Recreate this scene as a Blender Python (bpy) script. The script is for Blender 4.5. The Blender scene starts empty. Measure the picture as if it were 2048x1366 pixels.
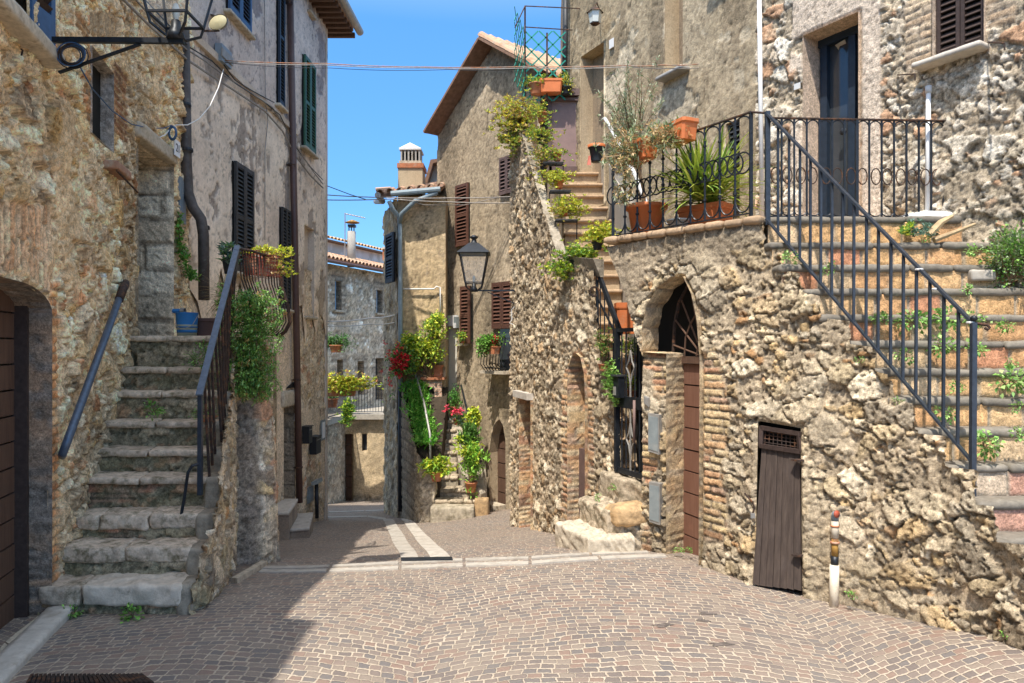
EXPO = 1.58
import bpy, math, random
import numpy as np
from mathutils import Vector
random.seed(7)
RNG = np.random.default_rng(11)
sc = bpy.context.scene
COL = sc.collection
F, HOR, CAMZ = 1400.0, 695.0, 1.6          # focal length and horizon of a 2048 px wide picture, eye height

# ---------------------------------------------------------------- objects, parts, labels
def link(o, parent=None):
    COL.objects.link(o)
    if parent is not None: o.parent = parent
    return o
def tag(o, label=None, cat=None, group=None, kind=None):
    if label: o['label'] = label
    if cat: o['category'] = cat
    if group: o['group'] = group
    if kind: o['kind'] = kind
    return o
def thing(name, label, cat, loc=(0,0,0), group=None):
    o = bpy.data.objects.new(name, None); o.empty_display_size = .1
    link(o); o.location = loc
    return tag(o, label, cat, group)
def kids(o): return [c for c in COL.objects if c.parent is o]
def copy_tree(o, parent=None):
    c = o.copy(); COL.objects.link(c)
    if parent is not None: c.parent = parent
    for ch in kids(o): copy_tree(ch, c)
    return c

# ---------------------------------------------------------------- numpy noise
def _h(ix, iy, iz, seed):
    n = (ix.astype(np.int64)*374761393 + iy.astype(np.int64)*668265263 + iz*2147483647 + seed*974634777) & 0xffffffff
    n = ((n ^ (n >> 13))*1274126177) & 0xffffffff
    n = ((n ^ (n >> 16))*2246822519) & 0xffffffff
    return ((n ^ (n >> 15)) & 0xffffff)/float(0xffffff)
def vn(x, y, seed=0):
    x = np.asarray(x, float); y = np.asarray(y, float)
    ix = np.floor(x); iy = np.floor(y); fx = x-ix; fy = y-iy
    fx = fx*fx*(3-2*fx); fy = fy*fy*(3-2*fy)
    z = 0
    a = _h(ix, iy, z, seed); b = _h(ix+1, iy, z, seed); c = _h(ix, iy+1, z, seed); d = _h(ix+1, iy+1, z, seed)
    return (a*(1-fx)+b*fx)*(1-fy)+(c*(1-fx)+d*fx)*fy
def fbm(x, y, o=4, seed=0):
    t = 0; a = .5; f = 1.0
    for k in range(o):
        t = t+a*(vn(x*f+k*17.3, y*f-k*9.1, seed+k)-.5); a *= .5; f *= 2.03
    return t            # about -.5 .. .5
def sm(a, b, x):
    t = np.clip((x-a)/(b-a), 0, 1); return t*t*(3-2*t)
def voro(x, y, seed=0, jit=.85, wt=.35):
    ix = np.floor(x); iy = np.floor(y)
    f1 = np.full(x.shape, 9.); f2 = np.full(x.shape, 9.); idd = np.zeros(x.shape); cx = np.zeros(x.shape); cy = np.zeros(x.shape)
    for dx in (-2, -1, 0, 1, 2):
        for dy in (-2, -1, 0, 1, 2):
            gx = ix+dx; gy = iy+dy
            px = gx+.5+jit*(_h(gx, gy, 1, seed)-.5); py = gy+.5+jit*(_h(gx, gy, 2, seed)-.5)
            r = _h(gx, gy, 3, seed)
            d = np.hypot(x-px, y-py)-wt*(r*r)
            m = d < f1
            f2 = np.where(m, f1, np.minimum(f2, d))
            f1 = np.where(m, d, f1); idd = np.where(m, _h(gx, gy, 4, seed), idd)
            cx = np.where(m, px, cx); cy = np.where(m, py, cy)
    return f1, f2-f1, idd, x-cx, y-cy
def pal(idd, cols):
    c = np.array(cols, float); k = np.clip((idd*len(c)).astype(int), 0, len(c)-1)
    return c[k]
def frac(v): return v-np.floor(v)
def lerp3(a, b, t): return a*(1-t[:, None])+b*t[:, None]

# ---------------------------------------------------------------- wall reliefs: (s, z) -> height, colour
STONE = [(0.47,0.37,0.23),(0.57,0.46,0.30),(0.40,0.31,0.19),(0.46,0.33,0.18),(0.32,0.25,0.16),(0.63,0.53,0.38),(0.42,0.33,0.22),(0.44,0.31,0.16),(0.53,0.43,0.29),(0.40,0.23,0.11),(0.34,0.28,0.20),(0.27,0.21,0.14)]
WARM = [(.62,.48,.30),(.70,.57,.40),(.52,.39,.23),(.60,.43,.22),(.40,.30,.20),(.76,.66,.51),(.52,.29,.17),(.60,.48,.33),(.32,.25,.18),(.68,.58,.44),(.46,.36,.25)]
BRICK = [(.42,.24,.13),(.48,.31,.17),(.36,.19,.11),(.50,.36,.20),(.33,.21,.14),(.45,.27,.14),(.54,.42,.26)]
def rubble(s, z, size=.17, asp=1.35, depth=.045, cols=STONE, mortar=(.36,.30,.23), seed=1, mw=.16, rough=1., fill=.55):
    wx = s+.07*fbm(s*5, z*5, 2, seed+5)+.035*fbm(s*15, z*15, 3, seed+6); wz = z+.07*fbm(s*5+9, z*5, 2, seed+7)+.035*fbm(s*15, z*15+5, 3, seed+8)+.12*(s-.0)*0
    f1, e, i, dx, dy = voro(wx/(size*asp), wz/size, seed, .95, .5)
    f1b, e2, i2, dx2, dy2 = voro(wx/(size*asp*.42)+31, wz/(size*.42)+7, seed+3, .9, .35)
    small = (frac(i*7.31) > fill)
    ed = np.where(small, e2*.5, e); idd = np.where(small, i2, i)
    hf = fbm(s*38, z*38, 4, seed+9)
    bury = (frac(idd*41.3) > .74)                                  # some stones lie buried in mortar
    stone = sm(.02, .075, ed+.08*hf-.02)*np.where(bury, .0, 1.)
    tx = (frac(idd*13.7)-.5)*np.where(small, dx2*.42, dx); tz = (frac(idd*29.1)-.66)*np.where(small, dy2*.42, dy)
    fx = np.clip(.55+2.0*tx+1.9*tz, .0, 1.1); step = (np.floor(fx*4+hf)/4+fx)*.5       # broken ledges
    fine = fbm(s*42, z*42, 4, seed+11); med = fbm(s*17, z*17, 4, seed+12)
    hgt = stone*depth*(.22+.40*frac(idd*5.13)+.62*step)*np.where(small, .65, 1.)
    hgt = hgt+rough*depth*(.46*fine+.20*med)+.028*fbm(s*2.2, z*2.2, 3, seed+13)
    smear = sm(.02, .10, fbm(s*4.1, z*4.1, 5, seed+21)-.0)
    hgt = hgt*(1-.35*smear)+smear*depth*.18
    col = pal(idd, cols)*(.78+.36*frac(idd*91.7))[:, None]
    m = np.array(mortar)[None]*(1+.6*fbm(s*5, z*5, 4, seed+14)+.5*fine)[:, None]
    col = lerp3(m, col, stone*(1-.45*smear))
    tint = 1+.5*fbm(s*8, z*8, 5, seed+31)
    col = col*((1+.9*fine+.7*fbm(s*70, z*70, 2, seed+15))*tint)[:, None]
    pit = sm(.10, .19, fbm(s*36, z*36, 4, seed+16)); col = col*(1-.42*pit)[:, None]; hgt = hgt-pit*depth*.30
    return hgt, col
def plast(s, z, base, light, dark, under, seed=1, thr=.10, stk=1., rough=1., crack=1.):
    w = .25*fbm(s*3, z*3, 4, seed+1); fine = fbm(s*30, z*30, 5, seed+2); med = fbm(s*7, z*7, 5, seed+3)
    pn = fbm(s*1.5+w, z*1.15+w, 6, seed+4)+.35*fbm(s*11, z*11, 3, seed+5)*.5
    e = sm(thr, thr+.012, pn); e2 = sm(.215, .235, fbm(s*6+3, z*4, 5, seed+6)+.3*pn)
    st = sm(.0, .22, fbm(s*4.2+.6*w, z*.38, 6, seed+7))*stk; cl = sm(-.18, .2, fbm(s*1.1, z*.9, 6, seed+8))
    c0 = lerp3(np.array([base])*np.ones((len(s), 1)), np.array([light])*np.ones((len(s), 1)), cl); c0 = lerp3(c0, np.array([dark])*np.ones((len(s), 1)), np.clip(.6*st+.5*sm(.08, .25, med), 0, .85))
    ck = sm(.010, .002, np.abs(fbm(s*1.3+.5*w, z*1.0, 5, seed+9)))*sm(0, .1, fbm(s*2, z*2, 2, seed+10))*crack
    c0 = lerp3(c0, np.array([under])*np.ones((len(s), 1)), np.maximum(e, e2*.8)); c0 = c0*(1-.6*ck)[:, None]
    pit = sm(.15, .2, fbm(s*24, z*24, 4, seed+12)); c0 = c0*((1+.75*fine*rough+.5*med)*(1-.35*pit))[:, None]
    return .022*fbm(s*1.3, z*1.3, 3, seed+11)-.015*e-.008*e2+.007*fine*rough+.010*med-.010*ck-.005*pit, c0
def bricks(s, z, h=.052, w=.23, depth=.014, cols=BRICK, mortar=(.42,.36,.28), seed=2, vert=False):
    if vert: s, z = z, s
    sw = s+.012*fbm(s*3, z*3, 2, seed)*2; zw = z+.018*fbm(s*4, z*9, 3, seed+1)
    r = np.floor(zw/h); u = sw/w+_h(r, r*0, 5, seed); c = np.floor(u)
    fz = frac(zw/h); fx = frac(u)
    e = np.minimum(np.minimum(fz, 1-fz)*h, np.minimum(fx, 1-fx)*w)
    b = sm(.002, .013, e+.016*fbm(s*30, z*30, 3, seed+2)); i = _h(r, c, 6, seed)
    fine = fbm(s*40, z*40, 3, seed+3)
    hg = b*depth*(.6+.6*frac(i*7.7))+depth*.75*fine+.006*fbm(s*7, z*7, 3, seed+9)
    miss = (frac(i*3.3) > .93); hg = np.where(miss, hg-.012, hg)
    col = lerp3(np.array(mortar)[None]*(.72+.4*fine)[:, None], pal(i, cols)*(.75+.5*frac(i*17.))[:, None], b)
    col = lerp3(col, np.array(mortar)[None]*np.ones((len(s), 1)), .35*sm(.1, .25, fbm(s*5, z*5, 3, seed+4)))
    return hg, col*(1+.7*fine)[:, None]
def ashlar(s, z, h=.26, w=.4, depth=.02, cols=None, mortar=(.22,.18,.13), seed=3):
    cols = cols or [(.42,.36,.28),(.46,.39,.30),(.34,.28,.21),(.40,.33,.26)]
    zw = z+.02*fbm(s*3, z*3, 2, seed+1); r = np.floor(zw/h); u = s/w+_h(r, r*0, 5, seed); c = np.floor(u)
    fz = frac(zw/h); fx = frac(u); e = np.minimum(np.minimum(fz, 1-fz)*h, np.minimum(fx, 1-fx)*w)
    b = sm(.002, .03, e+.02*fbm(s*14, z*14, 3, seed+2)); i = _h(r, c, 6, seed); fine = fbm(s*24, z*24, 4, seed+3)
    hg = b*depth*(.7+.5*i)+depth*1.2*fine
    pit = sm(.12, .24, fbm(s*40, z*40, 3, seed+16))
    col = lerp3(np.array(mortar)[None]*np.ones((len(s), 1)), pal(i, cols), b)*(1+.9*fine)[:, None]*(1-.5*pit)[:, None]
    return hg-pit*.008, col
def blend(a, b, m): return a[0]*(1-m)+b[0]*m, lerp3(a[1], b[1], m)

# ---------------------------------------------------------------- mesh helpers
def mk(name, V, Fc, mat, parent=None, col=None, smooth=False, uv=None):
    me = bpy.data.meshes.new(name)
    V = np.asarray(V, dtype=np.float32)
    if isinstance(Fc, np.ndarray):
        n, k = Fc.shape
        me.vertices.add(len(V)); me.vertices.foreach_set('co', V.ravel())
        me.loops.add(n*k); me.loops.foreach_set('vertex_index', Fc.astype(np.int32).ravel())
        me.polygons.add(n); me.polygons.foreach_set('loop_start', (np.arange(n)*k).astype(np.int32))
        me.update(calc_edges=True)
    else:
        me.from_pydata([tuple(map(float, v)) for v in V], [], [tuple(int(i) for i in f) for f in Fc]); me.update()
    if col is None and mat.get('vc'):
        V64 = np.asarray(V, float); q = fbm(V64[:, 0]*3+V64[:, 2], V64[:, 1]*3+V64[:, 2]*2, 3, 5); col = np.array([(.42,.35,.26)])*(1+.7*q)[:, None]
    if col is not None:
        at = me.color_attributes.new('Col', 'FLOAT_COLOR', 'POINT')
        c4 = np.ones((len(V), 4), dtype=np.float32); c4[:, :3] = np.clip(col, .003, .95); at.data.foreach_set('color', c4.ravel())
    if smooth: me.polygons.foreach_set('use_smooth', [True]*len(me.polygons))
    me.materials.append(mat)
    o = bpy.data.objects.new(name, me); link(o, parent)
    if parent is not None and parent.type == 'EMPTY' or parent is not None:
        # world coordinates are used everywhere: undo the parents' offsets
        off = Vector((0,0,0)); p = parent
        while p is not None: off = off+p.location; p = p.parent
        o.location = -off
    return o

class MB:
    def __init__(s): s.v = []; s.f = []; s.c = []
    def add(s, V, Fc, col=None):
        n = len(s.v); s.v += [tuple(p) for p in V]; s.f += [tuple(i+n for i in f) for f in Fc]
        s.c += [col if col is not None else (1,1,1)]*len(V)
    def box(s, c, d, R_=None, col=None):              # centre, full dims, optional axes (3 vectors)
        c = Vector(c); ax = R_ or (Vector((1,0,0)), Vector((0,1,0)), Vector((0,0,1)))
        V = [c+ax[0]*(d[0]/2*i)+ax[1]*(d[1]/2*j)+ax[2]*(d[2]/2*k) for i in (-1,1) for j in (-1,1) for k in (-1,1)]
        s.add(V, [(0,1,3,2),(4,6,7,5),(0,4,5,1),(2,3,7,6),(0,2,6,4),(1,5,7,3)], col)
    def bar(s, a, b, w, t, up=(0,0,1), col=None):       # rectangular bar a->b; w along side, t along up
        a = Vector(a); b = Vector(b); d = (b-a); L = d.length; d.normalize(); up = Vector(up)
        side = d.cross(up)
        if side.length < 1e-4: side = d.cross(Vector((0,1,0)))
        side.normalize(); u = side.cross(d).normalized()
        s.box((a+b)/2, (L, w, t), (d, side, u), col)
    def tube(s, pts, r, n=8, col=None, cap=True):
        pts = [Vector(p) for p in pts]; rs = r if isinstance(r, (list, tuple)) else [r]*len(pts)
        V = []; Fc = []
        t0 = (pts[1]-pts[0]).normalized(); a = t0.cross(Vector((0,0,1)))
        if a.length < .05: a = t0.cross(Vector((1,0,0)))
        a.normalize()
        for i, p in enumerate(pts):
            t = (pts[min(i+1, len(pts)-1)]-pts[max(i-1, 0)])
            if t.length < 1e-7: t = t0
            t = t.normalized()
            a = (a-t*a.dot(t)); a.normalize(); b = t.cross(a)
            for k in range(n):
                g = 2*math.pi*k/n; V.append(p+(a*math.cos(g)+b*math.sin(g))*rs[i])
        for i in range(len(pts)-1):
            for k in range(n):
                k2 = (k+1) % n; Fc.append((i*n+k, i*n+k2, (i+1)*n+k2, (i+1)*n+k))
        if cap: Fc.append(tuple(range(n))[::-1]); Fc.append(tuple(range((len(pts)-1)*n, len(pts)*n)))
        s.add(V, Fc, col)
    def lathe(s, c, prof, n=24, col=None, axes=None):         # prof: (r, z)
        c = Vector(c); ax = axes or (Vector((1,0,0)), Vector((0,1,0)), Vector((0,0,1))); V = []; Fc = []
        for r, z in prof:
            for k in range(n):
                g = 2*math.pi*k/n; V.append(c+ax[0]*(r*math.cos(g))+ax[1]*(r*math.sin(g))+ax[2]*z)
        for i in range(len(prof)-1):
            for k in range(n):
                k2 = (k+1) % n; Fc.append((i*n+k, i*n+k2, (i+1)*n+k2, (i+1)*n+k))
        s.add(V, Fc, col)
    def prism(s, poly, z0, z1, col=None, z1s=None):
        n = len(poly); b0 = z0 if isinstance(z0, (list, tuple)) else [z0]*n; t0 = z1 if isinstance(z1, (list, tuple)) else [z1]*n
        V = [(p[0], p[1], b0[i]) for i, p in enumerate(poly)]+[(p[0], p[1], t0[i]) for i, p in enumerate(poly)]
        a = sum(poly[i][0]*poly[(i+1) % n][1]-poly[(i+1) % n][0]*poly[i][1] for i in range(n))
        Fc = [tuple(range(n))[::-1], tuple(range(n, 2*n))]+[(i, (i+1) % n, n+(i+1) % n, n+i) for i in range(n)]
        if a < 0: Fc = [f[::-1] for f in Fc]
        s.add(V, Fc, col)
    def build(s, name, mat, parent=None, smooth=False, vc=False):
        return mk(name, s.v, s.f, mat, parent, np.array(s.c) if vc else None, smooth)

def rough_block(corners, z0, z1, cell=.03, rad=.03, amp=.012, freq=9, seed=0):
    """four plan corners (ordered), bottom and top heights -> a worn block with rounded arrises"""
    c = np.array(corners, float); H = z1-z0
    L1 = np.linalg.norm(c[1]-c[0]); L2 = np.linalg.norm(c[3]-c[0])
    nu, nv, nw = [max(2, int(L/cell)) for L in (L1, L2, H)]
    idx = {}; V = []; Fc = []
    def vid(u, v, w):
        k = (round(u*nu), round(v*nv), round(w*nw))
        if k not in idx: idx[k] = len(V); V.append((u, v, w))
        return idx[k]
    def face(fn, a, b, flip):
        for i in range(a):
            for j in range(b):
                q = [vid(*fn(i/a, j/b)), vid(*fn((i+1)/a, j/b)), vid(*fn((i+1)/a, (j+1)/b)), vid(*fn(i/a, (j+1)/b))]
                Fc.append(q[::-1] if flip else q)
    face(lambda u, v: (u, v, 1), nu, nv, False); face(lambda u, v: (u, v, 0), nu, nv, True)
    face(lambda u, w: (u, 0, w), nu, nw, False); face(lambda u, w: (u, 1, w), nu, nw, True)
    face(lambda v, w: (0, v, w), nv, nw, True); face(lambda v, w: (1, v, w), nv, nw, False)
    A = np.array(V); P = np.array([L1, L2, H])*A
    lo = np.array([rad]*3); hi = np.array([L1, L2, H])-rad; lo = np.minimum(lo, (lo+hi)/2); hi = np.maximum(hi, (lo+hi)/2)
    q = np.clip(P, lo, hi); d = P-q; n = np.linalg.norm(d, axis=1, keepdims=True); n[n == 0] = 1
    P = q+d/n*np.minimum(rad, n)
    nz = fbm(P[:, 0]*freq+P[:, 2]*5, P[:, 1]*freq+P[:, 2]*freq*1.1, 4, seed)*2
    P = P+(d/n)*(nz*amp)[:, None]
    U = (P/np.array([L1, L2, H]))
    xy = ((1-U[:, :1])*(1-U[:, 1:2]))*c[0]+(U[:, :1]*(1-U[:, 1:2]))*c[1]+(U[:, :1]*U[:, 1:2])*c[2]+((1-U[:, :1])*U[:, 1:2])*c[3]
    return np.c_[xy, z0+P[:, 2]], np.array(Fc)

def pip(x, y, poly):
    ins = np.zeros(x.shape, bool); n = len(poly)
    for i in range(n):
        x1, y1 = poly[i]; x2, y2 = poly[(i+1) % n]
        c = ((y1 > y) != (y2 > y)) & (x < (x2-x1)*(y-y1)/((y2-y1) if y2 != y1 else 1e-9)+x1)
        ins ^= c
    return ins
def near_poly(x, y, poly):
    bd = np.full(x.shape, 1e9); bx = x.copy(); by = y.copy(); n = len(poly)
    for i in range(n):
        x1, y1 = poly[i]; x2, y2 = poly[(i+1) % n]; dx = x2-x1; dy = y2-y1; L = dx*dx+dy*dy or 1e-12
        t = np.clip(((x-x1)*dx+(y-y1)*dy)/L, 0, 1); qx = x1+t*dx; qy = y1+t*dy; d = np.hypot(x-qx, y-qy)
        m = d < bd; bd = np.where(m, d, bd); bx = np.where(m, qx, bx); by = np.where(m, qy, by)
    return bd, bx, by
def wall_patch(name, mapf, outline, holes, cell, relief, mat, parent=None, edge=.05, snap_outline=True):
    """grid over the outline polygon in (s,z), holes cut out, displaced by relief(s,z)->(h,col)"""
    xs = [p[0] for p in outline]; zs = [p[1] for p in outline]
    u = np.arange(min(xs), max(xs)+cell, cell); v = np.arange(min(zs), max(zs)+cell, cell)
    U, Vv = np.meshgrid(u, v); nu = len(u); nv = len(v)
    s = U.ravel().copy(); z = Vv.ravel().copy()
    i, j = np.meshgrid(np.arange(nu-1), np.arange(nv-1)); a = (j*nu+i).ravel()
    cs = s[a]+cell/2; cz = z[a]+cell/2
    keep = pip(cs, cz, outline)
    for h in holes: keep &= ~pip(cs, cz, h)
    q = np.stack([a, a+1, a+1+nu, a+nu], 1)[keep]
    for poly in ([outline] if snap_outline else [])+holes:
        d, bx, by = near_poly(s, z, poly); m = d < cell*.75; s[m] = bx[m]; z[m] = by[m]
    used = np.unique(q); rm = -np.ones(nu*nv, int); rm[used] = np.arange(len(used)); q = rm[q]; s = s[used]; z = z[used]
    h, col = relief(s, z)
    for poly in holes:
        d, _, _ = near_poly(s, z, poly); h = h*sm(0, edge, d)+.004*(1-sm(0, edge, d))
    P = mapf(s, z, h)
    # make faces look outwards (towards growing offset)
    o = mk(name, P, q, mat, parent, col, False)
    P1 = mapf(s[:1], z[:1], h[:1]+1)-mapf(s[:1], z[:1], h[:1]); f = q[0]; nn = np.cross(P[f[1]]-P[f[0]], P[f[2]]-P[f[0]])
    if np.dot(nn, P1[0]) < 0: o.data.flip_normals()
    return o

class Plane:
    """vertical plane through two plan points; s runs from p0 to p1, offset grows towards the viewer's side"""
    def __init__(s, p0, p1):
        s.p = np.array(p0, float); d = np.array(p1, float)-s.p; s.L = np.linalg.norm(d); s.d = d/s.L
        n = np.array([s.d[1], -s.d[0]])
        if np.dot(n, -s.p) < 0: n = -n
        s.n = n
    def hit(s, px, row, off=0):
        r = np.array([(px-1024)/F, 1.0]); p = s.p+s.n*off
        A = np.array([[r[0], -s.d[0]], [r[1], -s.d[1]]]); t = np.linalg.solve(A, p)
        return float(t[1]), float(CAMZ-(row-HOR)*t[0]/F)
    def sz(s, px, row, off=0): return s.hit(px, row, off)
    def P(s, a, z, off=0): return Vector((s.p[0]+s.d[0]*a+s.n[0]*off, s.p[1]+s.d[1]*a+s.n[1]*off, z))
    def mapf(s, a, z, h): return np.c_[s.p[0]+s.d[0]*a+s.n[0]*h, s.p[1]+s.d[1]*a+s.n[1]*h, z]
    def pp(s, px, row, off=0): a, z = s.hit(px, row, off); return s.P(a, z, off)
    def poly(s, pts): return [s.hit(*p) for p in pts]
    @property
    def D(s): return Vector((s.d[0], s.d[1], 0))
    @property
    def N(s): return Vector((s.n[0], s.n[1], 0))
    def ax(s): return (s.D, s.N, Vector((0,0,1)))
def PX(px, row, Y): return Vector(((px-1024)*Y/F, Y, CAMZ-(row-HOR)*Y/F))
def pbox(mb, pl, s0, s1, z0, z1, o0, o1, col=None):
    mb.box(pl.P((s0+s1)/2, (z0+z1)/2, (o0+o1)/2), (abs(s1-s0), abs(o1-o0), abs(z1-z0)), pl.ax(), col)
def pprism(mb, pl, poly, o0, o1, col=None):           # polygon in (s,z) thickened from offset o0 to o1
    n = len(poly); a = sum(poly[i][0]*poly[(i+1) % n][1]-poly[(i+1) % n][0]*poly[i][1] for i in range(n))
    V = [pl.P(p[0], p[1], o0) for p in poly]+[pl.P(p[0], p[1], o1) for p in poly]
    Fc = [tuple(range(n))[::-1], tuple(range(n, 2*n))]+[(i, (i+1) % n, n+(i+1) % n, n+i) for i in range(n)]
    # orientation
    x = pl.D.cross(Vector((0,0,1))).dot(pl.N)
    if (a < 0) != (x < 0): Fc = [f[::-1] for f in Fc]
    mb.add(V, Fc, col)

# ---------------------------------------------------------------- ground height
GY = [0, 4.6, 5.2, 5.8, 6.5, 8, 10, 13, 16, 22, 27, 60]
GL = [-.10, -.10, -.20, -.30, -.37, -.75, -1.20, -1.63, -2.2, -3.2, -3.5, -4.5]
GR = [-.10, -.10, -.10, -.12, -.24, -.52, -.88, -1.33, -2.1, -3.2, -3.5, -4.5]
def G(x, y):
    x = np.asarray(x, float); y = np.asarray(y, float)
    l = np.interp(y, GY, GL); r = np.interp(y, GY, GR); t = sm(-2.3, .9, x)
    return l*(1-t)+r*t+.14*sm(1.7, 2.8, x)*sm(4.7, 3.6, y)
def Gs(x, y):                                         # slightly smoothed
    return sum(G(x, np.asarray(y)+d) for d in (-.45, -.2, 0, .2, .45))/5
def ground_hit(px, row):
    lo, hi = 1.0, 40.0; r = (row-HOR)/F; rx = (px-1024)/F
    for k in range(50):
        m = (lo+hi)/2
        if CAMZ-r*m > float(Gs(rx*m, m)): lo = m
        else: hi = m
    return Vector((rx*lo, lo, CAMZ-r*lo))
# ---------------------------------------------------------------- materials
class NT:
    def __init__(s, name, rough=.8, spec=.3):
        m = bpy.data.materials.new(name); m.use_nodes = True; s.m = m; s.t = m.node_tree; s.n = s.t.nodes; s.b = s.n['Principled BSDF']
        s.b.inputs['Roughness'].default_value = rough; s.b.inputs['Specular IOR Level'].default_value = spec
    def node(s, ty, ins=None, **kw):
        n = s.n.new(ty)
        for k, v in kw.items(): setattr(n, k, v)
        for k, v in (ins or {}).items(): s.set(n.inputs[k], v)
        return n
    def set(s, inp, v):
        if isinstance(v, bpy.types.NodeSocket): s.t.links.new(v, inp)
        elif isinstance(v, tuple) and len(v) == 3 and inp.type == 'RGBA': inp.default_value = (*v, 1)
        else: inp.default_value = v
    def M(s, op, a, b=0., c=0., clamp=False):
        n = s.node('ShaderNodeMath', operation=op); n.use_clamp = clamp; s.set(n.inputs[0], a); s.set(n.inputs[1], b)
        if len(n.inputs) > 2: s.set(n.inputs[2], c)
        return n.outputs[0]
    def co(s): return s.node('ShaderNodeNewGeometry').outputs['Position']
    def objco(s): return s.node('ShaderNodeTexCoord').outputs['Object']
    def xyz(s, v): n = s.node('ShaderNodeSeparateXYZ', {0: v}); return n.outputs
    def comb(s, x, y, z=0.): return s.node('ShaderNodeCombineXYZ', {0: x, 1: y, 2: z}).outputs[0]
    def noise(s, scale, detail=4, rough=.6, vec=None, stretch=None, col=False):
        v = vec if vec is not None else s.co()
        if stretch: v = s.node('ShaderNodeMapping', {'Vector': v, 'Scale': stretch}).outputs[0]
        n = s.node('ShaderNodeTexNoise', {'Vector': v, 'Scale': scale, 'Detail': detail, 'Roughness': rough})
        return n.outputs['Color' if col else 'Fac']
    def ramp(s, f, stops, interp='LINEAR'):
        n = s.node('ShaderNodeValToRGB', {'Fac': f}); cr = n.color_ramp; cr.interpolation = interp
        while len(cr.elements) < len(stops): cr.elements.new(.5)
        for e, (p, c) in zip(cr.elements, stops):
            e.position = p; e.color = (*c, 1) if isinstance(c, tuple) else (c, c, c, 1)
        return n.outputs[0]
    def mix(s, f, a, b, mode='MIX'):
        n = s.node('ShaderNodeMix', data_type='RGBA', blend_type=mode); s.set(n.inputs[0], f); s.set(n.inputs[6], a); s.set(n.inputs[7], b)
        return n.outputs[2]
    def maprange(s, v, a, b, c=0., d=1.):
        return s.node('ShaderNodeMapRange', {'Value': v, 'From Min': a, 'From Max': b, 'To Min': c, 'To Max': d}).outputs[0]
    def bump(s, h, strength=.5, dist=.01):
        n = s.node('ShaderNodeBump', {'Height': h, 'Strength': strength, 'Distance': dist}); s.t.links.new(n.outputs[0], s.b.inputs['Normal'])
    def color(s, c): s.set(s.b.inputs['Base Color'], c)

def m_vcol(name, rough=.92, fine=60, bump=.6, dist=.006, var=.35):
    k = NT(name, rough, .15); a = k.node('ShaderNodeAttribute', attribute_name='Col').outputs['Color']
    n = k.noise(fine, 6, .75); n2 = k.noise(fine*.33, 5, .7); big = k.noise(1.1, 3)
    f = k.M('MULTIPLY', k.M('MULTIPLY', k.maprange(n, .32, .68, 1-var, 1+var), k.maprange(n2, .34, .66, 1-var*.7, 1+var*.6)), k.maprange(big, .3, .7, .98, 1.28))
    v = k.node('ShaderNodeVectorMath', operation='SCALE'); k.set(v.inputs[0], a); k.set(v.inputs['Scale'], f)
    dk = k.maprange(k.noise(fine*.6, 4, .8), .62, .70, 0, .35)
    k.color(k.mix(dk, v.outputs[0], (.10,.075,.05))); k.bump(k.M('ADD', n, k.M('MULTIPLY', n2, 1.2)), bump, dist); k.m['vc'] = 1; return k.m
def m_plain(name, col, rough=.6, var=.15, scale=12, metal=0, bump=.15, dist=.003, col2=None, patch=(.55,.7), spec=.3, stretch=None):
    k = NT(name, rough, spec); n = k.noise(scale, 5, .65, stretch=stretch)
    c = k.mix(k.maprange(n, .3, .7), tuple(x*(1-var) for x in col), tuple(min(.95, x*(1+var)) for x in col))
    if col2: c = k.mix(k.maprange(k.noise(scale*.6, 6, .7), patch[0], patch[1]), c, col2)
    rn = k.node('ShaderNodeObjectInfo').outputs['Random']; sc_ = k.node('ShaderNodeVectorMath', operation='SCALE'); k.set(sc_.inputs[0], c); k.set(sc_.inputs['Scale'], k.maprange(rn, 0., 1., .84, 1.14)); c = sc_.outputs[0]
    k.color(c); k.b.inputs['Metallic'].default_value = metal
    if bump: k.bump(n, bump, dist)
    return k.m
def m_plaster(name, base, dark, light, patchcol, rough=.95, patch=(.56,.60), grain=90, streak=.5, bumpd=.008, pscale=1.3):
    k = NT(name, rough, .1)
    st = k.noise(1.0, 6, .7, stretch=(3.2, 3.2, .5)); cl = k.noise(1.7, 6, .65); gr = k.noise(grain, 4, .7); mid = k.noise(9, 5, .7)
    c = k.mix(k.maprange(cl, .35, .65), base, light)
    c = k.mix(k.M('MULTIPLY', k.maprange(st, .45, .68), streak), c, dark)
    pm = k.maprange(k.noise(pscale, 7, .62, stretch=(1, 1, .7)), patch[0], patch[1])
    c = k.mix(pm, c, patchcol)
    c = k.mix(k.maprange(mid, .60, .72, 0, .45), c, dark)
    c = k.mix(.55, c, k.ramp(gr, [(.25, (.25,.25,.25)), (.5, (.5,.5,.5)), (.75, (.78,.78,.78))]), 'OVERLAY')
    k.color(c)
    h = k.M('ADD', k.M('MULTIPLY', gr, .35), k.M('ADD', k.M('MULTIPLY', mid, .8), k.M('MULTIPLY', pm, -.5)))
    k.bump(h, .9, bumpd); return k.m
def m_wood(name, c1, c2, period=.12, rough=.75, axis=0, grain=(30,30,2)):
    k = NT(name, rough, .25); g = k.noise(1.6, 6, .7, stretch=grain); c = k.mix(k.maprange(g, .3, .7), c1, c2)
    c = k.mix(k.maprange(k.noise(3, 5), .58, .72, 0, .5), c, tuple(min(.9, x*1.9+.02) for x in c1))
    k.color(c); k.bump(g, .5, .003); return k.m
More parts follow.
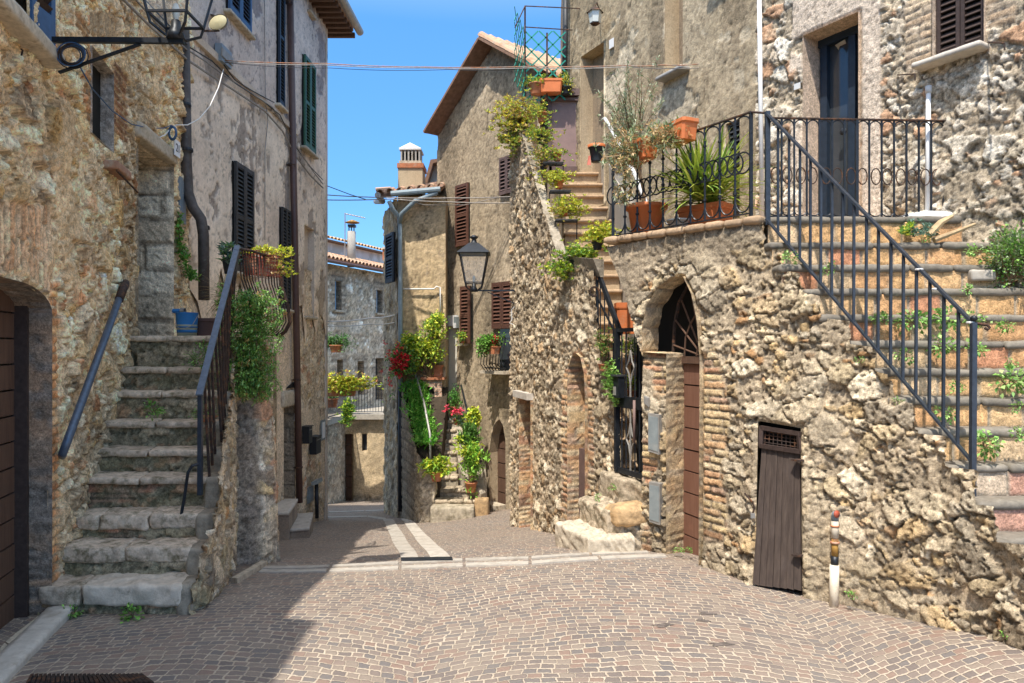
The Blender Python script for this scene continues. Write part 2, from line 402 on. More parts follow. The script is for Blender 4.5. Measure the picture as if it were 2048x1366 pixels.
def m_leaf(name, rough=.55, trans=.25):
    k = NT(name, rough, .35); a = k.node('ShaderNodeAttribute', attribute_name='Col').outputs['Color']; k.color(a)
    tr = k.node('ShaderNodeBsdfTranslucent', {'Color': a}); mx = k.node('ShaderNodeMixShader', {0: trans})
    out = k.n['Material Output']; k.t.links.new(k.b.outputs[0], mx.inputs[1]); k.t.links.new(tr.outputs[0], mx.inputs[2]); k.t.links.new(mx.outputs[0], out.inputs['Surface'])
    return k.m
def m_cobble():
    k = NT('paving_cobbles', .8, .25); P = k.co(); wv = k.noise(1.3, 3, .5, col=True)
    wn = k.node('ShaderNodeVectorMath', operation='MULTIPLY_ADD'); k.set(wn.inputs[0], wv); wn.inputs[1].default_value = (.20,.20,0); k.set(wn.inputs[2], P)
    jn = k.noise(30, 3, .6, col=True); wn2 = k.node('ShaderNodeVectorMath', operation='MULTIPLY_ADD'); k.set(wn2.inputs[0], jn); wn2.inputs[1].default_value = (.024,.024,0); k.set(wn2.inputs[2], wn.outputs[0])
    o = k.xyz(wn2.outputs[0]); x, y = o[0], o[1]
    W = 2.3; R0 = 2.0
    xs = k.M('DIVIDE', k.M('ADD', x, 11.9), W); lane = k.M('FLOOR', xs); xc = k.M('MULTIPLY', k.M('SUBTRACT', k.M('SUBTRACT', xs, lane), .5), W)
    arc = k.M('SQRT', k.M('SUBTRACT', R0*R0, k.M('MULTIPLY', xc, xc)))
    v = k.M('SUBTRACT', y, k.M('MULTIPLY', arc, .75)); u = k.M('ADD', k.M('MULTIPLY', k.M('ARCSINE', k.M('DIVIDE', xc, R0)), R0), k.M('MULTIPLY', lane, 7.37))
    rh = .055; rv = k.M('DIVIDE', v, rh); row = k.M('FLOOR', rv); fv = k.M('SUBTRACT', rv, row)
    wr = k.node('ShaderNodeTexWhiteNoise', noise_dimensions='2D'); k.set(wr.inputs['Vector'], k.comb(row, lane))
    cu = k.M('ADD', k.M('DIVIDE', u, .080), k.M('MULTIPLY', wr.outputs['Value'], 9.)); col = k.M('FLOOR', cu); fu = k.M('SUBTRACT', cu, col)
    wc = k.node('ShaderNodeTexWhiteNoise', noise_dimensions='3D'); k.set(wc.inputs['Vector'], k.comb(row, col, lane))
    ev = k.M('MULTIPLY', k.M('MINIMUM', fv, k.M('SUBTRACT', 1., fv)), rh); eu = k.M('MULTIPLY', k.M('MINIMUM', fu, k.M('SUBTRACT', 1., fu)), .080)
    # alternate joint widths so stones differ in size
    jw = k.M('MULTIPLY', k.xyz(wc.outputs['Color'])[1], .0045)
    e = k.M('SUBTRACT', k.M('MINIMUM', ev, eu), jw)
    mask = k.maprange(e, .0008, .0046)
    n = k.noise(70, 4, .7); big = k.noise(.9, 4, .6); mid = k.noise(5, 4, .6)
    stone = k.ramp(wc.outputs['Value'], [(0, (.148,.122,.108)), (.2, (.182,.146,.124)), (.4, (.212,.162,.132)), (.55, (.145,.128,.118)), (.72, (.225,.182,.146)), (.86, (.215,.15,.118)), (1, (.26,.215,.175))], 'CONSTANT')
    stone = k.mix(k.maprange(n, .3, .75), stone, k.mix(1., stone, (1.35,1.33,1.3), 'MULTIPLY'))
    stone = k.mix(k.maprange(big, .42, .68, 0, .35), stone, (.27,.225,.18))
    mort = k.mix(k.maprange(mid, .3, .7), (.52,.43,.33), (.40,.325,.245))
    c = k.mix(mask, mort, stone); 
    spot = k.maprange(k.noise(2.3, 6, .7), .70, .74, 0, .5); c = k.mix(spot, c, (.10,.085,.075))
    k.color(c); k.set(k.b.inputs['Roughness'], k.maprange(mask, 0, 1, .95, .62))
    k.bump(k.M('ADD', k.M('MULTIPLY', mask, 1.), k.M('MULTIPLY', n, .35)), .8, .010)
    return k.m
def m_tiles(name='roof_tiles'):
    k = NT(name, .9, .15); P = k.co(); n = k.noise(14, 4, .7); w = k.node('ShaderNodeTexVoronoi', {'Vector': P, 'Scale': 5.0})
    c = k.mix(k.xyz(w.outputs['Color'])[0], (.42,.22,.13), (.58,.38,.24)); c = k.mix(k.maprange(n, .45, .7), c, (.36,.30,.24)); k.color(c); k.bump(n, .6, .006); return k.m
M = {}
M['stone'] = m_vcol('rubble_stone', .95, 80, .8, .009, .48)
M['stone_far'] = m_vcol('rubble_stone_far', .95, 30, .7, .02, .35)
M['plast'] = m_vcol('lime_render', .95, 70, .5, .006, .14)
M['plast_rough'] = m_vcol('rough_render', .95, 55, .8, .010, .26)
M['plaster_left'] = m_plaster('worn_plaster_left', (.60,.49,.38), (.36,.30,.24), (.68,.57,.46), (.235,.20,.175), patch=(.60,.615), streak=.45, grain=60)
M['plaster_dark'] = m_plaster('rendered_plaster_brown', (.30,.225,.15), (.15,.115,.08), (.36,.28,.19), (.42,.34,.245), patch=(.66,.72), streak=.8, grain=45, bumpd=.010)
M['plaster_tower'] = m_plaster('rough_render_tower', (.31,.245,.175), (.16,.12,.085), (.37,.295,.21), (.20,.155,.115), patch=(.62,.66), streak=.55, grain=55, bumpd=.018)
M['plaster_tan'] = m_plaster('rendered_plaster_tan', (.46,.35,.225), (.27,.20,.13), (.52,.41,.27), (.36,.27,.17), patch=(.66,.74), streak=.45, grain=45)
M['plaster_white'] = m_plaster('whitewash', (.62,.60,.57), (.42,.40,.38), (.70,.69,.67), (.5,.48,.44), streak=.3)
M['plaster_buttress'] = m_plaster('buttress_render', (.27,.215,.165), (.15,.12,.095), (.33,.27,.21), (.20,.165,.13), streak=.6, grain=35, bumpd=.02)
M['cobble'] = m_cobble()
M['travertine'] = m_plain('travertine', (.52,.44,.33), .85, .25, 22, bump=.7, dist=.008, col2=(.32,.26,.19), patch=(.52,.66))
M['marble'] = m_plain('marble_slab', (.50,.45,.38), .7, .16, 14, bump=.3, col2=(.36,.31,.25), patch=(.5,.68))
M['step_old'] = m_plain('mossy_step_stone', (.58,.46,.34), .95, .4, 20, bump=1., dist=.012, col2=(.19,.155,.09), patch=(.50,.66))
M['riser_old'] = m_plain('dark_riser_stone', (.36,.27,.17), .97, .45, 14, bump=1., dist=.015, col2=(.08,.085,.045), patch=(.46,.62))
M['nosing'] = m_plain('grey_step_nosing', (.20,.175,.14), .9, .25, 25, bump=.6, dist=.006, col2=(.30,.27,.22), patch=(.58,.72))
M['nosing_tan'] = m_plain('tan_step_nosing', (.42,.29,.18), .9, .25, 25, bump=.6, dist=.006, col2=(.26,.2,.14), patch=(.58,.72))
M['iron'] = m_plain('black_iron', (.018,.021,.026), .45, .4, 25, .3, .25, .002, col2=(.10,.05,.028), patch=(.66,.74), spec=.5)
M['iron_rust'] = m_plain('rusty_iron', (.045,.030,.024), .8, .5, 30, .1, .5, .003, col2=(.17,.075,.035), patch=(.5,.66))
M['rail_blue'] = m_plain('blue_grey_painted_pipe', (.085,.115,.16), .42, .25, 25, .3, .2, .002, col2=(.10,.07,.05), patch=(.66,.72), spec=.5)
M['rail_dark'] = m_plain('blue_black_painted_iron', (.045,.055,.072), .42, .25, 25, .3, .2, .002, col2=(.11,.065,.045), patch=(.66,.74), spec=.5)
M['wood_dark'] = m_wood('dark_weathered_planks', (.045,.033,.028), (.095,.07,.056))
M['wood_brown'] = m_wood('brown_door_boards', (.085,.048,.032), (.15,.085,.055))
M['wood_red'] = m_wood('red_brown_door_boards', (.16,.072,.045), (.23,.12,.08))
M['wood_purple'] = m_plain('mauve_brown_painted_panel', (.235,.155,.135), .55, .12, 8, bump=.1)
M['wood_purple_dark'] = m_plain('dark_mauve_frame', (.13,.085,.075), .6, .2, 14, bump=.2)
M['sh_brown'] = m_plain('brown_shutter_paint', (.115,.052,.034), .6, .25, 30, bump=.2, col2=(.17,.10,.075), patch=(.62,.75))
M['sh_dark'] = m_plain('dark_brown_shutter_paint', (.052,.034,.028), .6, .3, 30, bump=.2, col2=(.10,.075,.06), patch=(.62,.75))
M['sh_black'] = m_plain('grey_black_shutter_paint', (.040,.042,.044), .5, .2, 30, bump=.1)
M['sh_green'] = m_plain('green_shutter_paint', (.045,.12,.075), .55, .2, 30, bump=.1, col2=(.10,.17,.12), patch=(.6,.75))
M['sh_blue'] = m_plain('blue_shutter_paint', (.045,.10,.20), .45, .15, 20, bump=.1)
M['sh_navy'] = m_plain('navy_shutter_paint', (.022,.035,.055), .5, .2, 20, bump=.1)
M['terracotta'] = m_plain('terracotta', (.46,.17,.08), .85, .3, 12, bump=.3, col2=(.42,.30,.22), patch=(.52,.7))
M['plastic_orange'] = m_plain('orange_plastic_pot', (.60,.175,.06), .6, .15, 8, bump=.05, col2=(.48,.26,.15), patch=(.56,.75))
M['plastic_red'] = m_plain('red_plastic', (.42,.09,.05), .5, .1, 8, bump=.03)
M['plastic_dark'] = m_plain('dark_plastic', (.03,.035,.04), .5, .2, 8, bump=.03)
M['white_metal'] = m_plain('white_painted_metal', (.72,.71,.69), .4, .06, 8, bump=.05, col2=(.4,.3,.22), patch=(.72,.8))
M['pvc'] = m_plain('cream_plastic_pipe', (.66,.58,.45), .6, .2, 14, bump=.1, col2=(.38,.30,.21), patch=(.55,.72))
M['grey_pipe'] = m_plain('blue_grey_downpipe', (.23,.29,.32), .5, .12, 10, bump=.05)
M['pipe_brown'] = m_plain('brown_downpipe', (.10,.052,.042), .5, .2, 10, bump=.05, spec=.5)
M['pipe_old'] = m_plain('old_copper_downpipe', (.075,.062,.055), .6, .35, 14, .2, .2, .003, col2=(.13,.15,.125), patch=(.6,.75))
M['zinc'] = m_plain('zinc_gutter', (.34,.32,.29), .55, .2, 10, .4, .1)
M['panel_grey'] = m_plain('grey_meter_panel', (.25,.28,.28), .5, .15, 10, .3, .1, col2=(.36,.36,.33), patch=(.55,.75))
M['cable'] = m_plain('grey_cable', (.30,.27,.24), .7, .3, 20, bump=0)
M['cable_blue'] = m_plain('blue_cable', (.04,.10,.20), .5, .2, 20, bump=0)
M['cable_dark'] = m_plain('dark_cable', (.035,.035,.04), .6, .2, 20, bump=0)
M['cable_white'] = m_plain('white_cable', (.68,.66,.62), .5, .1, 20, bump=0)
M['trellis'] = m_plain('green_trellis_plastic', (.02,.26,.19), .45, .1, 8, bump=0)
M['rope_red'] = m_plain('rusty_red_mesh', (.35,.07,.05), .6, .2, 20, bump=0)
M['tiles'] = m_tiles()
M['leaf'] = m_leaf('foliage_leaves')
M['stem'] = m_plain('plant_stems', (.20,.13,.07), .9, .3, 20, bump=.3)
M['soil'] = m_plain('dark_soil', (.06,.045,.03), .97, .3, 30, bump=.6, dist=.01)
M['grate'] = m_plain('iron_grate', (.035,.033,.035), .6, .3, 20, .3, .2)
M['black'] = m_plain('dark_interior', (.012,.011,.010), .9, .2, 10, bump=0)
M['bucket_blue'] = m_plain('blue_tin', (.03,.17,.42), .45, .1, 10, bump=.05)
M['bucket_cream'] = m_plain('cream_tin', (.35,.38,.30), .5, .1, 10, bump=.05)
M['straw'] = m_plain('dry_palm', (.45,.32,.18), .8, .3, 20, bump=.2)
M['box_blue'] = m_plain('blue_grey_box', (.22,.26,.29), .5, .1, 10, bump=0)
M['step_pale'] = m_plain('pale_step_stone', (.46,.37,.26), .92, .4, 22, bump=1., dist=.014, col2=(.22,.18,.12), patch=(.48,.60))
M['boulder'] = m_plain('orange_boulder', (.50,.33,.17), .92, .35, 16, bump=1., dist=.012, col2=(.26,.18,.10), patch=(.5,.66))
M['stone_cap'] = m_plain('parapet_stone', (.34,.29,.22), .95, .35, 14, bump=1., dist=.012, col2=(.18,.15,.11), patch=(.5,.66))
M['plaster_grey'] = m_plaster('grey_render', (.36,.33,.29), (.24,.22,.19), (.42,.39,.34), (.30,.26,.21), streak=.4)
M['rust_yellow'] = m_plain('rusty_yellow_pipe', (.45,.25,.06), .7, .3, 30, bump=.3, col2=(.20,.09,.04), patch=(.5,.62))
M['white_door'] = m_plain('cream_door', (.70,.66,.56), .6, .08, 8, bump=.05)
M['roof_under'] = m_plain('eave_boards', (.20,.115,.075), .85, .3, 12, bump=.3)
M['tiles_light'] = m_plain('yellow_roof_tiles', (.58,.37,.19), .9, .25, 8, bump=.4, col2=(.42,.30,.2), patch=(.5,.7))
M['sh_blue_pale'] = m_plain('sky_blue_shutter', (.12,.25,.38), .5, .15, 20, bump=.1)
M['travertine_dark'] = m_plain('weathered_concrete_slab', (.36,.32,.26), .9, .25, 10, bump=.4)
M['step_pale2'] = m_plain('pale_riser_stone', (.40,.34,.25), .95, .35, 14, bump=1., dist=.012, col2=(.20,.17,.11), patch=(.5,.66))
M['lens'] = m_plain('yellowed_lens', (.45,.40,.24), .25, .1, 8, bump=0)
M['cable_rust'] = m_plain('rusty_cable', (.38,.17,.09), .7, .3, 20, bump=0, col2=(.3,.27,.24), patch=(.45,.6))
M['brick_dull'] = m_plain('dull_brick', (.40,.22,.14), .9, .3, 16, bump=.6, dist=.008, col2=(.45,.36,.27), patch=(.5,.65))
M['stain'] = m_plain('damp_stain', (.10,.082,.07), .7, .3, 60, bump=.5, dist=.004, col2=(.17,.14,.12), patch=(.45,.6))
M['slab_pale'] = m_plain('worn_pale_slab', (.66,.56,.44), .9, .25, 16, bump=1., dist=.01, col2=(.30,.25,.18), patch=(.56,.72))
def m_glass(name, col=(.03,.035,.04), rough=.06):
    k = NT(name, rough, .6); k.color(k.mix(k.maprange(k.noise(2), .3, .7), col, tuple(x*1.8 for x in col))); return k.m
M['glass'] = m_glass('window_glass')
M['glass_lamp'] = m_glass('frosted_lamp_glass', (.45,.46,.42), .2)
def m_clear():
    k = NT('lantern_pane', .05, .5); k.b.inputs['Transmission Weight'].default_value = .0; k.b.inputs['Alpha'].default_value = .12; k.color((.8,.8,.78)); return k.m
M['pane'] = m_clear()
# ================================================================ walls as relief surfaces
class PolyWall:
    def __init__(s, pts, batter=0.):
        s.p = np.array(pts, float); d = np.diff(s.p, axis=0); s.l = np.linalg.norm(d, axis=1); s.S = np.r_[0, np.cumsum(s.l)]; s.L = s.S[-1]
        s.dd = d/s.l[:, None]; n = np.stack([s.dd[:, 1], -s.dd[:, 0]], 1)
        if np.dot(n[0], -s.p[0]) < 0: n = -n
        s.nn = n; s.batter = batter
        s.pl = [Plane(s.p[i], s.p[i+1]) for i in range(len(d))]
    def mapf(s, a, z, h):
        x = np.interp(a, s.S, s.p[:, 0]); y = np.interp(a, s.S, s.p[:, 1])
        mid = (s.S[1:]+s.S[:-1])/2
        nx = np.interp(a, mid, s.nn[:, 0]); ny = np.interp(a, mid, s.nn[:, 1]); L = np.hypot(nx, ny); h = h-s.batter*np.asarray(z)
        return np.c_[x+nx/L*h, y+ny/L*h, z]
    def hit(s, px, row):
        for i, p in enumerate(s.pl):
            a, z = p.hit(px, row)
            if (a >= -1e-6 or i == 0) and (a <= s.l[i]+1e-6 or i == len(s.pl)-1): return float(s.S[i]+a), z
        return float(s.S[-1]), z
    def poly(s, pts): return [s.hit(*p) for p in pts]
def rect(s0, s1, z0, z1): return [(s0, z0), (s1, z0), (s1, z1), (s0, z1)]
def arch_poly(s0, s1, z0, zs, zt, n=10):
    c = (s0+s1)/2; r = (s1-s0)/2
    return [(s0, z0), (s1, z0)]+[(c+r*math.cos(math.pi*k/n), zs+(zt-zs)*math.sin(math.pi*k/n)) for k in range(n+1)]
def reveal(name, mapf, poly, depth, mat, parent, rel=None, skip=(), out=.0):
    """the cheeks of an opening, extruded inwards from its outline"""
    V = []; Fc = []; C = []; n = len(poly)
    for i in range(n):
        if i in skip: continue
        a = np.array(poly[i]); b = np.array(poly[(i+1) % n]); L = max(2, int(np.hypot(*(b-a))/.03)); D = max(2, int(depth/.03)); L = min(L, 90)
        t = np.linspace(0, 1, L+1); d = np.linspace(out, -depth, D+1); T, Dd = np.meshgrid(t, d); s_ = a[0]+(b[0]-a[0])*T.ravel(); z_ = a[1]+(b[1]-a[1])*T.ravel(); o_ = Dd.ravel()
        alen = T.ravel()*np.hypot(*(b-a))+i*3.1
        vertical = abs(b[1]-a[1]) > abs(b[0]-a[0])
        h, c = (rel or rubble)(o_ if vertical else alen, z_ if vertical else o_)
        nd = np.array([-(b-a)[1], (b-a)[0]]); nd = nd/np.hypot(*nd)
        if pip(np.array([(a+b)[0]/2+nd[0]*.02]), np.array([(a+b)[1]/2+nd[1]*.02]), poly)[0] == False: nd = -nd
        e = sm(0, .05, -o_+out)*sm(0, .02, T.ravel()*np.hypot(*(b-a)))*sm(0, .02, (1-T.ravel())*np.hypot(*(b-a)))
        P = mapf(s_+nd[0]*h*e*.6, z_+nd[1]*h*e*.6, o_); k = len(V); base = sum(len(v) for v in V); V.append(P); C.append(c)
        for q in range(D):
            for r_ in range(L):
                f = [base+q*(L+1)+r_, base+q*(L+1)+r_+1, base+(q+1)*(L+1)+r_+1, base+(q+1)*(L+1)+r_]; Fc.append(f)
    return mk(name, np.vstack(V), Fc, mat, parent, np.vstack(C))
def body(name, plan, z0, z1, mat, parent):
    b = MB(); b.prism(plan, z0, z1); return b.build(name, mat, parent)
def tiles_row(mb, a, b, r=.07, step=.17, length=.4, dirv=(0, 0, -1)):
    """a row of half round tiles from a to b, each running along dirv"""
    a = Vector(a); b = Vector(b); n = max(1, int((b-a).length/step)); dv = Vector(dirv).normalized(); al = (b-a).normalized(); up = al.cross(dv).normalized()
    if up.z < 0: up = -up
    for i in range(n+1):
        c = a+(b-a)*(i/n); V = []; m = 7; jit = random.uniform(-.03, .03)
        for e, rr in ((0, r), (length+jit, r*.85)):
            for th in (0, .016):
                for k in range(m): g = math.pi*k/(m-1); V.append(c+dv*(e-length*.15)+al*math.cos(g)*(rr-th)+up*(math.sin(g)*(rr-th)+.01*random.random()))
        Fc = []
        for k in range(m-1): Fc += [(k, k+1, 2*m+k+1, 2*m+k), (m+k, 3*m+k, 3*m+k+1, m+k+1), (k, m+k, m+k+1, k+1), (2*m+k, 2*m+k+1, 3*m+k+1, 3*m+k)]
        mb.add(V, Fc)
def roof_tiles(mb, o, u, v, nu_len, nv_len, r=.075, step=.18, course=.33):
    o = Vector(o); u = Vector(u).normalized(); v = Vector(v).normalized(); k = 0
    while k*course < nv_len:
        tiles_row(mb, o+v*(k*course), o+v*(k*course)+u*nu_len, r, step, course*1.15, -v); k += 1
# ---------------------------------------------------------------- ground
xs = np.arange(-16, 14.01, .16); ys = np.arange(-6, 44.01, .16); X_, Y_ = np.meshgrid(xs, ys); X_ = X_.ravel(); Y_ = Y_.ravel()
Z_ = Gs(X_, Y_)+.012*fbm(X_*1.1, Y_*1.1, 3, 40); nu = len(xs); i_, j_ = np.meshgrid(np.arange(nu-1), np.arange(len(ys)-1)); a_ = (j_*nu+i_).ravel()
gr = mk('street_paving', np.c_[X_, Y_, Z_], np.stack([a_, a_+1, a_+1+nu, a_+nu], 1), M['cobble'], None, None, True)
tag(gr, 'small grey and pink stone setts laid in arcs across the village street', None, None, 'structure')
tt = MB(); tt.box((0, 20, -5.2), (400, 400, .4)); t_ = tt.build('terrain', m_plain('hill_soil', (.16,.14,.09), .95, .3, 2), None); tag(t_, None, None, None, 'structure')
def on_ground(p, dz=0.): 
    return Vector((p[0], p[1], float(Gs(p[0], p[1]))+.012*float(fbm(np.array([p[0]*1.1]), np.array([p[1]*1.1]), 3, 40)[0])+dz))
def ground_strip(name, L, R_, mat, label, seg=.5, gap=.012, th=.012, col=None):
    """quad strips between two pixel polylines on the ground, split in slabs"""
    l = [ground_hit(*p) for p in L]; r = [ground_hit(*p) for p in R_]; b = MB()
    for i in range(len(l)-1):
        n = max(1, int((l[i+1]-l[i]).length/seg)); q = 0.
        for k in range(n):
            t0 = k/n+gap; t1 = (k+1)/n-gap
            m = 4
            for w in range(m):
                ta = t0+(t1-t0)*w/m; tb = t0+(t1-t0)*(w+1)/m
                P = [l[i].lerp(l[i+1], ta), l[i].lerp(l[i+1], tb), r[i].lerp(r[i+1], tb), r[i].lerp(r[i+1], ta)]
                V = [on_ground(p, th) for p in P]+[on_ground(p, -.03) for p in P]; b.add(V, [(0,1,2,3),(0,4,5,1),(2,6,7,3),(1,5,6,2),(3,7,4,0)])
    o = b.build(name, mat); 
    return tag(o, label, None, None, 'structure')
st = MB()
ground_strip('paving_band', [(528,1134),(800,1124.5),(1060,1115.5),(1296,1103.5)], [(522,1139),(800,1129),(1060,1119.5),(1300,1107)], M['marble'], 'upper of two thin pale marble bands crossing the street')
ground_strip('paving_band', [(520,1141),(800,1134),(1060,1124.5),(1330,1110)], [(514,1146),(800,1140),(1060,1130.5),(1336,1115)], M['marble'], 'lower of two thin pale marble bands crossing the street')
ground_strip('paving_stripe', [(765,1038),(773,1055),(782,1075),(792,1097),(802,1118)], [(785,1039),(796,1055),(810,1075),(824,1097),(837,1118)], M['marble'], 'left one of two long pale stripes running up the street', .7)
ground_strip('paving_stripe', [(802,1038),(814,1055),(829,1075),(845,1097),(861,1118)], [(820,1037),(837,1055),(858,1075),(880,1097),(901,1117)], M['marble'], 'right one of two long pale stripes running up the street', .7)
ground_strip('paving_line', [(655,1034),(735,1032),(772,1037)], [(655,1036),(735,1034.5),(768,1040)], M['marble'], 'narrow pale line leading left from the stripes', .6)
ground_strip('paving_line', [(655,1024),(800,1019)], [(655,1025.5),(800,1020.5)], M['marble'], 'thin pale line across the shaded lane', .8)
ground_strip('paving_line', [(803,1020),(826,1033)], [(808,1019),(832,1033)], M['travertine'], 'short pale line beside the shaded stair wall', .8)
ground_strip('kerb', [(462,1166),(524,1129)], [(474,1168),(534,1131)], M['travertine'], 'white kerb stone closing the gap between stairs and buttress', .8, th=.04)
ground_strip('threshold_strip', [(-120,1445),(10,1290),(88,1228)], [(-60,1450),(30,1300),(122,1232)], M['travertine'], 'worn pale paving strip outside the garage door', .6)
dg = thing('drain_grate', 'dark iron drain grate set at the foot of the two pale stripes', 'drain grate', ground_hit(850,1121))
b = MB(); P = [ground_hit(802,1119.5), ground_hit(903,1118.5), ground_hit(905,1124), ground_hit(803,1125)]
b.add([on_ground(p, .012) for p in P]+[on_ground(p, -.03) for p in P], [(0,3,2,1),(3,7,6,2),(0,4,7,3),(2,6,5,1)]); b.build('frame', M['grate'], dg)
b = MB()
for k in range(30):
    t = (k+.5)/30; b.bar(on_ground(P[0].lerp(P[1], t), .018), on_ground(P[3].lerp(P[2], t), .018), .02, .008)
b.build('bars', M['iron'], dg)
dg = thing('drain_grate', 'long rusty drain grate in the shaded paving near the stairs', 'drain grate', ground_hit(180,1362))
b = MB(); P = [ground_hit(60,1357), ground_hit(285,1355), ground_hit(310,1373), ground_hit(50,1375)]
b.add([on_ground(p, .012) for p in P]+[on_ground(p, -.03) for p in P], [(0,3,2,1),(3,7,6,2),(0,4,7,3),(2,6,5,1)]); b.build('frame', M['grate'], dg)
b = MB()
for k in range(26):
    t = (k+.5)/26; b.bar(on_ground(P[0].lerp(P[1], t), .018), on_ground(P[3].lerp(P[2], t), .018), .014, .008)
b.build('bars', M['iron_rust'], dg)

# ---------------------------------------------------------------- helpers for doors, shutters, sills
def shutter(pl, px0, px1, rt, rb, mat, parent, off=.03, leaves=2, label=None, open_=0., z=None, name='shutter', slat=.055, th=.035):
    s0, _ = pl.hit(px0, rt); s1, _ = pl.hit(px1, rt); c = (px0+px1)/2; _, zt = pl.hit(c, rt); _, zb = pl.hit(c, rb)
    if z: zb, zt = z
    if s0 > s1: s0, s1 = s1, s0
    root = None; w = (s1-s0)/leaves
    for q in range(leaves):
        a0 = s0+q*w+.003; a1 = a0+w-.006; b = MB(); fr = min(.05, w*.16)
        pbox(b, pl, a0, a0+fr, zb, zt, off, off+th); pbox(b, pl, a1-fr, a1, zb, zt, off, off+th)
        pbox(b, pl, a0+fr, a1-fr, zt-fr*1.2, zt, off, off+th-.003); pbox(b, pl, a0+fr, a1-fr, zb, zb+fr*1.8, off, off+th-.003)
        if zt-zb > .9: pbox(b, pl, a0+fr, a1-fr, (zt+zb)/2-fr*.6, (zt+zb)/2+fr*.6, off, off+th-.003)
        o = b.build(name, mat, parent)
        if label: tag(o, label)
        b = MB(); zz = zb+fr*1.8
        while zz < zt-fr*1.2-.01:
            if True:
                c_ = pl.P((a0+a1)/2, zz+slat*.5, off+th*.45); ax = pl.ax(); up = (Vector((0,0,1))*.80-ax[1]*.6).normalized(); nn = (ax[1]*.80+Vector((0,0,1))*.6).normalized()
                b.box(c_, (a1-a0-2*fr, .007, slat*.92), (ax[0], nn, up))
            zz += slat
        b.build('slats', mat, o)
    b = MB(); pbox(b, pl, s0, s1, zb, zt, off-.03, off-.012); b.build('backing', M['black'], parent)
    return (s0, s1, zb, zt)
def sill(pl, s0, s1, z, parent, mat, out=.10, th=.05, o0=-.02, lab=None):
    c = [pl.P(s0, 0, o0), pl.P(s1, 0, o0), pl.P(s1, 0, out), pl.P(s0, 0, out)]
    V, Fc = rough_block([(p.x, p.y) for p in c], z-th, z, .02, .01, .004, 12, int(abs(z)*100)); o = mk('sill', V, Fc, mat, parent, None, False)
    if lab: tag(o, lab)
    return o
def planks(mb, pl, s0, s1, z0, z1, off, n, th=.03, gap=.006, horiz=False, topf=None):
    for k in range(n):
        if horiz:
            a = z0+(z1-z0)*k/n; c = z0+(z1-z0)*(k+1)/n; pbox(mb, pl, s0, s1, a+gap/2, c-gap/2, off, off+th+random.uniform(-.003, .003))
        else:
            a = s0+(s1-s0)*k/n; c = s0+(s1-s0)*(k+1)/n; pbox(mb, pl, a+gap/2, c-gap/2, z0, z1, off, off+th+random.uniform(-.003, .003))

# ================================================================ LEFT: rubble house with the garage arch
rub = Plane((-1.766-.271*1.0, 1.0), (-3.555, 6.6)); rubW = PolyWall([(-1.766-.271*1.0, 1.0), (-3.555, 6.6), (-3.727, 8.04)])
S_ = rub.L
H1 = thing('stone_house', 'warm rubble stone house with an arched garage door and number 21 beside its entrance', 'house', (-3.2, 4.2, 0))
gar = rubW.poly([(94,1300),(94,640)]); gs, _ = gar[0]
_, gz = rub.hit(94, 620); zspr = gz
garage = [(gs, -.3), (gs, gz-.02)]+[(gs-.55*(1-math.cos(a)), gz-.02+.16*math.sin(a)*1.0) for a in np.linspace(.2, math.pi/2, 7)]+[(gs-1.6, gz+.15), (gs-1.6, -.3)]
# entrance, its far cheek is seen from the street
es0, _ = rubW.hit(270, 500); es1, _ = rubW.hit(342, 500); _, ezt = rubW.hit(300, 300); entr = rect(es0, es1, 1.69, ezt)
ws0, _ = rub.hit(179, 180); ws1, wzt = rub.hit(223, 88); _, wzt = rub.hit(180, 92); _, wzb = rub.hit(182, 268); win = rect(ws0, ws1, wzb, wzt)
bs1, bzb = rub.hit(52, 78); bs0 = bs1-.75; blu = rect(bs0, bs1, bzb, bzb+1.2)
ap = rubW.hit(300, 260)[1]
g_lint = rubW.poly([(-40,395),(96,405),(100,545),(95,590),(30,545),(-40,560)])
g_j = rubW.poly([(94,560),(112,560),(112,1240),(94,1240)])
w_j1 = rubW.poly([(222,110),(250,150),(250,300),(222,265)]); w_j0 = rubW.poly([(146,15),(179,60),(179,255),(166,240),(166,90),(146,60)]); w_l = rubW.poly([(172,20),(226,20),(232,88),(178,70)])
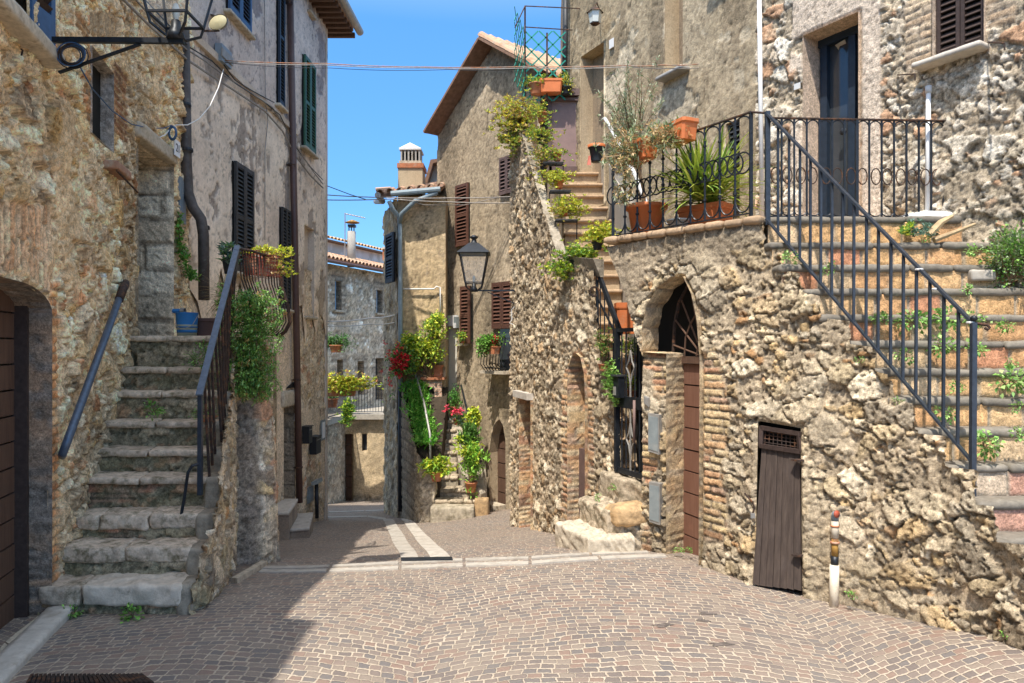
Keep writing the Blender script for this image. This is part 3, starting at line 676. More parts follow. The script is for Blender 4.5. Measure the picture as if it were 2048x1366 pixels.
def relL(s, z):
    A = rubble(s, z, .14, 1.35, .065, WARM+[(.80,.72,.58),(.74,.65,.51)], (.66,.55,.41), 3, .2, 1.1, .5)
    low = sm(.9, .3, z+.4*fbm(s*2, z*2, 3, 77)+(s-4)*.2)*.0
    for poly, kw in ((g_j, dict(h=.06, w=.2, cols=[(.62,.33,.17),(.55,.30,.16),(.66,.44,.26),(.50,.26,.14)])), (w_j1, dict(h=.06, w=.24, cols=[(.24,.13,.08),(.30,.18,.11),(.20,.12,.08)], mortar=(.60,.50,.36))), (w_j0, dict(h=.06, w=.24, cols=[(.30,.18,.10),(.36,.24,.14)])), (g_lint, dict(h=.055, w=.42, vert=True, cols=[(.62,.42,.28),(.55,.35,.22),(.66,.50,.36)])), (w_l, dict(h=.05, w=.4, vert=True, cols=[(.30,.22,.14),(.36,.28,.19)]))):
        d, _, _ = near_poly(s, z, poly); m = pip(s, z, poly)*sm(-.0, .03, d+.02*fbm(s*9, z*9, 2, 5)); A = blend(A, bricks(s, z, depth=.02, seed=8, **kw), m.astype(float))
    # render left on the wall in places, darker damp towards the drainpipe
    pm = sm(.08, .14, fbm(s*1.3, z*1.3, 6, 91)-.07); fine = fbm(s*30, z*30, 4, 92)
    pc = (np.array([(.56,.45,.31)])*(1+.8*fine)[:, None]*(1+.6*fbm(s*4, z*4, 4, 93))[:, None]); A = (A[0]*(1-.75*pm)+.035*pm+pm*.012*fine*2, lerp3(A[1], pc, .8*pm))
    dk = sm(0, .25, fbm(s*1.7, z*1.1, 4, 95)-.04+.14*(s > 5.2)); A = (A[0], A[1]*(1-.42*dk)[:, None])
    return A
relL0 = relL
def relL(s, z):
    h, c = relL0(s, z); return h, np.clip(c*np.array([[1.34,1.20,1.0]]), 0, .9)
outl = [(2.55, -.35), (rubW.L, .2), (rubW.L, 5.6), (2.55, 5.6)]
wall_patch('wall', rubW.mapf, outl, [garage, entr, win, blu], .0125, relL, M['stone'], H1, .04)
reveal('garage_reveal', rubW.mapf, garage, .17, M['stone'], H1, lambda s, z: blend(bricks(s, z, .06, .24, .012, [(.34,.22,.14),(.28,.20,.14),(.24,.19,.15)], (.25,.21,.17), 12), rubble(s, z, .1, 1.2, .02, [(.26,.22,.18),(.30,.25,.2)], (.25,.215,.18), 4), sm(-.1, .1, fbm(s*3, z*3, 3, 6))), out=.03)
reveal('entrance_reveal', rubW.mapf, entr, .33, M['stone'], H1, lambda s, z: ashlar(s, z, .27, .9, .035, [(.74,.61,.44),(.80,.68,.50),(.58,.46,.32),(.68,.55,.39)], (.2,.15,.1)), skip=(0,), out=.03)
reveal('window_reveal', rubW.mapf, win, .09, M['stone'], H1, lambda s, z: rubble(s, z, .3, 1.2, .01, [(.46,.40,.34),(.50,.44,.38)], (.42,.36,.3), 4), out=.02)
body('wall_core', [(-2.2, -5), (-2.5, 1.0), (-3.75, 5.7), (-4.15, 6.3), (-4.25, 8.1), (-9, 8.1), (-9, -5)], -.6, 5.6, M['stone_far'], H1)
b = MB(); b.prism([(-2.32, -5), (-2.32, 1.45), (-2.6, 1.45), (-2.6, -5)], -.6, 5.6); b.build('wall', M['plaster_left'], H1)   # the facade goes on unseen beside the viewer, placed to cast the street shadow
b = MB(); b.prism([(-2.32, -5), (-2.32, 1.45), (-2.53, 1.5), (-2.71, 3.4), (-3.57, 6.6), (-3.75, 8.1), (-9, 8.1), (-9, -5)], 5.6, 5.72); b.build('roof', M['tiles'], H1)  # unseen near edge of the roof shaped to draw the street's shadow line
# garage door
dz = MB(); planks(dz, rub, gs-1.6, gs-.02, -.12, gz+.3, -.20, 14, .03, .012, True); d = dz.build('door', M['wood_brown'], H1); tag(d, 'brown garage door of wide horizontal boards')
dz = MB(); pbox(dz, rub, gs-.03, gs+.02, -.12, gz+.3, -.19, -.10); dz.build('door_frame', M['sh_dark'], H1)
c4 = [rub.P(gs-1.7, 0, .02), rub.P(gs-.04, 0, .02), rub.P(gs-.04, 0, .17), rub.P(gs-1.7, 0, .17)]
V, Fc = rough_block([(p.x, p.y) for p in c4], -.14, -.045, .03, .012, .005, 8, 3); tag(mk('threshold', V, Fc, M['marble'], H1, None, True), 'white marble garage threshold')
# entrance door, lintel
eD = rubW.pl[1]; 
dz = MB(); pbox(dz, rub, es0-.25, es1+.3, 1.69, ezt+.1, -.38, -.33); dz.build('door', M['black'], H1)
dz = MB(); pbox(dz, rub, es0-.02, es0+.07, 1.70, ezt, -.33, -.28); dz.build('door_frame', M['sh_navy'], H1)
c4 = [rubW.mapf(np.array([a]), np.array([0.]), np.array([o]))[0] for a, o in ((es0-.12, -.3), (es1+.0, -.3), (es1+.0, .07), (es0-.12, .075))]
V, Fc = rough_block([(p[0], p[1]) for p in c4], ezt-.0, ezt+.15, .02, .018, .012, 8, 5); tag(mk('lintel', V, Fc, M['travertine'], H1, None, False), 'cracked stone slab over the entrance')
pb = MB(); s_, z_ = rubW.hit(338, 297); e1 = rubW.pl[1]
# number plate 21
def text_obj(txt, size, loc, right, upv, mat, parent, name='number', ext=.002):
    cu = bpy.data.curves.new('txt', 'FONT'); cu.body = txt; cu.size = size; cu.extrude = ext; cu.align_x = 'CENTER'; cu.align_y = 'CENTER'
    o = bpy.data.objects.new('txt', cu); COL.objects.link(o); bpy.context.view_layer.update()
    me = bpy.data.meshes.new_from_object(o.evaluated_get(bpy.context.evaluated_depsgraph_get())); bpy.data.objects.remove(o)
    r = Vector(right).normalized(); u = Vector(upv).normalized(); n = r.cross(u); V = [Vector(loc)+r*v.co.x+u*v.co.y+n*v.co.z for v in me.vertices]; Fc = [tuple(p.vertices) for p in me.polygons]
    return mk(name, V, Fc, mat, parent)
s_, z_ = e1.hit(336, 297)
NP = thing('house_number', 'small white enamel plate reading 21 beside the entrance lintel', 'number plate', e1.P(s_, z_, .06))
b = MB(); pbox(b, e1, s_-.075, s_+.075, z_-.085, z_+.085, .085, .10); b.build('plate', M['white_metal'], NP)
text_obj('21', .12, e1.P(s_, z_, .102), e1.D, (0,0,1), M['sh_navy'], NP)
s_, z_ = rub.hit(13, 103); n7 = text_obj('7', .055, rub.P(s_, z_, .075), rub.D, (0,0,1), M['iron_rust'], None, 'painted_number', .004); tag(n7, 'small dark number 7 fixed under the blue window sill', 'number')
# brick ledge with an iron bar under the narrow window, step ledge
s0, z0 = rub.hit(200, 318); 
c4 = [rub.P(s0, 0, -.02), rub.P(s0+.42, 0, -.02), rub.P(s0+.42, 0, .13), rub.P(s0, 0, .13)]
V, Fc = rough_block([(p.x, p.y) for p in c4], z0-.07, z0+.0, .015, .008, .006, 9, 6); tag(mk('ledge', V, Fc, M['brick_dull'], H1, None, False), 'projecting brick ledge below the narrow window')
b = MB(); b.tube([rub.P(s0, z0-.085, .12), rub.P(s0+.75, z0-.10, .10)], .008); b.build('iron_bar', M['iron_rust'], H1)
# narrow window: grille / dark wood; blue window with an open shutter and its sill
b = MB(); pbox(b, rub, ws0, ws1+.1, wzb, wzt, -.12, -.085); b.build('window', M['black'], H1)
b = MB()
for k in range(3): pbox(b, rub, ws0+.02+k*.05, ws0+.04+k*.05, wzb, wzt, -.085, -.07)
b.build('window_frame', M['sh_dark'], H1)
sill(rub, bs0-.1, bs1+.22, bzb, H1, M['travertine'], .14, .09)
b = MB(); pbox(b, rub, bs0, bs1, bzb, bzb+1.2, -.16, -.13); wf = b.build('window', M['glass'], H1)
b = MB(); pbox(b, rub, bs1-.07, bs1, bzb, bzb+1.2, -.13, -.06); pbox(b, rub, bs1-.30, bs1-.24, bzb, bzb+1.2, -.13, -.08); pbox(b, rub, bs0, bs1, bzb, bzb+.07, -.13, -.075); b.build('frame', M['sh_dark'], wf)
# the open leaf sticks out into the street
lf = Plane(tuple(rub.P(bs1+.01, 0, .03).xy), tuple((rub.P(bs1+.24, 0, .075)).xy)); lf.n = -lf.n if np.dot(lf.n, [0, -1]) < 0 else lf.n
b = MB(); pbox(b, lf, 0, .045, bzb+.02, bzb+1.2, 0, .03); pbox(b, lf, .195, .24, bzb+.02, bzb+1.2, 0, .03); pbox(b, lf, .045, .195, bzb+.02, bzb+.24, 0, .027)
o = b.build('shutter', M['sh_blue'], H1); tag(o, 'blue shutter leaf standing open'); b = MB(); zz = bzb+.26
while zz < bzb+1.2:
    c_ = lf.P(.12, zz, .014); ax = lf.ax(); b.box(c_, (.15, .007, .065), (ax[0], (ax[1]*.75+Vector((0,0,.66))).normalized(), (Vector((0,0,.75))-ax[1]*.66).normalized())); zz += .062
b.build('slats', M['sh_dark'], o)
b = MB(); b.bar(rub.P(bs1+.2, bzb-.01, .02), rub.P(bs1+.27, bzb-.01, .12), .03, .02); b.build('shutter_catch', M['iron'], H1)

# ================================================================ LEFT: tall plastered house
plC = Plane((-3.727, 8.04), (-3.617, 13.55)); PW = PolyWall([(-3.727, 8.04), (-3.617, 13.55)])
H2 = thing('plastered_house', 'tall house with peeling grey pink plaster, green and black shutters and a brown downpipe', 'house', (-3.8, 10.5, -1.2))
zc = 2.1
jag = [(PW.L*k/26, zc+.9*float(fbm(np.array([k*.8]), np.array([3.]), 3, 5)[0])+.25*math.sin(k*2.1)) for k in range(27)]
zz_sc = plC.hit(455, 140)[1]
def relP(s, z):
    h, c = plast(s, z, (.68,.555,.44), (.78,.66,.53), (.52,.43,.345), (.36,.30,.25), 141, .135, .8, .35); g = sm(zz_sc-.05, zz_sc+.05, z); c = c*(1-.16*g)[:, None]*np.array([[1., 1., 1.]])+g[:, None]*np.array([[-.01, .0, .03]])
    u = sm(3.2, 2.3, z+.6*fbm(s*1.5, z*1.5, 4, 151)); c = c*np.array([[1., 1., 1.]])+u[:, None]*np.array([[.07, .035, -.01]]); return h+.018, c
def wr(px0, px1, rt, rb, pl=plC):
    s0, _ = pl.hit(px0, rt); s1, _ = pl.hit(px1, rt); c = (px0+px1)/2; return rect(min(s0, s1), max(s0, s1), pl.hit(c, rb)[1], pl.hit(c, rt)[1])
niche = wr(608, 628, 455, 634)
wall_patch('wall', PW.mapf, jag+[(PW.L, 7.9), (0, 7.9)], [niche], .022, relP, M['plast'], H2, .03)
reveal('niche_reveal', PW.mapf, niche, .12, M['plaster_left'], H2, lambda s, z: (0*s, np.ones((len(s), 3))))
b = MB(); pbox(b, plC, niche[0][0]-.02, niche[1][0]+.02, niche[0][1], niche[2][1], -.13, -.11); b.build('blind_window', M['plaster_left'], H2)
sill(plC, niche[0][0]-.04, niche[1][0]+.04, niche[0][1]+.01, H2, M['travertine'], .06, .05)
dr = wr(567, 590, 812, 1003)
def relPl(s, z):
    A = rubble(s, z, .13, 1.3, .03, WARM, (.58,.46,.32), 33, .22, .8, .5); pm = sm(-.02, .1, fbm(s*1.6, z*1.2, 5, 191)); fine = fbm(s*26, z*26, 4, 92)
    return (A[0]*(1-.7*pm)+.02*pm+.01*fine, lerp3(A[1], np.array([(.66,.52,.37)])*(1+.6*fine+.5*fbm(s*5, z*2, 3, 9))[:, None], .75*pm))
wall_patch('base_wall', PW.mapf, [(0, -1.0), (PW.L, -1.95), (PW.L, 3.0), (0, 3.0)], [dr], .03, lambda s, z: (relPl(s, z)[0]-.022-.03*sm(2., 2.6, z), relPl(s, z)[1]), M['stone'], H2, .03)
reveal('doorway_reveal', PW.mapf, dr, .28, M['stone'], H2, lambda s, z: ashlar(s, z, .24, .9, .02, [(.40,.31,.21),(.34,.26,.18)]))
b = MB(); pbox(b, plC, dr[0][0]-.1, dr[1][0]+.1, dr[0][1], dr[2][1]+.1, -.32, -.27); b.build('door', M['stone_far'], H2)
s0 = dr[0][0]; s1 = dr[1][0]
c4 = [plC.P(s0-.12, 0, -.03), plC.P(s1+.05, 0, -.03), plC.P(s1+.05, 0, .05), plC.P(s0-.12, 0, .05)]
V, Fc = rough_block([(p.x, p.y) for p in c4], dr[2][1], dr[2][1]+.26, .04, .02, .01, 8, 5); mk('lintel', V, Fc, M['travertine'], H2, None, True)
b = MB(); pprism(b, plC, [plC.hit(571,777), plC.hit(586,775), plC.hit(585,764)], 0., .035); b.build('vent_hole', M['black'], H2)
body('wall_core', [(-4.15, 8.1), (-4.02, 13.5), (-3.62, 13.56), (-3.62, 13.7), (-10, 13.7), (-10, 8.1)], -2.4, 7.9, M['plaster_left'], H2)
b = MB(); b.box((-3.85, 13.62, 3), (.5, .10, 9.8)); b.build('end_wall', M['plaster_left'], H2)
# eave and tiles
b = MB(); b.prism([(-3.9, 7.7), (-3.30, 7.7), (-3.16, 13.95), (-10, 13.95), (-10, 7.7)], 7.9, 7.98); rf = b.build('roof', M['tiles'], H2)
b = MB()
for k in range(30): y = 7.9+k*.21; b.bar((-3.75, y, 7.84), (-3.28+(y-7.7)*.022, y, 7.84), .07, .09)
b.build('rafters', M['wood_brown'], rf)
b = MB(); tiles_row(b, (-3.30, 7.8, 8.02), (-3.14, 13.95, 8.02), .075, .19, .5, (-.95, 0, .25)); tiles_row(b, (-3.7, 14.0, 8.02), (-5.7, 14.0, 8.3), .075, .19, .5, (0, -1, .05)); b.build('tiles', M['tiles'], rf)
b = MB(); b.tube([(-3.20, 7.7, 7.93), (-3.05, 14.05, 7.93)], .075, 12); b.build('gutter', M['zinc'], rf)
# string course
s0, z0 = plC.hit(378, 88); s1, z1 = plC.hit(531, 196); zz = (plC.hit(455, 140)[1])
b = MB(); pbox(b, plC, 0, plC.hit(590, 200)[0], zz-.045, zz+.045, 0, .055); b.build('string_course', M['plaster_left'], H2)
# shutters
def lsh(px0, px1, rt, rb, mat, lab, lv=2, sl=True, zb=None):
    r_ = shutter(plC, px0, px1, rt, rb, mat, H2, .045, lv, lab, z=None)
    if sl: sill(plC, r_[0]-.07, r_[1]+.07, r_[2]-.01, H2, M['travertine'], .11, .05)
lsh(449, 493, -150, 44, M['sh_blue'], 'blue grey shutters of the upper window')
lsh(550, 561, -60, 212, M['sh_navy'], 'narrow navy shutters of the tall upper window', 1)
lsh(602, 624, 122, 301, M['sh_green'], 'faded green louvred shutters')
lsh(461, 498, 333, 545, M['sh_black'], 'grey black louvred shutters behind the red crate')
lsh(556, 573, 418, 617, M['sh_black'], 'grey black louvred shutters near the brown downpipe')
b = MB(); pbox(b, plC, plC.hit(612,0)[0], plC.hit(624,0)[0], plC.hit(618,32)[1], plC.hit(618,32)[1]+.04, 0, .09); b.build('sill', M['travertine'], H2)
# downpipes
b = MB()
def pipe(pts, r, name, mat, parent, n=12, lab=None):
    b = MB(); b.tube(pts, r, n); o = b.build(name, mat, parent, True); 
    if lab: tag(o, lab)
    return o
dp = pipe([plC.pp(579, -60, .09), plC.pp(590, 500, .09), plC.pp(599, 1005, .09)], .055, 'downpipe', M['pipe_brown'], H2, lab='brown downpipe running the whole height of the facade')
b = MB()
for px, row in ((577,5),(583,330),(594,760),(598,935)):
    b = MB(); p = plC.pp(px, row, .09); b.lathe(p, [(.062,-.015),(.065,0),(.062,.015)], 12); b.bar(p, p-plC.N*.09, .02, .02); b.build('bracket', M['iron_rust'], dp)
a = rubW.pl[1]
dp = pipe([PX(368,60,7.85), PX(373,330,7.85), PX(376,385,7.85), PX(386,415,7.8), PX(402,438,7.75), PX(407,470,7.75), PX(408,600,7.75)], .058, 'downpipe', M['pipe_old'], H2, lab='old dark downpipe with a kink above the landing')
b = MB()
for px, row in ((370,210),(374,300),(407,455)): b = MB(); b.lathe(PX(px, row, 7.82), [(.063,-.02),(.068,0),(.063,.02)], 12); b.build('bracket', M['iron'], dp)
# wall boxes
def boxthing(name, lab, cat, pl, px0, px1, rt, rb, out, mat, group=None, o0=.01):
    s0, _ = pl.hit(px0, rt); s1, _ = pl.hit(px1, rt); c = (px0+px1)/2; zt = pl.hit(c, rt)[1]; zb = pl.hit(c, rb)[1]
    t = thing(name, lab, cat, pl.P((s0+s1)/2, zb, 0), group); b = MB(); pbox(b, pl, s0, s1, zb, zt, o0, out); b.build('case', mat, t)
    return t, s0, s1, zb, zt
for px0, px1, rt, rb, lab in ((603,610,853,886,'dark letterbox nearer the brown downpipe'), (618,628,873,907,'dark letterbox to the right, farther from the brown downpipe')):
    t, s0, s1, zb, zt = boxthing('letterbox', lab, 'letterbox', plC, px0, px1, rt, rb, .13, M['iron'], 'letterboxes on the plastered house')
    b = MB(); pbox(b, plC, s0-.01, s1+.01, zt, zt+.015, .01, .15); b.build('lid', M['sh_black'], t); b = MB(); pbox(b, plC, s0+.03, s1-.03, zt-.06, zt-.045, .13, .135); b.build('slot', M['zinc'], t)
t, s0, s1, zb, zt = boxthing('meter_box', 'tiny pale meter box beside the doorway', 'meter box', plC, 587, 590, 826, 842, .06, M['white_metal']); b = MB(); pbox(b, plC, s0+.01, s1-.01, zb+.02, zt-.02, .06, .065); b.build('cover', M['panel_grey'], t)
t, s0, s1, zb, zt = boxthing('meter_box', 'flat grey meter panel low on the wall by the black pipe', 'meter box', plC, 613, 624, 972, 1004, .03, M['panel_grey']); b = MB(); pbox(b, plC, s0+.05, s1-.05, zb+.04, zt-.04, .03, .036); b.build('cover', M['box_blue'], t)
t, s0, s1, zb, zt = boxthing('meter_box', 'long pale panel high near the far corner', 'meter box', plC, 640, 648, 840, 880, .03, M['panel_grey']); b = MB(); pbox(b, plC, s0+.05, s1-.05, zb+.04, zt-.04, .03, .036); b.build('cover', M['white_metal'], t)
t = thing('standpipe', 'black pipe with a grey hooded top at the far corner of the plastered house', 'pipe', plC.pp(634, 1040, .1))
pipe([plC.pp(634, 1036, .12), plC.pp(633, 968, .12)], .035, 'pipe', M['iron'], t); b = MB(); p = plC.pp(634, 963, .14); b.box(p, (.12, .3, .06), (Vector((1,0,.3)).normalized(), Vector((0,1,0)), Vector((-.3,0,1)).normalized())); b.build('hood', M['panel_grey'], t)
# marble doorsteps
MS = thing('marble_doorstep', 'two white marble slabs on rendered blocks stepping down to the street', 'doorstep', (-3.1, 11.2, -1.3))
def gz_(x, y): return float(Gs(x, y))
def wp(px, row, Y): p = PX(px, row, Y); return p
y0, y1 = 10.35, 11.6
zt1 = CAMZ-(1008-HOR)*10.9/F; zt2 = CAMZ-(1045-HOR)*10.9/F
def slab(poly, zt, th, name='slab', mat='marble', parent=MS, base=True, seed=1):
    V, Fc = rough_block(poly, zt-th, zt, .04, .01, .003, 8, seed); mk(name, V, Fc, M[mat], parent, None, True)
    if base:
        cx = sum(p[0] for p in poly)/4; cy = sum(p[1] for p in poly)/4
        q = [(cx+(p[0]-cx)*.96, cy+(p[1]-cy)*.96) for p in poly]; b = MB(); b.prism(q, zt-th-1.2, zt-th+.002); b.build('block', M['plaster_buttress'], parent)
slab([(-3.72, 10.35), (PX(578,0,10.35).x, 10.35), (PX(590,0,11.3).x+.05, 11.3), (-3.70, 11.3)], zt1, .05, seed=2)
slab([(PX(580,0,10.5).x, 10.5), (PX(619,0,10.6).x, 10.6), (PX(627,0,11.6).x, 11.6), (PX(591,0,11.5).x, 11.5)], zt2, .05, seed=3)

# ================================================================ LEFT: outside stairs, landing, buttress
SL = thing('stone_stairs', 'old mossy stone stairs climbing to door 21 between wall and blue railings', 'stairs', (-2.5, 4.5, -.1))
XR = lambda y: float(np.interp(y, [4.4, 4.49, 4.96, 5.2, 5.67, 6.37, 7], [-2.10, -2.11, -2.2, -2.24, -2.36, -2.58, -2.7]))
XW = lambda y: -1.766-.271*y
rows_ = [1170, 1095, 1030, 955, 900, 843, 783, 735, 672]; Ys_ = [4.49+.235*i for i in range(9)]; zs_ = [CAMZ-(r-HOR)*y/F for r, y in zip(rows_, Ys_)]
prev = -.12
for i, (y, zt) in enumerate(zip(Ys_, zs_)):
    big = i < 3; th = .13 if i == 0 else (.10 if i < 3 else .05); yb = (Ys_[i+1] if i < 8 else 8.0)+.06
    xr = XR(y); xw = XW(y)-.05; nose = .03 if not big else .02
    cut = [.0, .30, 1.] if i == 0 else ([0, .52, 1.] if i == 1 else ([0, .25, .62, 1.] if i == 2 else [0, .48, 1.] if i < 8 else [0, 1.]))
    for q in range(len(cut)-1):
        a0 = xw+(xr-xw)*cut[q]+.004; a1 = xw+(xr-xw)*cut[q+1]-.004; j = random.uniform(-.012, .012) if big else random.uniform(-.004, .004)
        V, Fc = rough_block([(a0, y-nose+j), (a1, y-nose+j*.3), (a1+XR(yb)-XR(y), yb), (a0+XW(yb)-XW(y), yb)], zt-th, zt+(j*.8 if big else 0), .018, .018 if big else .012, .024 if big else .012, 9, i*3+q)
        o = mk('tread', V, Fc, M['slab_pale'] if (i == 0 and q == 1) else M['step_old'], SL, None, True)
    # riser
    def relR(s, z, i=i):
        A = rubble(s, z, .09, 2., .03, [(.34,.28,.18),(.40,.32,.21),(.26,.22,.14),(.38,.24,.14)], (.22,.19,.12), 50+i, .2, 1.)
        if i in (3, 2): A = blend(A, bricks(s, z, .04, .2, .014, [(.46,.22,.13),(.40,.25,.16),(.30,.21,.14)], (.20,.17,.11), 7), sm(.0, .1, fbm(s*2, z*6, 3, 70+i)+.04))
        ms = sm(-.02, .14, fbm(s*5, z*5, 4, 170+i)); return A[0], lerp3(A[1], np.array([(.20,.175,.085)])*np.ones((len(s), 1)), .35*ms)
    rw = PolyWall([(xw, y+.01), (xr, y+.01)]); wall_patch('riser', rw.mapf, rect(0, rw.L, prev-.05, zt-th+.01), [], .018, relR, M['stone'], SL, .02)
    b = MB(); b.prism([(xw-.3, y+.05), (xr-.01, y+.05), (XR(yb)-.01, yb), (XW(yb)-.3, yb)], -.6, zt-th-.004); b.build('fill', M['riser_old'], SL)
    prev = zt-th
# cheek wall beside the stairs
ck = PolyWall([(-2.07, 4.47), (-2.045, 4.62), (-2.10, 5.0), (-2.30, 5.67), (-2.5, 6.3)])
ck_top = [(ck.S[0], .05), (ck.S[1]-.05, .10), (ck.S[1], .27), (ck.S[2]-.2, .47), (ck.S[2]+.05, .70), (ck.S[2]+.3, .88), (ck.S[3], 1.08), (ck.L, 1.66)]
def relC(s, z): 
    A = rubble(s, z, .11, 1.2, .045, STONE+WARM, (.50,.41,.29), 61, .2, 1.1); g = sm(.02, .16, fbm(s*2.5, z*2.5, 4, 62)); return A[0], lerp3(A[1], np.array([(.26,.23,.13)])*np.ones((len(s), 1)), .5*g)
wall_patch('side_wall', ck.mapf, [(0, -.5), (ck.L, -.7)]+ck_top[::-1], [], .016, relC, M['stone'], SL, .02)
ctop = [(4.50,.07),(4.72,.24),(4.95,.41),(5.18,.63),(5.42,.80),(5.65,.99),(5.88,1.22),(6.12,1.42),(6.36,1.66)]
ckx = lambda y: float(np.interp(y, [4.47, 4.62, 5.0, 5.67, 6.3], [-2.07, -2.045, -2.10, -2.30, -2.5]))
for k in range(8):
    (ya, za), (yb, zb) = ctop[k], ctop[k+1]
    V, Fc = rough_block([(XR(ya)-.04, ya-.02), (ckx(ya)+.005, ya-.02), (ckx(yb)+.005, yb+.05), (XR(yb)-.04, yb+.05)], za-.28, za+.01, .02, .03, .02, 7, 700+k); mk('coping_stone', V, Fc, M['stone_cap'], SL, None, True)
# landing and buttress
BT = thing('buttress_landing', 'dark rendered buttress carrying the stair landing', 'buttress', (-2.5, 6.8, -.3))
bw = PolyWall([(-2.85, 6.28), (-2.27, 6.34), (-2.20, 6.5), (-2.60, 7.6), (-3.7, 8.0)], .045)
def relB(s, z):
    A = rubble(s, z, .16, 1.2, .03, [(.34,.27,.20),(.38,.30,.23),(.29,.235,.185)], (.33,.265,.20), 71, .2, .9); B_ = rubble(s, z, .14, 1.2, .045, WARM, (.45,.37,.27), 72, .2, 1.)
    return blend(A, B_, sm(.50, .62, s+.1*fbm(s*5, z*5, 3, 73)))
wall_patch('wall', bw.mapf, rect(0, bw.L, -1.3, 1.62), [], .02, relB, M['stone'], BT, .02)
b = MB(); b.prism([(-3.5, 6.40), (-2.40, 6.40), (-2.40, 7.45), (-3.7, 7.8)], 1.55, 1.70); b.build('landing_slab', M['step_old'], BT)
b = MB(); b.prism([(-3.4, 6.55), (-2.55, 6.55), (-2.72, 7.4), (-3.6, 7.8)], -1.2, 1.55); b.build('core', M['plaster_buttress'], BT)
# ================================================================ RIGHT: retaining wall under the terrace
CB = [1215, 1300, 1345, 1415, 1510, 1530, 1610, 1680, 1700, 1780, 1890, 1995, 2060, 2200]
YT = [6.43, 6.10, 5.93, 5.68, 5.40, 5.35, 4.96, 4.75, 4.70, 4.43, 4.17, 3.90, 3.72, 3.4]
YB = [6.43, 6.10, 5.95, 5.47, 5.01, 4.95, 4.77, 4.62, 4.58, 4.38, 4.10, 3.82, 3.64, 3.3]
ZB, ZT = -.15, 2.59
class MainWall:
    def __init__(s):
        c = np.linspace(1215, 2200, 200); ym = (np.interp(c, CB, YT)+np.interp(c, CB, YB))/2; x = (c-1024)/F*ym
        s.C = c; s.S = np.r_[0, np.cumsum(np.hypot(np.diff(x), np.diff(ym)))]; s.L = s.S[-1]
        dx = np.gradient(x, s.S); dy = np.gradient(ym, s.S); k = np.ones(25)/25
        nx = np.convolve(np.pad(dy, 12, 'edge'), k, 'valid'); ny = np.convolve(np.pad(-dx, 12, 'edge'), k, 'valid'); sg = np.where(nx*x+ny*ym > 0, -1, 1); L = np.hypot(nx, ny)
        s.NX = nx*sg/L; s.NY = ny*sg/L
    def yy(s, c, z): t = (z-ZB)/(ZT-ZB); yb = np.interp(c, CB, YB); return yb+(np.interp(c, CB, YT)-yb)*t
    def mapf(s, a, z, h):
        c = np.interp(a, s.S, s.C); y = s.yy(c, z); x = (c-1024)/F*y
        return np.c_[x+np.interp(a, s.S, s.NX)*h, y+np.interp(a, s.S, s.NY)*h, z]
    def hit(s, px, row):
        z = 1.
        for k in range(12): z = CAMZ-(row-HOR)*s.yy(px, z)/F
        return float(np.interp(px, s.C, s.S)), float(z)
    def poly(s, p): return [s.hit(*q) for q in p]
    def P(s, a, z, h=0): return Vector(s.mapf(np.array([a]), np.array([z]), np.array([h]))[0])
    def pp(s, px, row, h=0): a, z = s.hit(px, row); return s.P(a, z, h)
MW = MainWall()
RW = thing('retaining_wall', 'rough rubble retaining wall with an arched doorway carrying the terrace', 'wall', (1.8, 5.0, -.1))
m_out = MW.poly([(1284,1140),(1286,960),(1288,715),(1270,655),(1248,575),(1216,494),(1345,472),(1530,441),(1533,496),(1562,500),(1563,540),(1600,546),(1612,585),(1640,592),(1646,636),(1698,642),(1704,688),(1748,694),(1756,742),(1782,748),(1790,800),(1832,806),(1838,866),(1892,872),(1898,934),(1955,940),(1960,1008),(1996,1012),(2004,1082),(2062,1088),(2068,1150),(2120,1160),(2150,1400),(1900,1330),(1500,1260)])
m_arch = MW.poly([(1340,1150),(1340,707),(1290,704),(1291,655),(1299,615),(1320,577),(1348,555),(1374,553),(1391,588),(1402,640),(1408,720),(1406,1160)])
m_cel = MW.poly([(1510,1220),(1517,842),(1602,856),(1606,1230)])
m_z = {k: MW.poly(v) for k, v in dict(pier=[(1280,700),(1342,700),(1342,1200),(1280,1200)], rb=[(1404,700),(1436,690),(1470,830),(1452,960),(1462,1090),(1404,1080)], ring=[(1284,704),(1286,640),(1300,585),(1330,545),(1380,530),(1404,580),(1418,640),(1425,720),(1405,720),(1392,590),(1374,553),(1320,577),(1290,650),(1292,704)]).items()}
lipz = MW.hit(1400, 520)[1]
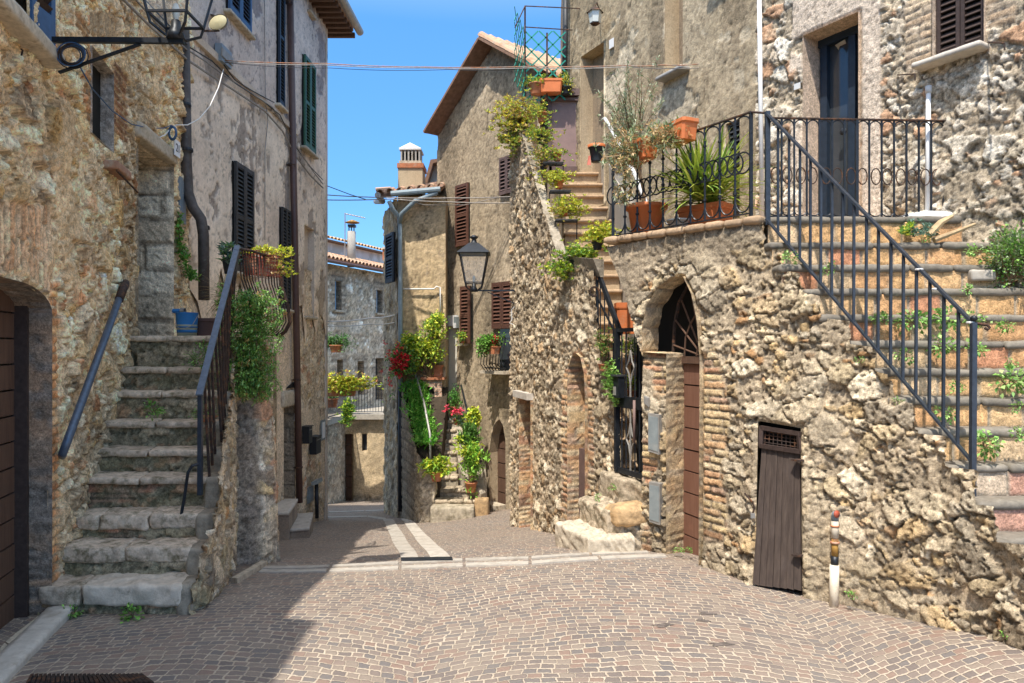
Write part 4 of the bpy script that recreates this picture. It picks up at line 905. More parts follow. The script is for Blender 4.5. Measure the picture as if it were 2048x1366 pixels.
def relM(s, z):
    A = rubble(s, z, .125, 1.4, .054, STONE, (.34,.27,.185), 101, .2, 1.1, .5)
    # diagonal smears of mortar
    pm = sm(.04, .16, fbm(s*1.8+z*.8, z*1.6, 5, 103)-.01); fine = fbm(s*28, z*28, 4, 104)
    A = (A[0]*(1-.5*pm)+.02*pm, lerp3(A[1], np.array([(.40,.325,.225)])*(1+.8*fine+.5*fbm(s*6, z*6, 4, 105))[:, None], .6*pm))
    B_ = bricks(s, z, .058, .22, .018, BRICK+[(.50,.37,.20)]*3, (.34,.27,.19), 106)
    for k, st_ in (('pier', 1.), ('rb', .9)):
        d, _, _ = near_poly(s, z, m_z[k]); m = pip(s, z, m_z[k])*sm(-.0, .05, d+.08*fbm(s*7, z*7, 3, 5)); q = m*(sm(-.10, -.02, fbm(s*3, z*3, 3, 107)) if k == 'pier' else 1.)
        A = blend(A, B_, q*st_)
    # smoother and darker under the terrace edge
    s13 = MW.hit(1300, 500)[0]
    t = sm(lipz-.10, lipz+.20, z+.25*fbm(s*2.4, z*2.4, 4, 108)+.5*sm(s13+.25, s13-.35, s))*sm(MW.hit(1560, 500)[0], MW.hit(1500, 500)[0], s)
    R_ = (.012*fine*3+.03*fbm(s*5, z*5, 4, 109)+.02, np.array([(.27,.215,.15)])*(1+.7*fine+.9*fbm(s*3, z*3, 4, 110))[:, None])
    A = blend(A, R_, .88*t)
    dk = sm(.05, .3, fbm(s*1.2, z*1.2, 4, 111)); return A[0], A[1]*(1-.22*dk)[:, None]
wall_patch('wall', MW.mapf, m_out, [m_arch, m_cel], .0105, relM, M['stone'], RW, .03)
reveal('arch_reveal', MW.mapf, m_arch, .19, M['stone'], RW, lambda s, z: blend(bricks(s, z, .062, .24, .014, [(.50,.35,.19),(.54,.41,.24),(.40,.28,.16),(.46,.36,.24)], (.26,.20,.13), 112), rubble(s, z, .12, 1.5, .03, STONE, (.36,.3,.22), 113), .25*np.ones(len(s))), skip=(11,), out=.05)
# arched door with fanlight
ad = thing('arched_door', 'tall weathered red brown plank door under an iron fanlight in the brick arch', 'door', MW.pp(1388, 1100, -.18))
aP = Plane(tuple(MW.P(MW.hit(1352, 900)[0], 0, -.17).xy), tuple(MW.P(MW.hit(1425, 900)[0], 0, -.17).xy))
a0, _ = aP.hit(1366, 900); a1, _ = aP.hit(1422, 900); _, zf = aP.hit(1390, 720); _, zb_ = aP.hit(1390, 1120); _, ztp = aP.hit(1372, 575)
b = MB(); planks(b, aP, a0, a1, zb_, zf-.03, -.02, 9, .03, .012, True); b.build('boards', M['wood_red'], ad)
b = MB(); pbox(b, aP, a0-.1, a1, zf-.03, zf+.03, -.01, .04); b.build('transom', M['wood_brown'], ad)
b = MB(); pbox(b, aP, a0-.9, a1+.1, zb_, ztp+.1, -.12, -.07); b.build('light_stop', M['black'], ad)  # black sheet added behind the boards to keep the gaps dark
f0 = aP.hit(1344, 715)[0]; rad = [(1346,715),(1349,650),(1358,605),(1378,568),(1392,590),(1404,640),(1409,715)]
b = MB(); b.tube([aP.pp(*p, .03) for p in rad], .016, 6); b.build('fanlight_frame', M['iron_rust'], ad)
ctr = aP.pp(1406, 713, .035)
for k, p in enumerate([(1347,690),(1351,640),(1363,600),(1380,572)]):
    b = MB(); b.tube([ctr, aP.pp(*p, .035)], .008, 6); b.build('fanlight_bar', M['wood_brown'], ad)
b = MB(); b.tube([aP.pp(1369,712,.04), aP.pp(1371,675,.04), aP.pp(1380,650,.04), aP.pp(1390,632,.04), aP.pp(1402,620,.04)], .008, 6); b.build('fanlight_arc', M['wood_brown'], ad)
b = MB(); b.tube([aP.pp(1393,712,.04), aP.pp(1396,695,.04), aP.pp(1402,685,.04)], .008, 6); b.build('fanlight_arc', M['wood_brown'], ad)
# cellar door of dark planks
cd = thing('cellar_door', 'low door of dark weathered planks with a barred gap on top, set in the rubble wall', 'door', MW.pp(1555, 1180, 0))
q = [MW.pp(1510,1168,.030), MW.pp(1607,1180,.030), MW.pp(1600,905,.002), MW.pp(1524,893,.002)]
n_ = (q[1]-q[0]).cross(q[3]-q[0]).normalized()
if n_.y > 0: n_ = -n_
for k in range(7):
    t0 = (k+.03)/7; t1 = (k+.97)/7; P = [q[0].lerp(q[1], t0), q[0].lerp(q[1], t1), q[3].lerp(q[2], t1), q[3].lerp(q[2], t0)]; jj = random.uniform(-.004, .004)
    P[0] = P[0]+(P[3]-P[0])*random.uniform(-.0, .012); b = MB(); b.add([p+n_*jj for p in P]+[p-n_*.03 for p in P], [(0,1,2,3),(0,4,5,1),(1,5,6,2),(2,6,7,3),(3,7,4,0)]); b.build('plank', M['wood_dark'], cd)
fr = [MW.pp(1519,857,.05), MW.pp(1603,869,.05)]; 
for A_, B_ in ((MW.pp(1521,855,.0), MW.pp(1604,868,.0)), (MW.pp(1522,891,.012), MW.pp(1603,903,.012)), (MW.pp(1524,852,.0), MW.pp(1522,892,.0)), (MW.pp(1598,866,.0), MW.pp(1601,903,.0))):
    b = MB(); b.bar(A_, B_, .03, .03); b.build('frame', M['sh_dark'], cd)
b = MB()
for k in range(4): t = (k+.6)/4.4; b.tube([MW.pp(1524,858,-.015).lerp(MW.pp(1522,890,-.015), t), MW.pp(1600,869,-.015).lerp(MW.pp(1602,902,-.015), t)], .004, 5)
for k in range(9): t = (k+.6)/9.2; b.tube([MW.pp(1524,858,-.015).lerp(MW.pp(1600,869,-.015), t), MW.pp(1522,890,-.015).lerp(MW.pp(1602,902,-.015), t)], .004, 5)
b.build('mesh', M['iron_rust'], cd)
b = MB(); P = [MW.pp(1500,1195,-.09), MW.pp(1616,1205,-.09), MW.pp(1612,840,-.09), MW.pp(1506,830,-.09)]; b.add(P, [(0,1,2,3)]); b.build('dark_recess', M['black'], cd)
for row in (918, 1107):
    b = MB(); b.bar(MW.pp(1594,row,.04), MW.pp(1612,row+2,.055), .05, .012, (0,0,1)); b.build('hinge', M['iron_rust'], cd)
b = MB(); b.tube([MW.pp(1500,985,.06), MW.pp(1512,992,.09), MW.pp(1520,1000,.09), MW.pp(1523,1012,.08), MW.pp(1519,1025,.08)], .007, 6); b.build('chain', M['iron_rust'], cd)
b = MB(); b.box(MW.pp(1520,1028,.085), (.03,.02,.035)); b.build('padlock', M['zinc'], cd)
# wall panels
def wpanel(c, rt, rb, lab, name='meter_cabinet', cat='meter cabinet', mat='panel_grey', grp=None, w=22, th=.05):
    t = thing(name, lab, cat, MW.pp(c, rb, .05), grp); P = [MW.pp(c-w/2, rb-2, th), MW.pp(c+w/2, rb+5, th), MW.pp(c+w/2, rt+3, th), MW.pp(c-w/2, rt-1, th)]
    n = (P[1]-P[0]).cross(P[3]-P[0]).normalized(); n = n if n.y < 0 else -n
    b = MB(); b.add([p+n*.015 for p in P]+[p-n*.05 for p in P], [(0,1,2,3),(0,4,5,1),(1,5,6,2),(2,6,7,3),(3,7,4,0)]); b.build('frame', M['zinc'], t)
    m = sum(P, Vector())/4; Q = [m+(p-m)*.86 for p in P]; b = MB(); b.add([p+n*.02 for p in Q]+[p for p in Q], [(0,1,2,3),(0,4,5,1),(1,5,6,2),(2,6,7,3),(3,7,4,0)]); b.build('door', M[mat], t)
wpanel(1316, 826, 903, 'upper blue grey meter cabinet on the brick pier beside the gate')
wpanel(1318, 963, 1043, 'lower blue grey meter panel on the brick pier, nearest the ground')
wpanel(1301, 792, 808, 'small brass doorbell plate above the meter panels', 'doorbell', 'doorbell', 'zinc', None, 9)
# rust patched standpipe by the wall
sp = thing('standpipe', 'cream plastic pipe with a rusty metal upper half standing against the rubble wall', 'pipe', MW.pp(1679, 1212, .05))
o_ = .075
def tb(p0, p1, r, name, mat, parent, n=14): b = MB(); b.tube([MW.pp(*p0, o_), MW.pp(*p1, o_)], r, n); return b.build(name, M[mat], parent, True)
tb((1679,1214),(1680,1125),.030,'pipe','pvc',sp); tb((1680,1130),(1681,1108),.024,'tarred_joint','iron',sp); tb((1681,1110),(1681,1070),.021,'pipe','rust_yellow' if 'rust_yellow' in M else 'iron_rust',sp)
tb((1681,1083),(1681,1079),.029,'collar','terracotta',sp); tb((1681,1072),(1681,1038),.023,'pipe','pvc',sp); tb((1681,1050),(1681,1047),.027,'collar','terracotta',sp)
b = MB(); b.tube([MW.pp(1681,1038,o_), MW.pp(1681,1030,o_), MW.pp(1684,1025,o_+.01), MW.pp(1688,1024,o_+.02)], .024, 12); b.build('elbow', M['box_blue'], sp, True)
b = MB(); b.tube([MW.pp(1687,1024,o_+.02), MW.pp(1690,1024,o_+.024)], .024, 12); b.build('cap', M['plastic_red'], sp, True)

# ---------------------------------------------------------------- terrace
TZ = 2.60
TR = thing('terrace', 'raised terrace with a worn tile edge in front of the upper doors', 'terrace', (2.0, 6.3, 2.5))
edge = [(1213, 6.44), (1300, 6.10), (1415, 5.68), (1530, 5.35)]
ep = [((c-1024)/F*y, y) for c, y in edge]
tan_ = (Vector(ep[-1])-Vector(ep[0])).normalized(); nr = Vector((tan_.y, -tan_.x)); nr = -nr if nr.dot(Vector(ep[0])) > 0 else nr
for i in range(3):
    for k in range(3):
        p0 = Vector(ep[i]).lerp(Vector(ep[i+1]), k/3+.006); p1 = Vector(ep[i]).lerp(Vector(ep[i+1]), (k+1)/3-.006)
        V, Fc = rough_block([tuple(p0+nr*.07), tuple(p1+nr*.07), tuple(p1-nr*.18), tuple(p0-nr*.18)], TZ-.055, TZ+.005, .02, .025, .008, 8, i*5+k)
        mk('edge_tile', V, Fc, M['nosing_tan'], TR, None, True)
b = MB(); b.prism([(.95, 6.5), (1.9, 5.48), (3.4, 5.50), (3.2, 5.9), (2.49, 7.1), (2.3, 7.8), (1.42, 9.2), (1.40, 7.0)], TZ-.12, TZ-.01); b.build('floor', M['nosing_tan'], TR)
# ---------------------------------------------------------------- right staircase
RS = thing('stone_staircase', 'wide sunlit staircase with grey rounded nosings and tan stone risers up to the terrace', 'stairs', (2.7, 4.6, -.1))
NE = [(1540,485),(1560,530),(1610,577),(1640,630),(1698,682),(1750,737),(1780,795),(1832,858),(1890,928),(1955,1000),(1995,1075),(2062,1150)]
STEPS = []
for i, (c, r) in enumerate(NE):
    y = 5.23-.133*i; z = CAMZ-(r-HOR)*y/F; STEPS.append(((c-1024)/F*y, y, z))
STEPS = [((1532-1024)/F*5.36, 5.36, TZ)]+STEPS
for i, (x, y, z) in enumerate(STEPS):
    xr = 3.72 if i > 0 else 3.45; slope = -.02 if i < 8 else .01; yb = y+.2
    cuts = [0, .34+.1*((i*7) % 3), .72, 1.0]; th = .055
    for q in range(3):
        a0 = x-.02+(xr-x)*cuts[q]+(.003 if q else 0); a1 = x-.02+(xr-x)*cuts[q+1]-.003
        V, Fc = rough_block([(a0, y-.035), (a1, y-.035+slope*.1), (a1, yb), (a0, yb)], z-th+random.uniform(-.002,.002), z+random.uniform(-.005, .005), .018, .024, .012, 10, 40+i*4+q)
        mk('tread', V, Fc, M['nosing'], RS, None, True)
    if i+1 < len(STEPS):
        x2, y2, z2 = STEPS[i+1]
    else: z2 = -.4
    rw = PolyWall([(x+.01, y), (xr, y)])
    def relS(s, zz, i=i, zb=z2, hgt=z-z2):
        sw = s+.02*fbm(s*6, zz*6, 3, 200+i); u = sw/.26+i*.37; c = np.floor(u+.3*vn(sw*2, sw*0, 201+i)); f = frac(u+.3*vn(sw*2, sw*0, 201+i)); e = np.minimum(np.minimum(f, 1-f)*.26, np.minimum(zz-zb, zb+hgt-zz)+.012)
        b_ = sm(.003, .016, e+.012*fbm(s*22, zz*22, 3, 202+i)); idd = _h(c, c*0+i, 3, 204); fine = fbm(s*26, zz*26, 4, 203+i)
        colr = pal(idd, [(.56,.34,.16),(.60,.40,.21),(.54,.31,.15),(.52,.25,.14),(.62,.44,.26),(.57,.36,.18)] if i < 9 else [(.50,.28,.20),(.54,.42,.30),(.50,.38,.26)])*(1+.6*fine)[:, None]
        return b_*.014+fine*.012, lerp3(np.array([(.33,.28,.21)])*np.ones((len(s), 1)), colr, b_)
    wall_patch('riser', rw.mapf, rect(0, rw.L, z2-.02, z-th+.012), [], .018, relS, M['stone'], RS, .02)
    b = MB(); b.prism([(x+.03, y+.06), (xr, y+.06), (xr, y+.40), (x+.0, y+.40)], -.7, z-th-.002); b.build('fill', M['stone_far'], RS)
# ---------------------------------------------------------------- steps up to the gate
GS = thing('gate_steps', 'three irregular sunlit stone steps in front of the iron gate', 'steps', (.8, 6.3, -.2))
for k, (poly, z0, z1, mat, amp) in enumerate([([(.395, 6.55), (.65, 5.99), (1.06, 6.02), (1.0, 6.9)], -.4, -.035, 'travertine', .02), ([(.63, 6.68), (.83, 6.18), (1.30, 6.18), (1.05, 7.0)], -.3, .165, 'step_pale', .022), ([(.85, 6.85), (1.00, 6.45), (1.34, 6.28), (1.25, 7.1)], -.2, .385, 'step_pale', .015)]):
    V, Fc = rough_block(poly, z0, z1, .015, .025, amp*1.5, 13, 80+k); mk('step', V, Fc, M[mat], GS, None, True)
V, Fc = rough_block([(.80, 6.30), (.92, 6.10), (1.24, 6.13), (1.15, 6.40)], .02, .215, .02, .06, .03, 7, 91); tag(mk('boulder', V, Fc, M['boulder'], GS, None, True), 'rough orange boulder let into the steps')
# ---------------------------------------------------------------- tower wall left of the gate
TW = thing('tower_wall', 'tall rough stone wall left of the gate with an arched niche doorway', 'wall', (.5, 8, -.6))
tW = PolyWall([(-.02, 9.86), (.03, 9.78), (.49, 8.0), (1.03, 6.77), (1.10, 6.72)])
t_out = tW.poly([(1040,1100)])[:0]+[(0, -1.3), (tW.L, -.6)]+tW.poly([(1237,742),(1204,738),(1196,640),(1190,520),(1118,512),(1090,430),(1062,330),(1040,250),(1031,226)])
t_out[-1] = (0, t_out[-1][1])
t_arch = tW.poly([(1141,1075),(1141,770),(1143,735),(1150,713),(1158,706),(1167,714),(1174,745),(1176,790),(1176,1080)])
t_door = tW.poly([(1043,1080),(1043,793),(1067,797),(1067,1080)])
t_br = tW.poly([(1125,1080),(1125,770),(1138,720),(1160,695),(1178,720),(1190,800),(1190,1080)])
def relT(s, z):
    A = rubble(s, z, .10, 1.15, .042, [(.47,.37,.24),(.56,.46,.32),(.40,.31,.20),(.33,.26,.17),(.60,.51,.37),(.44,.30,.17),(.28,.22,.15)], (.36,.28,.19), 301, .22, 1.1, .35)
    m = pip(s, z, t_br).astype(float); A = blend(A, bricks(s, z, .06, .2, .02, BRICK, (.42,.36,.27), 302), m*.9)
    return A
wall_patch('wall', tW.mapf, t_out, [t_arch, t_door], .016, relT, M['stone'], TW, .03)
reveal('niche_reveal', tW.mapf, t_arch, .24, M['stone'], TW, lambda s, z: bricks(s, z, .06, .24, .014, BRICK, (.36,.3,.22), 303), out=.04)
reveal('doorway_reveal', tW.mapf, t_door, .30, M['stone'], TW, lambda s, z: bricks(s, z, .06, .24, .014, BRICK, (.36,.3,.22), 304), out=.04)
tP = tW.pl[2]
def tq(px, row, o): 
    for i in (1, 2):
        a, z = tW.pl[i].hit(px, row, o)
        if a <= tW.l[i] or i == 2: return tW.pl[i].P(a, z, o)
s0, _ = tP.hit(1150, 900, -.2); s1, _ = tP.hit(1192, 900, -.2)
b = MB(); pbox(b, tP, s0-.1, s1, tP.hit(1160, 1045)[1], tP.hit(1160, 700)[1], -.24, -.21); b.build('door', M['sh_dark'], TW)
b = MB(); pbox(b, tP, tP.hit(1158,900,-.13)[0], tP.hit(1186,900,-.13)[0], tP.hit(1170,1045)[1], tP.hit(1170, 905)[1], -.15, -.10); tag(b.build('door_panel', M['wood_purple_dark'], TW), 'mauve brown lower panel in the arched niche')
tL = tW.pl[1]
b = MB(); pbox(b, tL, tL.hit(1040,900)[0]-.1, tL.hit(1070,900)[0]+.1, -1.3, tL.hit(1055,790)[1]+.1, -.33, -.30); b.build('door', M['plaster_buttress'], TW)
b = MB(); pbox(b, tL, tL.hit(1038,790)[0], tL.hit(1067,790)[0], tL.hit(1055,797)[1], tL.hit(1055,784)[1], -.05, .09); tag(b.build('lintel', M['marble'], TW), 'white stone lintel over the narrow doorway')
b = MB(); b.prism([(.30, 9.95), (.33, 9.6), (.74, 8.1), (.95, 7.4), (.98, 7.5), (.84, 8.4), (.62, 10.0)], -1.4, 1.0); b.build('core', M['stone_far'], TW)
b = MB(); b.prism([(.06, 9.9), (.12, 9.7), (.30, 9.65), (.36, 10.0), (.40, 10.8), (.2, 10.6)], -1.4, 4.9); b.build('core', M['stone_far'], TW)
# thickness of the parapet: cap stones following the slope
par = [(1031,226,9.82),(1040,252,9.55),(1062,332,9.05),(1090,432,8.45),(1118,514,7.92),(1152,520,7.5),(1190,524,7.08)]
for (c0, r0, y0), (c1, r1, y1) in zip(par[:-1], par[1:]):
    a_ = PX(c0, r0, y0); b_ = PX(c1, r1, y1); d = (b_-a_); nn = Vector((d.y, -d.x, 0)).normalized(); nn = nn if nn.x > 0 else -nn
    b = MB(); q0 = [a_-nn*.02, b_-nn*.02, b_+nn*.10, a_+nn*.10]; b.add([p+Vector((0,0,.03)) for p in q0]+[p-Vector((0,0,.15)) for p in [a_-nn*-.06, b_-nn*-.06, b_+nn*.10, a_+nn*.10]], [(0,1,2,3),(0,4,5,1),(1,5,6,2),(2,6,7,3),(3,7,4,0)]); b.build('coping', M['stone_cap'], TW)
# ---------------------------------------------------------------- long flight between tower wall and terrace
FL = thing('upper_stairs', 'narrow worn flight of stairs climbing from the gate to the mauve panel', 'stairs', (1.15, 7, .4))
FS = []
for k in range(19):
    y = 6.95+k*.186; z = .45+(y-6.95)*1.115; xl = np.interp(y, [6.9, 8.0, 9.2, 10.4], [1.02, .88, .80, .80]); xr = np.interp(y, [6.9, 8.4, 9.4, 10.4], [1.34, 1.36, 1.38, 1.36])
    V, Fc = rough_block([(xl-.1, y-.02), (xr, y-.02), (xr, y+.25), (xl-.1, y+.25)], z-.05, z, .03, .02, .006, 8, 400+k); mk('tread', V, Fc, M['nosing_tan'], FL, None, True)
    b = MB(); b.box(((xl+xr)/2-.05, y+.16, z-.13), (xr-xl+.08, .26, .16)); b.build('riser', M['plaster_tan'], FL)
b = MB(); b.prism([(1.36, 7.0), (1.46, 7.0), (1.46, 9.4), (1.38, 10.2), (1.30, 10.2), (1.37, 9.4)], .2, [2.7, 2.7, 3.9, 4.55, 4.55, 3.9]); b.v = b.v; b.build('side_wall', M['plaster_grey'], FL)
b = MB(); b.add([(.86, 8.2, .3), (1.36, 8.6, .3), (1.36, 8.6, 1.9), (.86, 8.2, 1.9)], [(0,1,2,3)]);
# ---------------------------------------------------------------- brown rendered house behind the flight
BH = thing('brown_house', 'tall brown rendered house with a half open door at the top of the stairs', 'house', (1.7, 9.5, 2.6))
bP = Plane((.82, 10.71), (2.586, 7.3)); bW = PolyWall([(.82, 10.71), (2.586, 7.3)])
bd = rect(bP.hit(1162, 200)[0], bP.hit(1208, 200)[0], 3.6, bP.hit(1183, 100)[1]); bw1 = rect(bP.hit(1330, 90)[0], bP.hit(1366, 90)[0], bP.hit(1348, 150)[1], 6.9); bw2 = rect(bP.hit(1452, 260)[0], bP.hit(1480, 260)[0], 2.6, bP.hit(1465, 243)[1])
def relBr(s, z): return plast(s, z, (.30,.235,.15), (.38,.305,.205), (.17,.13,.085), (.44,.37,.265), 311, .17, .9, 1.4)
wall_patch('wall', bW.mapf, rect(0, bW.L, 2.3, 7.6), [bd, bw1, bw2], .022, relBr, M['plast_rough'], BH, .03)
for h, d_ in ((bd, .28), (bw1, .3), (bw2, .1)): reveal('reveal', bW.mapf, h, d_, M['plaster_tan'], BH, lambda s, z: (.01*fbm(s*8, z*8, 3, 3), np.ones((len(s), 3))))
b = MB(); pbox(b, bP, bd[0][0]+.02, bd[1][0]+.3, 3.6, bd[2][1]+.1, -.33, -.28); dd = b.build('door', M['sh_dark'], BH)
b = MB(); pbox(b, bP, bd[0][0]+.3, bd[0][0]+.34, 4.1, bd[2][1], -.28, -.24); pbox(b, bP, bd[1][0]-.06, bd[1][0], 4.1, bd[2][1], -.28, -.22); pbox(b, bP, bd[0][0]+.3, bd[1][0], 4.55, 4.62, -.28, -.23); b.build('frame', M['wood_purple_dark'], dd)
b = MB(); pbox(b, bP, bw1[0][0], bw1[1][0]+.3, bw1[0][1], 6.9, -.36, -.33); g = b.build('window', M['glass'], BH)
b = MB(); pbox(b, bP, bw1[1][0]-.10, bw1[1][0]-.04, bw1[0][1], 6.9, -.24, -.2); b.build('frame', M['sh_dark'], g)
sill(bP, bw1[0][0]-.02, bw1[1][0]+.12, bw1[0][1]+.01, BH, M['zinc'], .14, .05)
shutter(bP, 1455, 1479, 246, 330, M['sh_black'], BH, -.05, 2, 'small dark shutters behind the yucca')
b = MB(); b.prism([(.95, 10.9), (2.95, 7.1), (9, 7.1), (9, 11.5)], 2.2, 7.6); b.build('wall_core', M['plaster_dark'], BH)
b = MB(); b.prism([(.78, 10.75), (.82, 10.70), (1.2, 10.9), (1.2, 13), (.9, 13)], 2.2, 7.6); b.build('side_wall', M['plaster_dark'], BH)
b = MB(); b.prism([(.95, 10.9), (2.6, 7.3), (9, 7.1), (9, 13), (.95, 13)], 7.6, 7.7); b.build('roof', M['tiles'], BH)
# rusty frame of old door trim patches
b = MB(); pbox(b, bP, bP.hit(1226,90)[0]-.05, bP.hit(1226,90)[0]+.05, bP.hit(1224,98)[1], bP.hit(1224,80)[1], .02, .03); b.build('plate', M['white_metal'], BH)
# mauve panel at the stair head
MP = thing('wooden_panel', 'mauve brown wooden panel closing the stair head below the flower boxes', 'panel', PX(1128, 345, 10.45))
zb_ = CAMZ-(346-HOR)*10.45/F; zt_2 = CAMZ-(190-HOR)*10.45/F; xa, xb = PX(1098,0,10.45).x, PX(1159,0,10.45).x
b = MB(); b.box(((xa+xb)/2, 10.46, (zb_+zt_2)/2), (xb-xa, .03, zt_2-zb_)); b.build('board', M['wood_purple'], MP)
for q in ((xa-.015, xa+.04), (xb-.04, xb+.015)): b = MB(); b.box(((q[0]+q[1])/2, 10.44, (zb_+zt_2)/2), (q[1]-q[0], .05, zt_2-zb_)); b.build('frame', M['wood_purple_dark'], MP)
b = MB(); b.box(((xa+xb)/2, 10.43, zt_2+.02), (xb-xa+.16, .12, .10)); b.box(((xa+xb)/2, 10.43, zt_2-.08), (xb-xa, .07, .04)); b.build('cornice', M['wood_purple_dark'], MP)
b = MB(); b.box(((xa+xb)/2, 10.44, zb_+.05), (xb-xa, .05, .08)); b.build('frame', M['wood_purple_dark'], MP)
# ---------------------------------------------------------------- upper rubble house at the right
UH = thing('rubble_house', 'pale rubble house with a glazed door and brown louvred shutters above the terrace', 'house', (3, 6.2, 2.6))
uP = Plane((6.708-.6*7.05, 7.05), (6.708-.6*3.0, 3.0)); uW = PolyWall([(6.708-.6*7.05, 7.05), (6.708-.6*3.0, 3.0)])
ud0 = uP.hit(1611, 200)[0]; ud1 = uP.hit(1722, 200)[0]; udz = uP.hit(1665, 50)[1]; u_door = rect(ud0, ud1, 2.4, udz)
us0 = uP.hit(1870, 60)[0]; us1 = uP.hit(1973, 60)[0]; usz = uP.hit(1922, 108)[1]; u_win = rect(us0, us1, usz, usz+1.15)
u_lin = rect(ud0-.14, ud1+.02, udz, udz+.42); u_jr = rect(ud1, ud1+.20, 2.4, udz+.12); u_jl = rect(ud0-.16, ud0, 2.4, udz)
u_b1 = rect(us0-.24, us0, usz-.03, usz+1.4); u_b2 = rect(us1, us1+.2, usz+.1, usz+1.4)
def relU(s, z):
    A = rubble(s, z, .135, 1.25, .048, [(.58,.50,.39),(.68,.61,.50),(.48,.40,.30),(.54,.46,.34),(.44,.34,.23),(.46,.28,.17),(.58,.51,.41),(.64,.57,.46),(.36,.30,.23)], (.38,.31,.22), 501, .2, 1.15, .45)
    fine = fbm(s*30, z*30, 4, 502); pit = sm(.08, .2, fbm(s*42, z*42, 3, 503))
    T = (.03+.008*fine-pit*.006, np.array([(.56,.46,.36)])*(1+.4*fine)[:, None]*(1-.45*pit)[:, None])
    for k, r_ in enumerate((u_lin, u_jr, u_jl)):
        d, _, _ = near_poly(s, z, r_); m = pip(s, z, r_)*sm(0, .02, d); A = blend(A, T, m*(.95 if k < 2 else sm(-.1, .1, fbm(s*4, z*4, 3, 4)+.03)))
    B_ = bricks(s, z, .062, .3, .012, [(.44,.34,.23),(.48,.38,.27),(.40,.29,.19)], (.40,.33,.25), 504)
    for r_ in (u_b1, u_b2):
        d, _, _ = near_poly(s, z, r_); m = pip(s, z, r_)*sm(-.01, .03, d+.06*fbm(s*9, z*9, 2, 5)); A = blend(A, B_, m.astype(float))
    return A
wall_patch('wall', uW.mapf, [(0, 1.2), (uW.L, -.5), (uW.L, 6.6), (0, 6.6)], [u_door, u_win], .0135, relU, M['stone'], UH, .04)
reveal('door_reveal', uW.mapf, u_door, .24, M['stone'], UH, lambda s, z: (.004*fbm(s*20, z*20, 3, 3), np.array([(.50,.38,.28)])*(1+.5*fbm(s*9, z*9, 4, 6))[:, None]), out=.04)
reveal('window_reveal', uW.mapf, u_win, .06, M['stone'], UH, lambda s, z: (.004*fbm(s*20, z*20, 3, 3), np.array([(.46,.36,.27)])*(1+.5*fbm(s*9, z*9, 4, 6))[:, None]), out=.04)
b = MB(); pbox(b, uP, ud0, ud1+.1, 2.4, udz+.02, -.27, -.24); gd = b.build('glass_door', M['glass'], UH)
fd = [ud0+.13, ud0+.17, (ud0+ud1)/2+.08, (ud0+ud1)/2+.13, ud1-.01]
for a_, c_ in ((ud0+.02, ud0+.09), ((ud0+ud1)/2+.03, (ud0+ud1)/2+.10), (ud1-.04, ud1+.04)):
    b = MB(); pbox(b, uP, a_, c_, 2.4, udz, -.24, -.19); b.build('frame', M['sh_navy'], gd)
b = MB(); pbox(b, uP, ud0, ud1+.05, udz-.07, udz, -.24, -.185); b.build('frame', M['sh_navy'], gd)
b = MB(); b.lathe(uP.pp(1686, 263, -.16), [(.0, -.02), (.03, -.012), (.034, .0), (.02, .015), (0, .02)], 12, None, (uP.D, Vector((0,0,1)), uP.N)); b.build('knob', M['iron'], gd)
b = MB(); pprism(b, uP, uP.poly([(1646,82),(1666,70),(1668,78),(1655,84),(1653,92),(1650,86)]), -.18, -.175); b.build('sticker', M['straw'], gd)
shutter(uP, 1872, 1971, 40, 108, M['sh_dark'], UH, -.035, 2, 'dark brown louvred shutters over the stone sill', z=(usz+.02, usz+1.13), slat=.05)
sill(uP, us0-.10, us1+.03, usz, UH, M['marble'], .16, .045, lab='pale stone sill under the dark brown shutters')
b = MB(); pbox(b, uP, ud0-.085, ud0-.02, uP.hit(1630,170)[1], uP.hit(1630,158)[1], .045, .055); b.build('door_number', M['white_metal'], UH)
for p0, p1, r_ in (((1976,84),(2009,86),.006), ((1795,150),(1830,148),.006)):
    b = MB(); a_ = uP.pp(*p0, .02); e_ = uP.pp(*p1, .30); b.tube([a_, e_, e_+Vector((.0,.0,-.05))], r_, 6); b.build('iron_hook', M['iron_rust'], UH)
body('wall_core', [tuple(uP.P(.0, 0, -.3).xy), tuple(uP.P(uW.L, 0, -.3).xy), (9, 3.0), (9, 7.1)], -1, 6.6, M['stone_far'], UH)
body('roof', [(2.0, 7.4), (4.6, 2.8), (9, 2.8), (9, 7.4)], 6.6, 6.7, M['tiles'], UH)
pipe([PX(1518,-60,6.88), PX(1524,440,6.88)], .022, 'downpipe', M['white_metal'], UH, lab='thin white pipe at the corner of the rubble house')
# ================================================================ CENTRE: gabled house
GH = thing('gabled_house', 'brown rendered house with a steep gable, mauve and brown shutters and a white door strip', 'house', (-.7, 14, -1.3))
gP = Plane((-1.54, 15.0), (.056, 13.0)); gW = PolyWall([(-1.62, 15.1), (.50, 12.444)])
def gr_(px0, px1, rt, rb): s0 = gWp.hit(px0, rt)[0]; s1 = gWp.hit(px1, rt)[0]; c = (px0+px1)/2; return rect(s0, s1, gWp.hit(c, rb)[1], gWp.hit(c, rt)[1])
gWp = gW.pl[0]
sR, zR = gWp.hit(985, 92); sL, zL = gWp.hit(881, 264); sE = gW.L; zE = zR-(sE-sR)*(zR-zL)/(sR-sL)
g_out = [(0, -1.9), (sE, -1.6), (sE, zE), (sR, zR), (sL, zL), (0, zL-.05)]
g_door = gr_(893, 914, 652, 800); g_ar = gWp.poly([(979,1030),(979,905),(983,870),(991,845),(999,838),(1006,850),(1011,880),(1012,1030)]); g_lo = gWp.poly([(939,880),(940,820),(948,810),(956,822),(958,880)])
